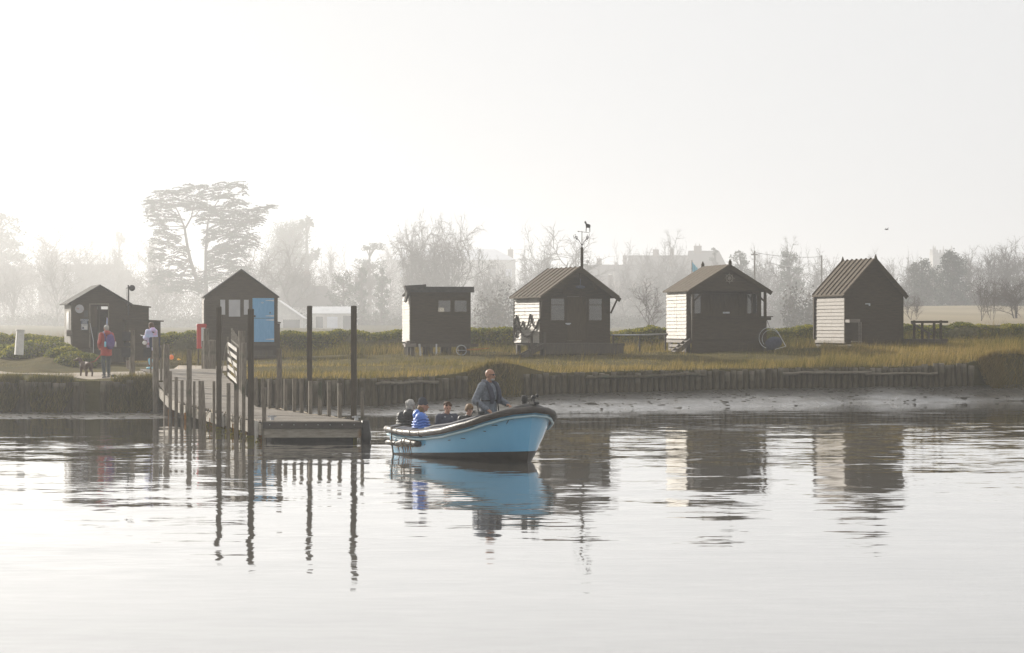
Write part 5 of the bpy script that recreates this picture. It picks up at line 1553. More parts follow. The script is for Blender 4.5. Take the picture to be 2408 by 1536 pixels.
def hand(mb, w, d, n, curl=.5, k=1.0, side=1):
    """palm, four unequal bent fingers and a thumb; w wrist, d direction, n palm normal (curl goes towards n)"""
    d = Vector(d).normalized(); n = Vector(n); n = (n - d * n.dot(d)).normalized(); s = d.cross(n) * side
    w = Vector(w)
    for q in (-1, 0, 1):
        mb.capsule(w + s * (.018 * q * k), w + d * (.085 * k) + s * (.026 * q * k), .020 * k, .017 * k, 8)
    for i, (off, L_) in enumerate(((-.034, .070), (-.012, .080), (.011, .075), (.032, .060))):
        a = w + d * (.088 * k) + s * (off * k)
        c1, c2, c3 = curl * .7, curl * 1.5, curl * 2.2
        p1 = a + (d * math.cos(c1) + n * math.sin(c1)) * (L_ * .45 * k)
        p2 = p1 + (d * math.cos(c2) + n * math.sin(c2)) * (L_ * .32 * k)
        p3 = p2 + (d * math.cos(c3) + n * math.sin(c3)) * (L_ * .25 * k)
        mb.chain([a, p1, p2, p3], [.0105 * k, .0095 * k, .009 * k, .008 * k], 7)
    a = w + d * (.03 * k) - s * (.032 * k) + n * (.004 * k)
    p1 = a + (d * .6 - s * .75 + n * .3).normalized() * (.038 * k); p2 = p1 + (d * .85 - s * .2 + n * .5).normalized() * (.030 * k)
    mb.chain([a, p1, p2], [.013 * k, .0115 * k, .009 * k], 7)

def head(mb, c, k, rz=0.0, tilt=0.0):
    """skull, jaw, nose, ears, brow, lips; local +x is the face"""
    mt = Matrix.Translation(c) @ Matrix.Rotation(rz, 4, 'Z') @ Matrix.Rotation(tilt, 4, 'Y') @ Matrix.Scale(k, 4)
    mb.mat = mt
    mb.ball((-.012, 0, .022), (.098, .077, .098), 16, 12)
    mb.ball((.022, 0, -.045), (.068, .058, .072), 14, 10)
    mb.ball((.062, 0, -.088), (.028, .030, .024), 10, 8)
    mb.capsule((.086, 0, .008), (.106, 0, -.026), .009, .014, 8)
    mb.ball((.082, 0, -.058), (.015, .026, .007), 10, 6); mb.ball((.080, 0, -.069), (.014, .022, .007), 10, 6)
    mb.ball((.074, .03, .028), (.014, .024, .008), 8, 6); mb.ball((.074, -.03, .028), (.014, .024, .008), 8, 6)
    for sg in (-1, 1): mb.ball((-.005, sg * .078, -.008), (.020, .011, .033), 10, 8, rot=(0, .2, 0)); mb.ball((.05, sg * .04, -.02), (.026, .022, .024), 8, 6)
    mb.mat = None
    return mt

def default_joints(H, sit=False):
    k = H / 1.75
    if not sit:
        J = dict(pel=(0, 0, .95), che=(.01, 0, 1.28), nec=(-.01, 0, 1.47), hea=(.02, 0, 1.625))
        J.update(shL=(0, .185, 1.41), shR=(0, -.185, 1.41), elL=(-.03, .25, 1.14), elR=(-.03, -.25, 1.14), wrL=(.05, .25, .90), wrR=(.05, -.25, .90))
        J.update(hiL=(0, .09, .93), hiR=(0, -.09, .93), knL=(.03, .10, .50), knR=(.03, -.10, .50), anL=(-.01, .10, .09), anR=(-.01, -.10, .09))
    else:
        J = dict(pel=(0, 0, .10), che=(.0, 0, .42), nec=(.0, 0, .60), hea=(.04, 0, .755))
        J.update(shL=(0, .185, .54), shR=(0, -.185, .54), elL=(.06, .25, .27), elR=(.06, -.25, .27), wrL=(.28, .15, .20), wrR=(.28, -.15, .20))
        J.update(hiL=(.02, .09, .08), hiR=(.02, -.09, .08), knL=(.44, .12, .10), knR=(.44, -.12, .10), anL=(.42, .12, -.30), anR=(.42, -.12, -.30))
    return {n: Vector(v) * k for n, v in J.items()}, k

def figure(label, loc, rz, H, sit=False, joints=None, head_rz=0.0, tilt=0.0, skin='skin', hands=((.6), (.6)), top='fleece', puffer=False, hem=None, legs='trousers', feet='shoe',
           bulk=1.0, hood=None, eyes=True, collar=None, hand_n=((0, -1, 0), (0, 1, 0)), bare_arm=False, top_name='jacket', boots=None, show_legs=True):
    t = thing('person', label, 'person', loc, rz)
    J, k = default_joints(H, sit)
    for n_, v in (joints or {}).items(): J[n_] = Vector(v) * k
    mb = MB()
    mt = head(mb, J['hea'], k, head_rz, tilt)
    mb.chain([J['nec'] - Vector((0, 0, .03)), J['hea'] + Vector((-.02, 0, -.06)) * k], [.062 * k, .054 * k])
    for a in np.linspace(0, 1, 5):
        c = J['pel'].lerp(J['che'], a); mb.ball(c, (.10 * k, (.15 + .02 * a) * k, .11 * k), 12, 8)
    mb.ball(J['che'] + Vector((0, 0, .06 * k)), (.105 * k, .165 * k, .12 * k), 12, 8)
    for S_ in ('L', 'R'):
        mb.chain([J['sh' + S_], J['el' + S_], J['wr' + S_]], [.055 * k, .042 * k, .029 * k])
        mb.capsule(J['che'] + Vector((0, 0, .08 * k)), J['sh' + S_], .08 * k, .055 * k)
        mb.chain([J['hi' + S_], J['kn' + S_], J['an' + S_]], [.085 * k, .058 * k, .042 * k])
        mb.capsule(J['an' + S_] + Vector((-.03, 0, -.04)) * k, J['an' + S_] + Vector((.14, 0, -.055)) * k, .036 * k, .030 * k)
        hand(mb, J['wr' + S_], J['wr' + S_] - J['el' + S_], hand_n[0 if S_ == 'L' else 1], hands[0 if S_ == 'L' else 1], k, 1 if S_ == 'L' else -1)
    remesh(mb.build('body', M[skin], t, True), .0075 * k, 2)
    if eyes:
        for sg in (-1, 1):
            mb = MB(); mb.mat = mt; mb.ball((.076, sg * .031, .010), (.013, .013, .0095), 10, 8); e_ = mb.build('eye', M['lens'], t, True)
    # jacket
    mb = MB(); b_ = bulk
    z0 = hem * k if hem is not None else J['pel'].z - .08 * k
    z1 = J['che'].z + .13 * k
    step = .052 * k if puffer else .03 * k
    nn = max(3, int((z1 - z0) / step))
    for i in range(nn + 1):
        q = i / nn; z = z0 + (z1 - z0) * q
        if z < J['pel'].z: c = Vector((J['pel'].x, J['pel'].y, z))
        else:
            f = (z - J['pel'].z) / (J['che'].z - J['pel'].z); c = J['pel'].lerp(J['che'], f); c.z = z
        ry = interp(q, [(0, .185), (.35, .175), (.75, .205), (.92, .18), (1, .12)]) * k * b_
        rx = interp(q, [(0, .135), (.4, .13), (.75, .14), (1, .10)]) * k * b_
        mb.ball(c, (rx, ry, step * (.60 if puffer else 1.4)), 20, 8)
    for S_ in ('L', 'R'):
        a, e, w = J['sh' + S_], J['el' + S_], J['wr' + S_]
        mb.capsule(J['che'] + Vector((0, 0, .09 * k)), a, .085 * k * b_, .078 * k * b_)
        if puffer:
            for p, q_, r0, r1 in ((a, e, .082, .07), (e, w, .07, .055)):
                d = (q_ - p); L_ = d.length; d.normalize(); m_ = max(2, int(L_ / (.05 * k)))
                for i in range(m_ + 1):
                    f = i / m_; r = (r0 + (r1 - r0) * f) * k * b_
                    rot = d.to_track_quat('Z', 'Y').to_euler(); mb.ball(p + d * (L_ * f), (r, r, .030 * k), 14, 8, rot=rot)
        else:
            wv_ = w + (e - w).normalized() * .015
            mb.chain([a, a.lerp(e, .5) + Vector((-.006, 0, 0)), e, e.lerp(wv_, .55) + Vector((0, 0, -.004)), wv_], [.078 * k * b_, .069 * k * b_, .068 * k * b_, .056 * k * b_, .048 * k * b_], 12)
    c = J['nec']
    col_h = .05 if collar is None else collar
    for i in range(3): mb.ball(c + Vector((-.005, 0, -.03 + .03 * i)) * k, ((.085 - .006 * i) * k, (.085 - .006 * i) * k, col_h * .6 * k), 14, 8)
    if hood: mb.ball(c + Vector((-.10, 0, -.01)) * k, (.07 * k, .12 * k, .09 * k), 14, 10); mb.ball(c + Vector((-.07, 0, .045)) * k, (.07 * k, .11 * k, .05 * k), 14, 8)
    remesh(mb.build(top_name, M[top], t, True), .010 * k, 1 if puffer else 4)
    if show_legs:
        mb = MB(); mb.ball(J['pel'] + Vector((0, 0, -.02 * k)), (.125 * k, .165 * k, .11 * k), 14, 10)
        for S_ in ('L', 'R'):
            mb.chain([J['hi' + S_], J['hi' + S_].lerp(J['kn' + S_], .5), J['kn' + S_], J['kn' + S_].lerp(J['an' + S_], .5), J['an' + S_] + Vector((0, 0, .02 * k))], [.098 * k, .084 * k, .069 * k, .066 * k, .058 * k], 12)
        remesh(mb.build('trousers', M[legs], t, True), .012 * k, 3)
        for S_ in ('L', 'R'):
            mb = MB(); A_ = J['an' + S_]
            mb.capsule(A_ + Vector((-.045, 0, -.045)) * k, A_ + Vector((.13, 0, -.055)) * k, .045 * k, .040 * k, 10); mb.capsule(A_ + Vector((0, 0, -.03)) * k, A_ + Vector((-.005, 0, .03 if not boots else boots)) * k, .048 * k, .052 * k if not boots else .07 * k, 10)
            remesh(mb.build('boot' if boots else 'shoe', M[feet], t, True), .011 * k, 2)
    return t, J, k, mt

def hair(t, mt, mat, parts, name='hair', vox=.009, smooth=1):
    mb = MB(); mb.mat = mt
    for p in parts: mb.ball(*p)
    return remesh(mb.build(name, M[mat], t, True), vox, smooth)

def bw(x, y, z):
    """boat-local to world"""
    return Vector(bt.location) + Matrix.Rotation(bt.rotation_euler[2], 3, 'Z') @ Vector((x, y, z))

def local_of(px, D, z):
    return Vector((wx(px, D), D, z))

# skipper
t, J, k, mt = figure('bald man in grey fleece, sunglasses and life jacket standing at the boat helm', local_of(1149, 47.75, .06), math.radians(-38), 1.72, top='fleece', bulk=1.14, head_rz=.22,
    joints=dict(elL=(.0, .33, 1.14), wrL=(.27, .27, 1.04), elR=(-.07, -.34, 1.12), wrR=(.16, -.25, .95), shL=(0, .205, 1.41), shR=(0, -.205, 1.41), hea=(.045, 0, 1.63)), hands=(.9, .9), hand_n=((0, -.3, -1), (0, .3, -1)), tilt=.05, eyes=False, skin='skin_dark', hem=.86, legs='trousers', collar=.07)
mb = MB(); mb.mat = mt
for sg in (-1, 1):
    mb.ball((.088, sg * .034, .012), (.010, .030, .022), 12, 8); mb.tube([(.086, sg * .06, .016), (.04, sg * .081, .014), (-.01, sg * .083, .006)], .004, 6)
mb.tube([(.096, -.012, .016), (.100, 0, .019), (.096, .012, .016)], .003, 5); mb.build('sunglasses', M['lens'], t, True)
mb = MB(); mb.mat = mt; mb.ball((.048, 0, -.082), (.050, .050, .034), 12, 8); remesh(mb.build('beard', M['hair_grey'], t, True), .008, 1)
mb = MB()
pts = [(.165, .09, 1.06), (.185, .115, 1.18), (.15, .125, 1.34), (.06, .125, 1.46), (-.06, .10, 1.50), (-.115, 0, 1.49), (-.06, -.10, 1.50), (.06, -.125, 1.46), (.15, -.125, 1.34), (.185, -.115, 1.18), (.165, -.09, 1.06)]
mb.tube([Vector(p) * k for p in pts], [.035, .055, .055, .048, .046, .046, .046, .048, .055, .055, .035], 10); remesh(mb.build('life_jacket', M['navy'], t, True), .011, 2)
mb = MB(); mb.tube([(.155 * math.cos(a), .205 * math.sin(a), 1.10) for a in np.linspace(0, 6.283, 20)], .012, 6); mb.tube([(.16, .08, 1.06), (.17, .10, .96), (.15, .13, .90)], .012, 6); mb.mat = None; mb.build('strap', M['black'], t, True)
# blue padded jacket, beanie
t, J, k, mt = figure('person in a bright blue padded jacket and dark beanie sitting near the boat stern', local_of(990, 49.0, .24), math.radians(0), 1.76, sit=True, top='puffer_blue', puffer=True, bulk=1.45, hood=True, hem=.02, tilt=.1,
    joints=dict(hea=(.05, 0, .77)), eyes=True)
mb = MB(); mb.mat = mt; mb.ball((-.015, 0, .045), (.108, .088, .075), 16, 10); mb.ball((-.03, 0, .085), (.090, .075, .085), 14, 10); mb.ball((-.045, 0, .155), (.045, .04, .022), 10, 8); remesh(mb.build('beanie', M['beanie'], t, True), .009, 2)
hair(t, mt, 'hair_fair', [((-.05, 0, -.05), (.07, .078, .07), 12, 8), ((-.03, .05, -.09), (.05, .04, .07), 10, 8), ((-.03, -.05, -.09), (.05, .04, .07), 10, 8)])
# grey-haired person behind
t, J, k, mt = figure('grey haired person in a black padded jacket seated at the very stern', local_of(964, 50.35, .22), math.radians(75), 1.72, sit=True, top='puffer_black', puffer=True, bulk=1.34, hood=True, hem=.02, eyes=True)
hair(t, mt, 'hair_grey', [((-.02, 0, .04), (.112, .095, .10), 16, 10), ((-.06, 0, -.03), (.07, .085, .07), 12, 8), ((-.04, .06, .06), (.06, .05, .06), 10, 8), ((-.05, -.06, .05), (.06, .05, .06), 10, 8), ((-.01, .0, .11), (.07, .07, .04), 10, 8), ((.04, .03, .09), (.05, .05, .04), 10, 8)])
# two boys
t, J, k, mt = figure('boy with curly brown hair, dark jacket and grey hood sitting in the boat', local_of(1051, 50.1, .24), math.radians(-68), 1.60, sit=True, top='navy', bulk=1.25, hem=.02, tilt=.12, collar=.04)
cur = []
for i in range(46):
    a, b_ = R7.uniform(0, 6.28), R7.uniform(.15, 1.45); p = (-.015 + .098 * math.cos(a) * math.cos(b_), .084 * math.sin(a) * math.cos(b_), .045 + .085 * math.sin(b_))
    if p[0] > .06 and p[2] < .08: continue
    cur.append((p, R7.uniform(.018, .032), 8, 6))
hair(t, mt, 'hair_brown', cur, vox=.007)
mb = MB(); c = J['nec']; mb.tube([c + Vector((.10 * math.cos(a), .115 * math.sin(a), -.015 + .05 * math.cos(a) * -1)) * k for a in np.linspace(.5, 5.78, 16)], .035 * k, 8); mb.tube([c + Vector((.09, .05, -.06)) * k, c + Vector((.15, .02, -.25)) * k, c + Vector((.15, .02, -.4)) * k], .02 * k, 6); mb.tube([c + Vector((.09, -.05, -.06)) * k, c + Vector((.15, -.02, -.25)) * k, c + Vector((.15, -.02, -.4)) * k], .02 * k, 6); remesh(mb.build('hood', M['hood_grey'], t, True), .012, 2)
t, J, k, mt = figure('boy with a straight fair fringe and black jacket sitting behind the skipper', local_of(1102, 49.45, .25), math.radians(-62), 1.56, sit=True, top='puffer_black', bulk=1.15, hem=.02, tilt=.22)
hair(t, mt, 'hair_fair', [((-.015, 0, .05), (.108, .090, .088), 16, 10), ((.055, 0, .055), (.045, .07, .035), 12, 8), ((-.03, .065, .0), (.06, .03, .06), 10, 8), ((-.03, -.065, .0), (.06, .03, .06), 10, 8), ((-.07, 0, -.01), (.05, .07, .06), 10, 8)])

# walker in red with a dog
Dw = 81.0
t, J, k, mt = figure('walker in a red coat with a purple rucksack, seen from behind, leading a brown dog', Vector((wx(250, Dw), Dw, gz(wx(250, Dw), Dw))), math.radians(122), 1.72, top='red_coat', hem=.72, bulk=1.12, hood=True, eyes=True, head_rz=.1,
    joints=dict(elL=(-.05, .27, 1.13), wrL=(.14, .20, .98), elR=(-.02, -.26, 1.13), wrR=(.15, -.16, 1.0), knL=(-.02, .12, .50), anL=(-.12, .13, .10), knR=(.06, -.10, .50), anR=(.05, -.11, .09), wrL2=(0, 0, 0)), hands=(1.0, .8), feet='shoe')
hair(t, mt, 'hair_grey', [((-.022, 0, .035), (.104, .086, .092), 16, 10), ((-.06, 0, -.02), (.06, .07, .06), 12, 8)])
w = thing('rucksack', 'purple rucksack worn on the back of the red coated walker', 'rucksack', t.location, t.rotation_euler[2])
mb = MB(); mb.ball((-.245 * k, -.04, 1.16 * k), (.10, .165, .25), 18, 12); mb.ball((-.25 * k, -.04, 1.33 * k), (.08, .13, .10), 14, 8); remesh(mb.build('pack', M['purple'], w, True), .013, 2)
mb = MB(); mb.ball((-.335 * k, -.04, 1.08 * k), (.05, .12, .13), 14, 10); remesh(mb.build('front_pocket', M['purple'], w, True), .011, 2)
for sg in (-1, 1):
    mb = MB(); mb.tube([Vector((-.17, sg * .11, 1.0)) * k, Vector((-.19, sg * .12, 1.36)) * k, Vector((-.05, sg * .12, 1.52)) * k, Vector((.12, sg * .12, 1.40)) * k, Vector((.16, sg * .13, 1.2)) * k], .02, 8); mb.build('strap', M['purple'], w, True)
for sg in (-1, 1):
    mb = MB(); mb.tube([(-.25 * k, -.04 + sg * .18, 1.0 * k), (-.25 * k, -.04 + sg * .18, 1.18 * k)], [.035, .032], 10); mb.build('side_bottle', M['boot_blue'] if sg > 0 else M['paper'], w, True)
# dog
Dd = 80.4
dgx = wx(203, Dd); dgz = gz(dgx, Dd)
t = thing('dog', 'brown curly coated dog on a lead, seen from behind and looking left', 'dog', (dgx, Dd, dgz), math.radians(128))
mb = MB()
mb.chain([(-.20, 0, .40), (0, 0, .40), (.16, 0, .385), (.26, 0, .41)], [.095, .105, .125, .10], 12)
mb.capsule((.16, 0, .35), (.24, 0, .34), .11, .09, 12)
mb.chain([(.27, 0, .42), (.34, .02, .50), (.38, .05, .555)], [.08, .065, .066], 10)
mb.mat = Matrix.Translation((.40, .07, .575)) @ Matrix.Rotation(.75, 4, 'Z')
mb.ball((0, 0, 0), (.085, .068, .066), 12, 9); mb.capsule((.06, 0, -.015), (.145, 0, -.03), .043, .032, 10); mb.ball((.178, 0, -.018), (.012, .016, .012), 8, 6)
for sg in (-1, 1): mb.ball((-.02, sg * .07, -.02), (.035, .016, .06), 10, 8, rot=(sg * .25, 0, 0))
mb.mat = None
for sg, fx in ((1, .03), (-1, -.03)):
    mb.chain([(.20, sg * .075, .33), (.20 + fx, sg * .08, .18), (.21 + fx, sg * .08, .04)], [.058, .036, .027], 9); mb.capsule((.21 + fx, sg * .08, .025), (.245 + fx, sg * .08, .02), .028, .024, 8)
    mb.chain([(-.18, sg * .07, .38), (-.12 + fx, sg * .085, .24), (-.235 + fx, sg * .085, .155), (-.215 + fx, sg * .085, .035)], [.085, .055, .033, .026], 9); mb.capsule((-.215 + fx, sg * .085, .025), (-.175 + fx, sg * .085, .02), .028, .024, 8)
mb.chain([(-.26, 0, .44), (-.31, .01, .40), (-.34, .02, .31), (-.35, .03, .25)], [.035, .028, .022, .014], 8)
remesh(mb.build('body', M['dog_fur'], t, True), .011, 1)
mb = MB(); mb.tube([Vector((.315, .015, .475)) + Vector((.02 * math.cos(a), .07 * math.sin(a), .062 * math.cos(a))) for a in np.linspace(0, 6.28, 16)], .011, 6); mb.build('collar', M['purple'], t, True)
a = Matrix.Rotation(math.radians(128), 3, 'Z') @ Vector((.28, .0, .50)) + Vector((dgx, Dd, dgz))
b = Vector((wx(238, Dw - .3), Dw - .25, wz(832, Dw)))
c = W(222, 848, Dw - .4)
mb = MB(); mb.tube([a, a.lerp(c, .5) + Vector((0, 0, -.06)), c + Vector((0, 0, -.03)), c.lerp(b, .4) + Vector((0, 0, -.03)), b], [.008, .008, .008, .02, .014], 6)
tag(mb.build('dog_lead', M['red_coat'], None, True), 'lead running from the brown dog to the red coated walker', 'lead')
# girl in a pastel jacket
Dg = 78.6
t, J, k, mt = figure('girl with long brown hair in a pastel padded jacket reading a paper on the gangway', Vector((wx(356, Dg), Dg, 1.24)), math.radians(140), 1.52, top='pastel', puffer=True, bulk=1.14, hem=.72, hood=True, feet='boot_blue', boots=.26, legs='tights', head_rz=.15, tilt=.15,
    joints=dict(elL=(.02, .27, 1.15), wrL=(.25, .13, 1.18), elR=(.03, -.27, 1.12), wrR=(.24, -.16, 1.08)), hands=(.8, .9), hand_n=((0, -1, .2), (0, 1, .2)))
hair(t, mt, 'hair_brown', [((-.02, 0, .035), (.108, .092, .095), 16, 10), ((-.07, 0, -.06), (.06, .085, .10), 12, 10), ((-.085, .02, -.16), (.05, .085, .10), 12, 10), ((-.10, .03, -.23), (.035, .075, .07), 12, 8), ((-.02, .08, -.03), (.05, .025, .08), 10, 8), ((-.02, -.08, -.03), (.05, .025, .08), 10, 8)])
mb = MB(); mb.mat = Matrix.Translation(Vector((.33, .02, 1.20)) * k) @ Euler((.2, -.5, .2)).to_matrix().to_4x4()
vs = []
for i in range(6):
    for j in range(5):
        vs.append(((i - 2.5) * .05, (j - 2) * .06, .02 * math.sin(i * 1.7 + j) + .015 * math.cos(j * 2.1)))
fs = [(i * 5 + j, (i + 1) * 5 + j, (i + 1) * 5 + j + 1, i * 5 + j + 1) for i in range(5) for j in range(4)]
mb.add(vs, fs); mb.mat = None
o = mb.build('paper_sheet', M['paper']); o.location = t.location; o.rotation_euler = t.rotation_euler
sm = o.modifiers.new('thick', 'SOLIDIFY'); sm.thickness = .003
tag(o, 'crumpled white paper held by the girl in the pastel jacket', 'paper')
w = thing('shoulder_bag', 'small white bag at the waist of the girl in the pastel jacket', 'bag', t.location, t.rotation_euler[2])
mb = MB(); mb.ball(Vector((.15, .20, .98)) * k, (.09, .06, .07), 12, 8); remesh(mb.build('pouch', M['paper'], w, True), .012, 2)
# ------------------------------------------------------------------ trees of the far bank and the town
def grow_tree(seed, h=12.0, stems=1, limbs=8, sub=6, twigs=6, fine=5, spread=1.0, up=0.35, droop=0.0, r0=0.22, first=0.25):
    r = random.Random(seed)
    tr, cr = MB(), MB()
    def rv(a): return Vector((r.gauss(0, a), r.gauss(0, a), r.gauss(0, a)))
    def branch(p, d, L_, rad, lev, mb, nseg, n):
        pts, rr = [p], [rad]
        d = d.normalized()
        for i in range(nseg):
            d = (d + rv(.16 if lev < 2 else .22) + Vector((0, 0, (up if lev < 3 else -droop) * .25))).normalized()
            pts.append(pts[-1] + d * (L_ / nseg)); rr.append(rad * (1 - .75 * (i + 1) / nseg))
        mb.tube(pts, rr, n, cap=False)
        return pts, rr, d
    def side(d, ang):
        o = d.orthogonal().normalized(); o.rotate(Matrix.Rotation(r.uniform(0, 6.283), 3, d))
        return (d * math.cos(ang) + o * math.sin(ang)).normalized()
    trunks = []
    for s in range(stems):
        lean = Vector((r.gauss(0, .25) * (stems > 1), r.gauss(0, .25) * (stems > 1), 1)).normalized()
        p, q, d = branch(Vector((0, 0, -.3)), lean, h * .62, r0 * h / 12 * (1 if stems == 1 else .7), 0, tr, 7, 6)
        trunks.append((p, q))
    for p, q in trunks:
        for i in range(limbs):
            f = first + (1 - first) * (i + r.random()) / limbs
            idx = f * (len(p) - 1); a = int(min(idx, len(p) - 2)); pos = p[a].lerp(p[a + 1], idx - a)
            d = side((p[a + 1] - p[a]).normalized(), r.uniform(.55, 1.05) * spread)
            L1 = h * (.42 - .14 * f) * r.uniform(.8, 1.2)
            p1, q1, d1 = branch(pos, d, L1, max(.05, q[a] * .55), 1, tr, 5, 5)
            for j in range(sub):
                g = .25 + .75 * (j + r.random()) / sub; ix = g * (len(p1) - 1); b = int(min(ix, len(p1) - 2)); ps = p1[b].lerp(p1[b + 1], ix - b)
                d2 = side((p1[b + 1] - p1[b]).normalized(), r.uniform(.45, .95))
                p2, q2, dd = branch(ps, d2, L1 * .55 * r.uniform(.7, 1.2), .045 * h / 12, 2, cr, 4, 4)
                for m_ in range(twigs):
                    g2 = .2 + .8 * (m_ + r.random()) / twigs; ix = g2 * (len(p2) - 1); c = int(min(ix, len(p2) - 2)); ps2 = p2[c].lerp(p2[c + 1], ix - c)
                    p3, q3, d3 = branch(ps2, side((p2[c + 1] - p2[c]).normalized(), r.uniform(.4, .9)), L1 * .30 * r.uniform(.7, 1.3), .026 * h / 12, 3, cr, 3, 3)
                    for u in range(fine):
                        g3 = .2 + .8 * (u + r.random()) / fine; ix = g3 * (len(p3) - 1); e = int(min(ix, len(p3) - 2)); ps3 = p3[e].lerp(p3[e + 1], ix - e)
                        branch(ps3, side((p3[e + 1] - p3[e]).normalized(), r.uniform(.4, .9)), L1 * .17 * r.uniform(.6, 1.3), .016 * h / 12, 4, cr, 2, 3)
    zs = [v[2] for v in cr.v]; xs_ = [v[0] for v in cr.v]
    top = sorted(zs)[int(len(zs) * .995)]; wid = np.percentile(xs_, 98) - np.percentile(xs_, 2)
    def mesh(mb, nm, mat):
        o = mb.build(nm, mat); me = o.data; bpy.data.objects.remove(o); return me
    return mesh(tr, 'trunk', M['bark']), mesh(cr, 'crown', M['twig']), top, wid

VAR = {'oak': [grow_tree(1, 12, 1, 9, 6, 6, 4, 1.15, .25), grow_tree(2, 12, 1, 9, 6, 6, 4, 1.1, .3)],
       'birch': [grow_tree(3, 14, 4, 6, 6, 6, 5, .75, .45, .5, .20, .2)],
       'ash': [grow_tree(4, 14, 1, 11, 6, 5, 4, .7, .55), grow_tree(5, 14, 2, 7, 6, 5, 4, .7, .5), grow_tree(6, 13, 1, 10, 5, 5, 4, .8, .5)],
       'thorn': [grow_tree(7, 7, 3, 6, 6, 6, 4, 1.2, .1), grow_tree(8, 7, 2, 7, 6, 6, 4, 1.0, .2)],
       'sapling': [grow_tree(9, 9, 1, 10, 5, 4, 3, .75, .35, 0, .13, .2), grow_tree(10, 9, 2, 7, 5, 4, 3, .8, .35, 0, .10, .2)]}

def far(D):
    return D * 1.6 if D > 250 else D

def bare(kind, v, x, ytop, wpx, D, label, zoff=0.0):
    D = D * 1.3 if x > 2100 and D > 250 else far(D)
    tm, cm, top, wid = VAR[kind][v % len(VAR[kind])]
    X = wx(x, D); zg = gz(X, D) - .2 + zoff
    hz = (wz(ytop, D) - zg) / top
    hx = (wpx / sc(D)) / wid
    t = thing('bare_tree', label, 'tree', (X, D, zg), 0, 'bare winter trees beyond the flood bank')
    t.scale = (hx, (hx + hz) / 2, hz)
    link_mesh('trunk', tm, t); link_mesh('crown', cm, t)
    return t

def pads(name, parent, plist, mat, leaf, dens, flat=.5):
    """foliage pads: (centre, radii, count)"""
    out = []
    for c, r_, n in plist:
        u = nr.normal(size=(n, 3)); u /= np.linalg.norm(u, axis=1)[:, None]
        q = nr.uniform(0.15, 1, n) ** .45
        p = u * q[:, None] * np.array(r_) * (1 + .25 * nr.normal(size=(n, 1)))
        out.append(p + np.array(c))
    return leaf_cards(name, np.concatenate(out), leaf, mat, None, parent, flat)

# --- the large cypress
D = 520.0; s_ = sc(D)
X0, zg = wx(470, D), gz(wx(470, D), D)
t = thing('cypress_tree', 'tall wind shaped cypress rising behind the gap between the two left huts', 'tree', (X0, D, zg))
def zl(px, py, dy=0.0): return Vector((wx(px * .25, D) - X0, dy, wz(411.5 + py * .25, D) - zg))
PAD = [(1780,110,60,25),(1900,110,70,20),(1950,180,120,40),(2080,110,90,35),(2230,110,90,30),(2290,140,40,40),(1750,170,100,35),(1600,190,130,45),(1480,240,110,35),(1420,260,60,25),(1650,260,150,45),(1850,240,120,45),(2100,200,120,40),(2200,250,120,40),(1900,320,160,45),(1560,330,120,40),(1430,320,60,30),(1450,380,90,30),(1600,410,120,30),(2050,330,140,40),(2250,350,110,40),(2380,370,100,45),(2450,330,80,30),(2550,300,60,20),(2000,420,150,45),(2180,430,130,40),(2330,440,100,40),(2430,440,70,40),(1480,450,100,30),(1520,500,80,35),(1560,560,110,40),(1640,600,90,35),(1450,620,70,25),(1560,660,80,40),(2100,520,160,60),(2250,540,130,60),(2350,620,100,60),(2150,640,150,80),(2000,600,90,60),(2050,740,150,80),(2230,740,130,70),(2100,860,170,60),(1480,730,80,50),(1450,800,80,50),(1700,720,90,40),(1640,820,100,50),(1580,930,120,40),(1490,1000,90,35),(1750,900,90,50),(1700,980,110,40),(1800,1060,160,50),(2050,980,190,60),(2250,900,120,50),(1620,1080,110,40)]
rt = random.Random(17)
pl, lb = [], MB()
tk = MB()
T1 = [(1885, 1120), (1840, 960), (1790, 800), (1765, 680), (1745, 560), (1735, 490)]
T2 = [(1935, 1120), (1930, 900), (1930, 720), (1940, 560), (1950, 440), (1990, 330), (2060, 220)]
T3 = [(1735, 490), (1690, 380), (1640, 280), (1600, 210)]; T4 = [(1745, 500), (1800, 400), (1820, 300), (1850, 200), (1890, 120)]
for T, dy, r0, r1 in ((T1, 0, .62, .34), (T2, 1.0, .6, .12), (T3, 0, .3, .08), (T4, 0, .3, .08)):
    p = [zl(a, b, dy) for a, b in T]; tk.tube(p, [.72 * (r0 + (r1 - r0) * i / (len(p) - 1)) for i in range(len(p))], 8, cap=False)
joints_ = [zl(a, b, 0) for a, b in T1[2:] + T3 + T4] + [zl(a, b, 1) for a, b in T2[1:]]
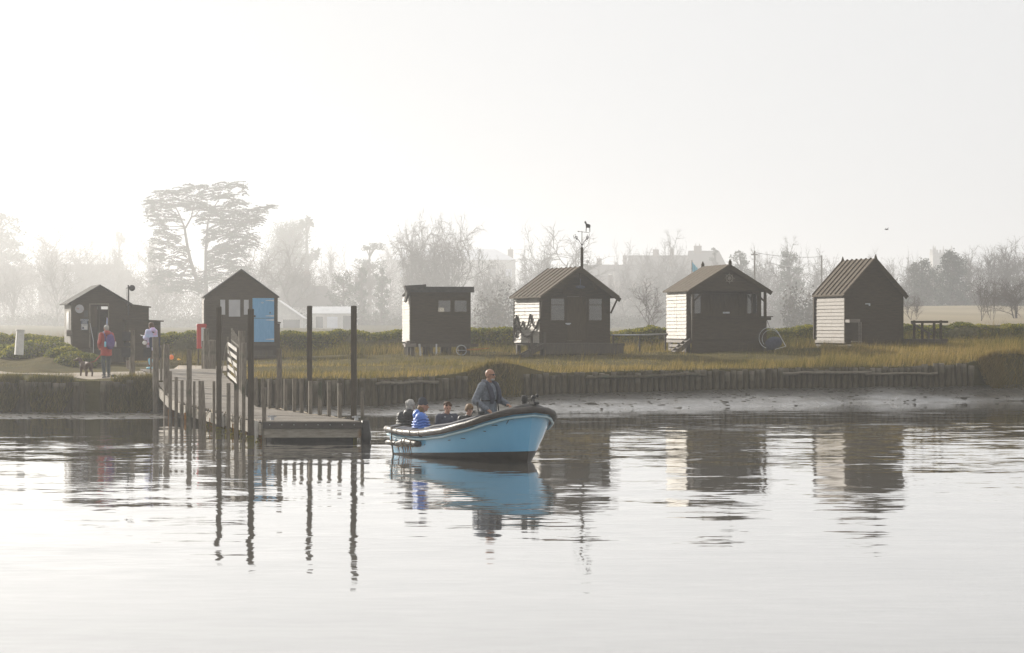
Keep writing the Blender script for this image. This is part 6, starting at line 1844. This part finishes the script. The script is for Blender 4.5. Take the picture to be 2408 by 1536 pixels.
for px, py, rx, ry in PAD:
    c = zl(px, py, rt.uniform(-5.5, 5.5) * (1 - abs(px - 1950) / 1100))
    rX, rZ = rx * .25 / s_, ry * .25 / s_
    j0 = min(joints_, key=lambda q: (q - c).length + (2.0 if q.z > c.z else 0))
    mid = j0.lerp(c, .55) + Vector((0, 0, -.35)); lb.tube([j0, mid, c], [.13, .09, .04], 5, cap=False)
    for _ in range(7):
        e = c + Vector((rt.uniform(-1, 1) * rX * 1.15, rt.uniform(-1.5, 1.5), rt.uniform(-.4, .9) * rZ)); lb.tube([c.lerp(j0, .3), e.lerp(c, .4) + Vector((0, 0, -.12)), e], [.05, .04, .015], 4, cap=False)
    out_ = 1 if c.x > zl(1900, 0).x else -1
    for _ in range(int(rx * ry / 620) + 6):
        dr = out_ if rt.random() < .75 else -out_
        dy = rt.uniform(-1.8, 1.8); v0 = rt.uniform(-1, 1)
        p0 = Vector((-dr * rX * rt.uniform(.5, 1.0), dy * .5, rZ * (v0 - .5))); p1 = Vector((rX * rt.uniform(-.4, .4), dy, rZ * (v0 + rt.uniform(.2, 1.0)))); p2 = Vector((dr * rX * rt.uniform(.6, 1.3), dy, rZ * (v0 + rt.uniform(-1.0, .9))))
        L_ = (p1 - p0).length + (p2 - p1).length
        for i in range(max(5, int(L_ / .16))):
            q = rt.random(); p = p0 * (1 - q) ** 2 + p1 * 2 * q * (1 - q) + p2 * q * q
            pl.append((c + p, (.20 * (1.2 - q), .25, .12 * (1.2 - q)), 6))
tk.build('trunk', M['bark'], t, True)
lb.build('limb', M['bark'], t)
pads('crown', t, pl, M['conifer'], .17, 1)

def umbrella(label, x, ytop, wpx, D, layers=3, trunk_y=None, ragged=1.0, name='cypress_tree', cat='tree', seed=0):
    D = far(D); r = random.Random(seed + int(x)); s_ = sc(D)
    X = wx(x, D); zg = gz(X, D); h_ = wz(ytop, D) - zg; w_ = wpx / s_
    t = thing(name, label, cat, (X, D, zg), 0, 'evergreen trees beyond the flood bank')
    mb = MB(); mb.tube([(0, 0, -.3), (.1, 0, h_ * .4), (-.1, 0, h_ * .75), (0, 0, h_ * .95)], [.03 * h_, .022 * h_, .014 * h_, .005 * h_], 7, cap=False)
    pl = []
    for k in range(layers):
        f = 1 - k * .62 / max(1, layers); z = h_ * f - .04 * h_
        n = 5 + 3 * k
        for j in range(n):
            a = 6.283 * (j + r.random()) / n; rr = w_ / 2 * r.uniform(.25, .8) * (.65 + .35 * min(1, (k + .7) / max(1, layers - 1)))
            c = (rr * math.cos(a), rr * math.sin(a), z - rr * .12 + r.uniform(-.04, .04) * h_)
            mb.tube([(0, 0, z - .12 * h_), (c[0] * .6, c[1] * .6, c[2] - .03 * h_), c], [.010 * h_, .008 * h_, .003 * h_], 4, cap=False)
            for _ in range(4):
                pl.append(((c[0] + r.uniform(-.16, .16) * w_, c[1] + r.uniform(-.16, .16) * w_, c[2] + r.uniform(-.02, .03) * h_), (w_ * .10, w_ * .10, .022 * h_ + .1), 34))
    mb.build('trunk', M['bark'], t)
    pads('crown', t, pl, M['conifer'], max(.12, .013 * h_), 1)
    return t

def dense(label, x, ytop, wpx, D, ybase=None, mat='evergreen', seed=0, cone=0.0, name='evergreen_tree', group='evergreen trees beyond the flood bank', n=46, per=95, leaf=.21):
    D = D * 1.3 if x > 2100 else far(D); r = random.Random(seed + int(x)); s_ = sc(D)
    X = wx(x, D); zg = gz(X, D); h_ = wz(ytop, D) - zg; w_ = wpx / s_
    t = thing(name, label, 'tree', (X, D, zg), 0, group)
    mb = MB(); mb.tube([(0, 0, -.3), (0, 0, h_ * .5), (0, 0, h_ * .9)], [.03 * h_, .02 * h_, .006 * h_], 6, cap=False)
    pl = []
    for i in range(n):
        f = .12 + .84 * (i + r.random()) / n
        prof = math.sin(math.pi * min(1, f * .62 + .30)) ** .8 if cone == 0 else (1 - f) ** .8 * 1.05 + .06
        a = r.uniform(0, 6.28); q = r.uniform(.35, .86)
        c = (w_ / 2 * prof * q * math.cos(a), w_ / 2 * prof * q * math.sin(a), h_ * f * .97)
        mb.tube([(0, 0, c[2] * .85), c], [.012 * h_, .004 * h_], 4, cap=False)
        rr = w_ * (.15 if cone == 0 else .11) * r.uniform(.7, 1.2)
        pl.append((c, (rr, rr, rr * (.75 if cone == 0 else .4)), per))
    mb.build('trunk', M['bark'], t)
    pads('crown', t, pl, M[mat], leaf, 1, 1.0)
    return t

# far left
umbrella('ragged cedar at the far left edge of the picture, half out of view', -6, 505, 150, 420, 6, seed=3)
bare('ash', 0, 112, 528, 150, 440, 'large fan shaped bare tree right of the left edge cedar')
bare('sapling', 0, 128, 592, 100, 300, 'slender crooked bare tree just left of the ticket hut roof')
bare('thorn', 0, 200, 568, 90, 430, 'leftmost of three twiggy bare trees above the far left house roof')
bare('ash', 2, 243, 566, 85, 435, 'middle one of three twiggy bare trees above the far left house roof')
bare('ash', 1, 295, 562, 100, 440, 'rightmost of three twiggy bare trees above the far left house roof')
bare('sapling', 1, 22, 632, 46, 290, 'small broken bare tree at the left edge before the far left house')
umbrella('tiny flat topped pine showing over the bare trees left of the big cypress', 281, 548, 28, 560, 2, seed=5)
dense('pale rounded tree far behind the bare tree with a chimney in front', 118, 583, 90, 600, seed=2)
dense('hazy evergreen on the left flank of the big cypress', 352, 545, 90, 520, seed=4)
bare('thorn', 1, 350, 590, 110, 330, 'bare thicket tree at the foot of the big cypress')
# behind hut 2
dense('huge ivy clad round topped tree to the right of the big cypress', 682, 513, 156, 470, seed=6, n=170, per=190, leaf=.22)
umbrella('flat branching pine at the shoulder of the ivy clad tree', 722, 514, 60, 475, 2, seed=7)
bare('oak', 0, 618, 555, 120, 330, 'wide bare tree standing before the ivy clad tree, right of the blue door hut roof')
bare('oak', 1, 690, 566, 130, 325, 'lower spreading bare tree to the right of the ivy clad tree')
bare('ash', 1, 790, 570, 62, 440, 'thin bare trees left of the small flat pine')
umbrella('small flat topped pine left of the pale roofed hall', 869, 574, 76, 420, 3, seed=8)
bare('ash', 0, 918, 560, 60, 520, 'very faint tall bare tree behind the left end of the hall')
dense('dark bush like conifer left of the pale roofed hall', 850, 620, 46, 330, seed=9, n=26)
dense('second dark conifer right beside the hall wall', 898, 622, 54, 330, seed=10, n=26)
dense('broad dark evergreen shrub between the bungalow and the hall', 808, 634, 90, 320, seed=11, n=30)
bare('birch', 0, 1062, 510, 190, 300, 'big many stemmed birch in front of the pale roofed hall, above the flat roofed hut')
bare('birch', 0, 985, 530, 80, 305, 'narrow left stem group of the birches before the hall')
bare('thorn', 0, 1165, 640, 90, 290, 'twiggy thorn right of the flat roofed hut')
bare('oak', 0, 1335, 533, 165, 345, 'large bare oak behind the weathervane')
bare('ash', 2, 1262, 576, 90, 340, 'bare tree between the hall chimney and the large oak')
dense('dark ivy clad stem right of the weathervane mast', 1382, 598, 30, 350, seed=12, n=16)
bare('sapling', 0, 1522, 652, 96, 240, 'spreading bare tree in front of the terrace between the two middle huts')
bare('oak', 1, 1583, 545, 120, 430, 'round bare tree behind the terrace chimneys')
bare('oak', 0, 1500, 570, 90, 440, 'low bare tree over the left roof of the terrace')
dense('dark pointed conifer right of the tallest terrace roof', 1682, 568, 40, 420, seed=13, n=24)
dense('ragged conifer beside the utility pole', 1742, 582, 66, 330, seed=14, n=34)
bare('thorn', 1, 1772, 585, 90, 330, 'bare tree overlapping the utility pole')
dense('bushy dark conifer with a pale bare top left of the rightmost hut', 1856, 580, 80, 330, seed=15, n=34)
bare('oak', 1, 1856, 560, 96, 335, 'bare crown growing out of the bushy conifer left of the rightmost hut')
bare('oak', 0, 1943, 584, 74, 345, 'round bare tree just left of the rightmost hut roof')
bare('thorn', 0, 1648, 690, 60, 280, 'small bare bush right behind the ship wheel hut')
bare('thorn', 1, 1830, 690, 110, 290, 'pale twiggy thicket between the two rightmost huts')
bare('ash', 1, 2100, 606, 60, 400, 'bare tree right of the steep roofed hut')
bare('ash', 0, 2056, 585, 36, 480, 'twig top just peeping over the ridge of the steep roofed hut')
dense('dark evergreen clump left of the big conifer by the church tower', 2168, 608, 90, 350, seed=16, n=40)
dense('big dark conifer in front of the church tower', 2240, 586, 88, 345, seed=17, n=60, mat='conifer')
bare('ash', 2, 2147, 590, 36, 350, 'thin upright bare tree left of the church tower')
bare('ash', 0, 2286, 580, 56, 360, 'bare tree right of the big conifer')
bare('ash', 1, 2335, 578, 80, 350, 'first of the tall bare trees at the right edge')
bare('ash', 0, 2378, 562, 84, 345, 'tallest bare tree at the right edge of the picture')
bare('ash', 2, 2410, 568, 70, 350, 'bare tree cut off by the right edge of the picture')
bare('sapling', 0, 2306, 644, 62, 225, 'left of two slim bare trees standing in the straw field')
bare('sapling', 1, 2334, 652, 56, 228, 'right of two slim bare trees standing in the straw field')
bare('sapling', 1, 2150, 690, 70, 228, 'small bare tree by the deck of the rightmost hut')
bare('thorn', 0, 2392, 650, 110, 235, 'dense brown thicket at the right edge above the flood bank')
bare('thorn', 1, 2300, 624, 90, 345, 'low thorny tree at the far edge of the straw field')

# rank upon rank of indistinct bare trees further off
rq = random.Random(77)
FT = [(-60, 590), (100, 590), (330, 600), (560, 600), (640, 590), (760, 605), (900, 600), (1000, 575), (1200, 605), (1300, 585), (1420, 620), (1600, 600), (1700, 605), (1850, 600), (2000, 612), (2100, 618), (2200, 612), (2408, 590), (2500, 590)]
for i in range(46):
    x = -50 + 2530 * (i + rq.random()) / 46
    bare(rq.choice(('oak', 'ash', 'ash', 'thorn')), rq.randrange(3), x, interp(x, FT) + rq.uniform(-8, 34), rq.uniform(60, 120), rq.uniform(350, 420), 'indistinct bare tree in the hazy ranks behind the town')

# woodland mass, scrub and hedgerows between them: one mass nobody could count
rs = random.Random(23)
scr = []
def clump(x, ytop, wpx, D, n, el=1.0):
    X = wx(x, D); z0 = gz(X, D); z1 = wz(ytop, D)
    if z1 - z0 < .4: return
    r_ = wpx / 2 / sc(D)
    u = nr.normal(size=(n, 3)); u /= np.linalg.norm(u, axis=1)[:, None]
    q = nr.uniform(.1, 1, n) ** .4
    hh = (z1 - z0)
    p = u * q[:, None] * np.array([r_, min(4, r_), hh * .62]) * (1 + .16 * nr.normal(size=(n, 1)))
    p[:, 2] = p[:, 2] + z0 + hh * .42
    scr.append(p + np.array([X, D, 0]))
TOPS = [(-100, 660), (0, 655), (80, 668), (150, 690), (330, 640), (400, 640), (480, 640), (560, 630), (640, 620), (720, 630), (780, 660), (830, 660), (900, 660), (960, 680), (1060, 690), (1160, 660), (1220, 645), (1300, 640), (1400, 660), (1450, 680), (1560, 700), (1640, 690), (1700, 650), (1760, 632), (1850, 625), (1930, 628), (2000, 640), (2100, 645), (2180, 640), (2300, 655), (2408, 650), (2500, 650)]
for i in range(360):
    x = -60 + 2540 * (i + rs.random()) / 360
    D = rs.uniform(680, 860) if x < 2090 else rs.uniform(470, 560)
    clump(x, interp(x, TOPS) + rs.uniform(0, 55), rs.uniform(34, 80), D, 330)
for i in range(120):
    x = -60 + 2540 * (i + rs.random()) / 120
    if 2115 < x < 2350: continue
    D = rs.uniform(630, 760)
    clump(x, interp(x, TOPS) * .35 + 740 * .65 + rs.uniform(-30, 25), rs.uniform(36, 80), D, 260)
for i in range(480):
    x = -60 + 2540 * (i + rs.random()) / 480
    if 2115 < x < 2350: continue
    clump(x, rs.uniform(734, 752), rs.uniform(34, 74), rs.uniform(520, 640), 130)
for i in range(26):
    x = rs.choice((rs.uniform(2350, 2480), rs.uniform(1840, 1925), rs.uniform(1130, 1215))); clump(x, 690 + rs.uniform(-20, 40), rs.uniform(30, 60), rs.uniform(330, 380), 200)
leaf_cards('woodland', np.concatenate(scr), .26, M['scrub'], 'hazy mass of scrub and woodland behind the flood bank', None, 1.0)
# twiggy brushwood sticking out of it
P, Hh = [], []
for _ in range(16000):
    x = rs.uniform(-60, 2470); D = rs.uniform(560, 800) if not 2115 < x < 2350 else rs.uniform(470, 540)
    yt = interp(x, TOPS) + rs.uniform(-6, 90) + (D < 640) * 30
    X = wx(x, D); z1 = wz(yt, D); hh = rs.uniform(.8, 2.4)
    if z1 - hh < gz(X, D) - .5: continue
    P.append((X, D, z1 - hh)); Hh.append(hh)
blades('brushwood', np.array(P), np.array(Hh), np.full(len(P), .06), M['twig'], .45, 'bare twigs standing out of the hazy scrub', bend=(.1, 0))

# ------------------------------------------------------------------ houses and church of the town
def build_house(name, label, cat, x0, x1, y_eave, y_ridge, D_, wall='render_wall', roofm='roof_tile', depth=7.0, gable='side', hip0=0.0, hip1=0.0, chim=(), wins=(), over=.3, group=None, th=.16):
    D = D_ * 1.75
    Xa, Xb = wx(x0, D), wx(x1, D); W_ = Xb - Xa
    zg = min(gz(Xa, D), gz(Xb, D)) - 1.0
    t = thing(name, label, cat, (Xa, D, zg), 0, group)
    ze, zr = wz(y_eave, D) - zg, wz(y_ridge, D) - zg
    mb = MB(); mb.bx(0, W_, 0, depth, 0, ze)
    if gable == 'front': mb.prism([(0, ze), (W_, ze), (W_ / 2, zr)], 1, .0, depth)
    elif hip0 == 0 and hip1 == 0: mb.prism([(0, ze), (depth, ze), (depth / 2, zr)], 0, .0, W_)
    mb.build('wall', M[wall], t)
    mb = MB()
    if gable == 'front':
        sl = (zr - ze) / (W_ / 2)
        for sg in (-1, 1): mb.prism([(W_ / 2, zr + .02), (W_ / 2 + sg * (W_ / 2 + over), ze + .02 - sl * over), (W_ / 2 + sg * (W_ / 2 + over), ze + .02 + th - sl * over), (W_ / 2, zr + .02 + th)], 1, -over, depth + over)
    else:
        a, b = -over, W_ + over; y0, y1 = -over, depth + over; h0, h1 = a + hip0 * W_, b - hip1 * W_
        vs = [(a, y0, ze), (b, y0, ze), (b, y1, ze), (a, y1, ze), (h0 if hip0 else a, depth / 2, zr), (h1 if hip1 else b, depth / 2, zr), (a, y0, ze - .12), (b, y0, ze - .12), (b, y1, ze - .12), (a, y1, ze - .12)]
        vs = [(p[0], p[1], p[2] + .03) for p in vs]
        mb.add(vs, [(0, 1, 5, 4), (2, 3, 4, 5), (1, 2, 5), (3, 0, 4), (0, 6, 7, 1), (1, 7, 8, 2), (2, 8, 9, 3), (3, 9, 6, 0), (9, 8, 7, 6)])
    rf = mb.build('roof', M[roofm], t)
    for cx0, cx1, cy, pots in chim:
        a, b = wx(cx0, D) - Xa, wx(cx1, D) - Xa; zt = wz(cy, D) - zg
        yy = depth / 2
        mb = MB(); mb.bx(a, b, yy - .45, yy + .45, min(ze, zr) * .6, zt); mb.bx(a - .08, b + .08, yy - .53, yy + .53, zt - .42, zt - .18); c_ = mb.build('chimney', M['brick'], rf)
        for q in range(pots):
            px_ = a + (b - a) * (q + .5) / pots; mb = MB(); mb.tube([(px_, yy, zt - .02), (px_, yy, zt + .75)], [.15, .12], 8); mb.build('chimney_pot', M['brick'], t)
    for wx0, wx1, wy0, wy1, m_ in wins:
        a, b = wx(wx0, D) - Xa, wx(wx1, D) - Xa; za, zb = wz(wy1, D) - zg, wz(wy0, D) - zg
        mb = MB(); mb.bx(a, b, -.06, -.004, za, zb); w_ = mb.build('window', M['white_paint'], t)
        mb = MB(); mb.bx(a + .07, b - .07, -.08, -.062, za + .07, zb - .07); mb.build('pane', M[m_], w_)
    return t

build_house('brick_house', 'long hazy house with a tall chimney behind the ticket hut', 'house', 92, 282, 690, 621, 420, 'brick', 'roof_tile', 9, hip0=.12, hip1=.12, chim=((113, 129, 590, 2),), wins=((150, 182, 640, 676, 'roof_pale'), (205, 222, 700, 725, 'window_dark'), (240, 256, 700, 725, 'window_dark')))
build_house('side_wing', 'lower gabled wing at the right end of the hazy house behind the ticket hut', 'house', 262, 318, 690, 634, 412, 'brick', 'roof_tile', 8, hip1=.4, wins=((285, 297, 700, 725, 'window_dark'),))
build_house('cottage', 'pale gabled cottage at the far left edge', 'house', -40, 66, 668, 624, 430, 'render_wall', 'roof_tile', 8, chim=((40, 55, 617, 1),), wins=((0, 12, 690, 712, 'window_dark'), (30, 42, 690, 712, 'window_dark')))
build_house('bungalow', 'low dark roofed bungalow with a chimney right of the blue door hut', 'house', 662, 790, 722, 672, 320, 'render_wall', 'roof_tile', 8, hip1=.22, chim=((711, 726, 638, 2),), wins=((700, 712, 735, 755, 'window_dark'), (745, 760, 735, 758, 'window_dark')))
build_house('bungalow_wing', 'small wing with a shallow gable right of the dark roofed bungalow', 'house', 790, 838, 703, 688, 325, 'render_wall', 'roof_tile', 5, gable='front', chim=((832, 838, 690, 1),))
build_house('garage', 'low pale building with white bargeboards close beside the blue door hut', 'house', 596, 712, 748, 708, 250, 'render_wall', 'roof_edge', 6, gable='front', over=.2, th=.12, wins=((665, 706, 751, 775, 'window_dark'),))
t = build_house('conservatory', 'low white roofed lean to between the two tall far piles', 'house', 735, 830, 737, 721, 255, 'render_wall', 'roof_edge', 5, over=.15, wins=((742, 760, 744, 772, 'window_dark'), (768, 795, 744, 772, 'roof_pale'), (806, 826, 742, 775, 'window_dark')))
build_house('hall', 'large hall with a pale bluish roof behind the birch', 'hall', 918, 1212, 611, 585, 480, 'render_wall', 'roof_pale', 14, hip0=.16, hip1=.17, chim=((1194, 1207, 585, 1), (1102, 1108, 577, 1)), wins=((940, 962, 632, 652, 'roof_pale'), (1050, 1066, 630, 650, 'window_dark'), (1150, 1166, 630, 650, 'window_dark'), (1188, 1204, 632, 652, 'roof_pale')))
build_house('terrace_house', 'small terrace house with a stout chimney right of the weathervane mast', 'house', 1376, 1446, 650, 622, 470, 'brick', 'roof_tile', 8, chim=((1404, 1416, 607, 1),), wins=((1392, 1400, 660, 674, 'window_dark'),), group='terrace of houses behind the middle huts')
build_house('terrace_house', 'middle terrace house with a long level parapet roof', 'house', 1447, 1584, 660, 622, 460, 'brick', 'roof_tile', 8, chim=((1447, 1452, 616, 0), (1575, 1583, 605, 1)), wins=((1470, 1480, 672, 688, 'window_dark'), (1500, 1510, 672, 688, 'window_dark'), (1540, 1550, 672, 688, 'window_dark')), group='terrace of houses behind the middle huts')
build_house('terrace_house', 'taller terrace house at the back with two chimneys', 'house', 1474, 1616, 640, 600, 490, 'brick', 'roof_tile', 8, hip0=.06, chim=((1466, 1475, 600, 1), (1537, 1551, 586, 1), (1577, 1587, 585, 1)), group='terrace of houses behind the middle huts')
build_house('terrace_house', 'highest terrace house with a wide hipped roof and twin chimney pots', 'house', 1612, 1722, 655, 589, 478, 'brick', 'roof_tile', 9, hip0=.10, hip1=.28, chim=((1634, 1652, 577, 2),), wins=((1640, 1650, 668, 684, 'window_dark'), (1680, 1690, 668, 684, 'window_dark')), group='terrace of houses behind the middle huts')
t = thing('dome_tent', 'small white dome catching the light on the roofs behind the weathervane hut', 'dome', W(1435, 647, 700))
mb = MB(); mb.ball((0, 0, 0), (.55, .5, .4), 14, 8, zmin=0); mb.build('dome', M['white_paint'], t, True)
mb = MB(); mb.bx(-.6, .6, -.6, .6, -4.0, -.001); mb.build('base', M['brick'], t)
# church tower
D = 1000.0; Xa, Xb = wx(2194, D), wx(2239, D); zg = gz(Xa, D) - 1; w_ = Xb - Xa
t = thing('church_tower', 'faint square church tower with four pinnacles rising behind the conifers', 'church', (Xa, D, zg))
zt = wz(588, D) - zg
mb = MB(); mb.bx(0, w_, 0, w_, 0, zt - 1.2); mb.bx(-.25, w_ + .25, -.25, w_ + .25, zt - 1.6, zt - 1.25); mb.build('wall', M['flint'], t)
mb = MB(); n = 6
for k in range(n):
    a = w_ * k / n
    for yy in (0, w_ - .35): mb.bx(a + .05, a + w_ / n * .62, yy, yy + .35, zt - 1.2, zt + (.5 if k in (0, 5) else .1))
    for xx in (0, w_ - .35): mb.bx(xx, xx + .35, a + .4, a + .4 + w_ / n * .5, zt - 1.2, zt + .08)
mb.build('battlement', M['flint'], t)
for xx, yy in ((.2, .2), (w_ - .2, .2), (.2 + w_ * .26, w_ - .2), (w_ * .72, w_ - .2)):
    mb = MB(); mb.bx(xx - .28, xx + .28, yy - .28, yy + .28, zt - 1, zt + .7); mb.tube([(xx, yy, zt + .7), (xx, yy, zt + 1.3), (xx, yy, zt + 2.0)], [.34, .22, .04], 6); mb.build('pinnacle', M['flint'], t)
mb = MB(); mb.bx(w_ * .35, w_ * .65, -.05, -.004, zt - 5.5, zt - 2.6); mb.build('belfry_window', M['window_dark'], t)
mb = MB(); mb.prism([(-7, 0), (-.1, 0), (-.1, zt - 7), (-7, zt - 9)], 1, 1, w_ - 1); mb.build('nave', M['flint'], t)
# poles, wires, flag, aerials
def pole(x, ytop, D, r_, label, bar=None):
    X = wx(x, D); z0 = gz(X, D); t = thing('utility_pole', label, 'pole', (X, D, z0)); h_ = wz(ytop, D) - z0
    mb = MB(); mb.tube([(0, 0, -.4), (0, 0, h_)], [r_, r_ * .75], 7); mb.build('shaft', M['post_wood'], t)
    if bar: mb = MB(); mb.bx(-bar, bar, -.05, .05, h_ - .6, h_ - .45); mb.build('crossbar', M['post_wood'], t)
    return t
pole(1774.5, 590, 330, .15, 'tall utility pole right of the ship wheel hut roof', .5)
pole(1932, 601, 370, .17, 'shorter thick utility pole left of the rightmost hut')
t = pole(1627, 612, 230, .05, 'thin flagpole carrying a pale blue flag before the terrace'); t.name = 'flagpole'
D = 230; c = W(1628, 616, D); mb = MB()
vs, fs = [], []
for i in range(7):
    for j in range(4): vs.append((i * .09, .10 * math.sin(i * 1.1), -.16 * i - .28 * j + .05 * i))
fs = [(i * 4 + j, i * 4 + j + 1, (i + 1) * 4 + j + 1, (i + 1) * 4 + j) for i in range(6) for j in range(3)]
mb.add(vs, fs); o = mb.build('flag', M['boot_blue'], loc=c); sm = o.modifiers.new('thick', 'SOLIDIFY'); sm.thickness = .01; tag(o, 'limp pale blue flag hanging in front of the terrace', 'flag')
def wire(pts, r_, label, mat='iron', n=14, sag_=0.0):
    out = []
    for i in range(len(pts) - 1):
        for k in range(n):
            q = k / n; p = pts[i].lerp(pts[i + 1], q); p.z -= sag_ * 4 * q * (1 - q); out.append(p)
    out.append(pts[-1]); mb = MB(); mb.tube(out, r_, 4); return tag(mb.build('overhead_wire', M[mat]), label, 'wire')
wire([W(1812, 618, 332), W(1897, 620, 355)], .05, 'sunlit sagging wire left of the rightmost hut', 'roof_edge', sag_=.45)
wire([W(1774, 594, 330), W(1932, 604, 370)], .03, 'dark thin wire strung between the two utility poles', 'iron', sag_=.3)
wire([W(1742, 640, 325), W(1774, 628, 330), W(1812, 618, 332)], .02, 'wire rising from behind the ship wheel hut to the sunlit wire', 'iron')
def aerial(x, ytop, ybot, D, label):
    t = thing('aerial', label, 'aerial', W(x, ybot, D)); h_ = (ybot - ytop) / sc(D)
    mb = MB(); mb.tube([(0, 0, 0), (0, 0, h_)], .035, 5); mb.build('mast', M['iron'], t)
    mb = MB(); mb.tube([(-.7, 0, h_ - .1), (.7, 0, h_ - .05)], .02, 4)
    for k in range(5): mb.tube([(-.6 + .3 * k, -.3, h_ - .09), (-.6 + .3 * k, .3, h_ - .09)], .012, 4)
    mb.build('crossbar', M['iron'], t)
aerial(1444.5, 602, 640, 700, 'television aerial on the roof left of the middle terrace house')
aerial(1551, 602, 625, 700, 'small television aerial between the terrace chimneys')
aerial(797, 671, 705, 520, 'television aerial over the bungalow wing')
# bird far up right
t = thing('bird', 'small bird gliding high in the pale sky at the right', 'bird', W(2085, 540, 150), .3)
mb = MB(); mb.chain([(-.14, 0, 0), (0, 0, .01), (.12, 0, .02)], [.015, .04, .02], 8); mb.tube([(0, 0, .02), (.02, .22, .10), (-.05, .46, .06)], [.035, .03, .006], 6, flat=.3); mb.tube([(0, 0, .02), (.02, -.22, .10), (-.05, -.46, .06)], [.035, .03, .006], 6, flat=.3)
remesh(mb.build('body', M['sign_dark'], t, True), .014, 1)

# ------------------------------------------------------------------ the air
mb = MB(); mb.bx(-1900, 1900, -45, 2750, -2.4, 37.0)
hm = bpy.data.materials.new('haze'); hm.use_nodes = True
hn, hl_ = hm.node_tree.nodes, hm.node_tree.links
hn.clear(); pv = hn.new('ShaderNodeVolumePrincipled'); ho = hn.new('ShaderNodeOutputMaterial')
pv.inputs['Color'].default_value = (0.97, 0.98, 1.0, 1); pv.inputs['Density'].default_value = HAZE_DENSITY; pv.inputs['Anisotropy'].default_value = HAZE_G
hl_.new(pv.outputs[0], ho.inputs['Volume'])
tag(mb.build('haze', hm), 'bright morning mist hanging over the river and town', kind='stuff')
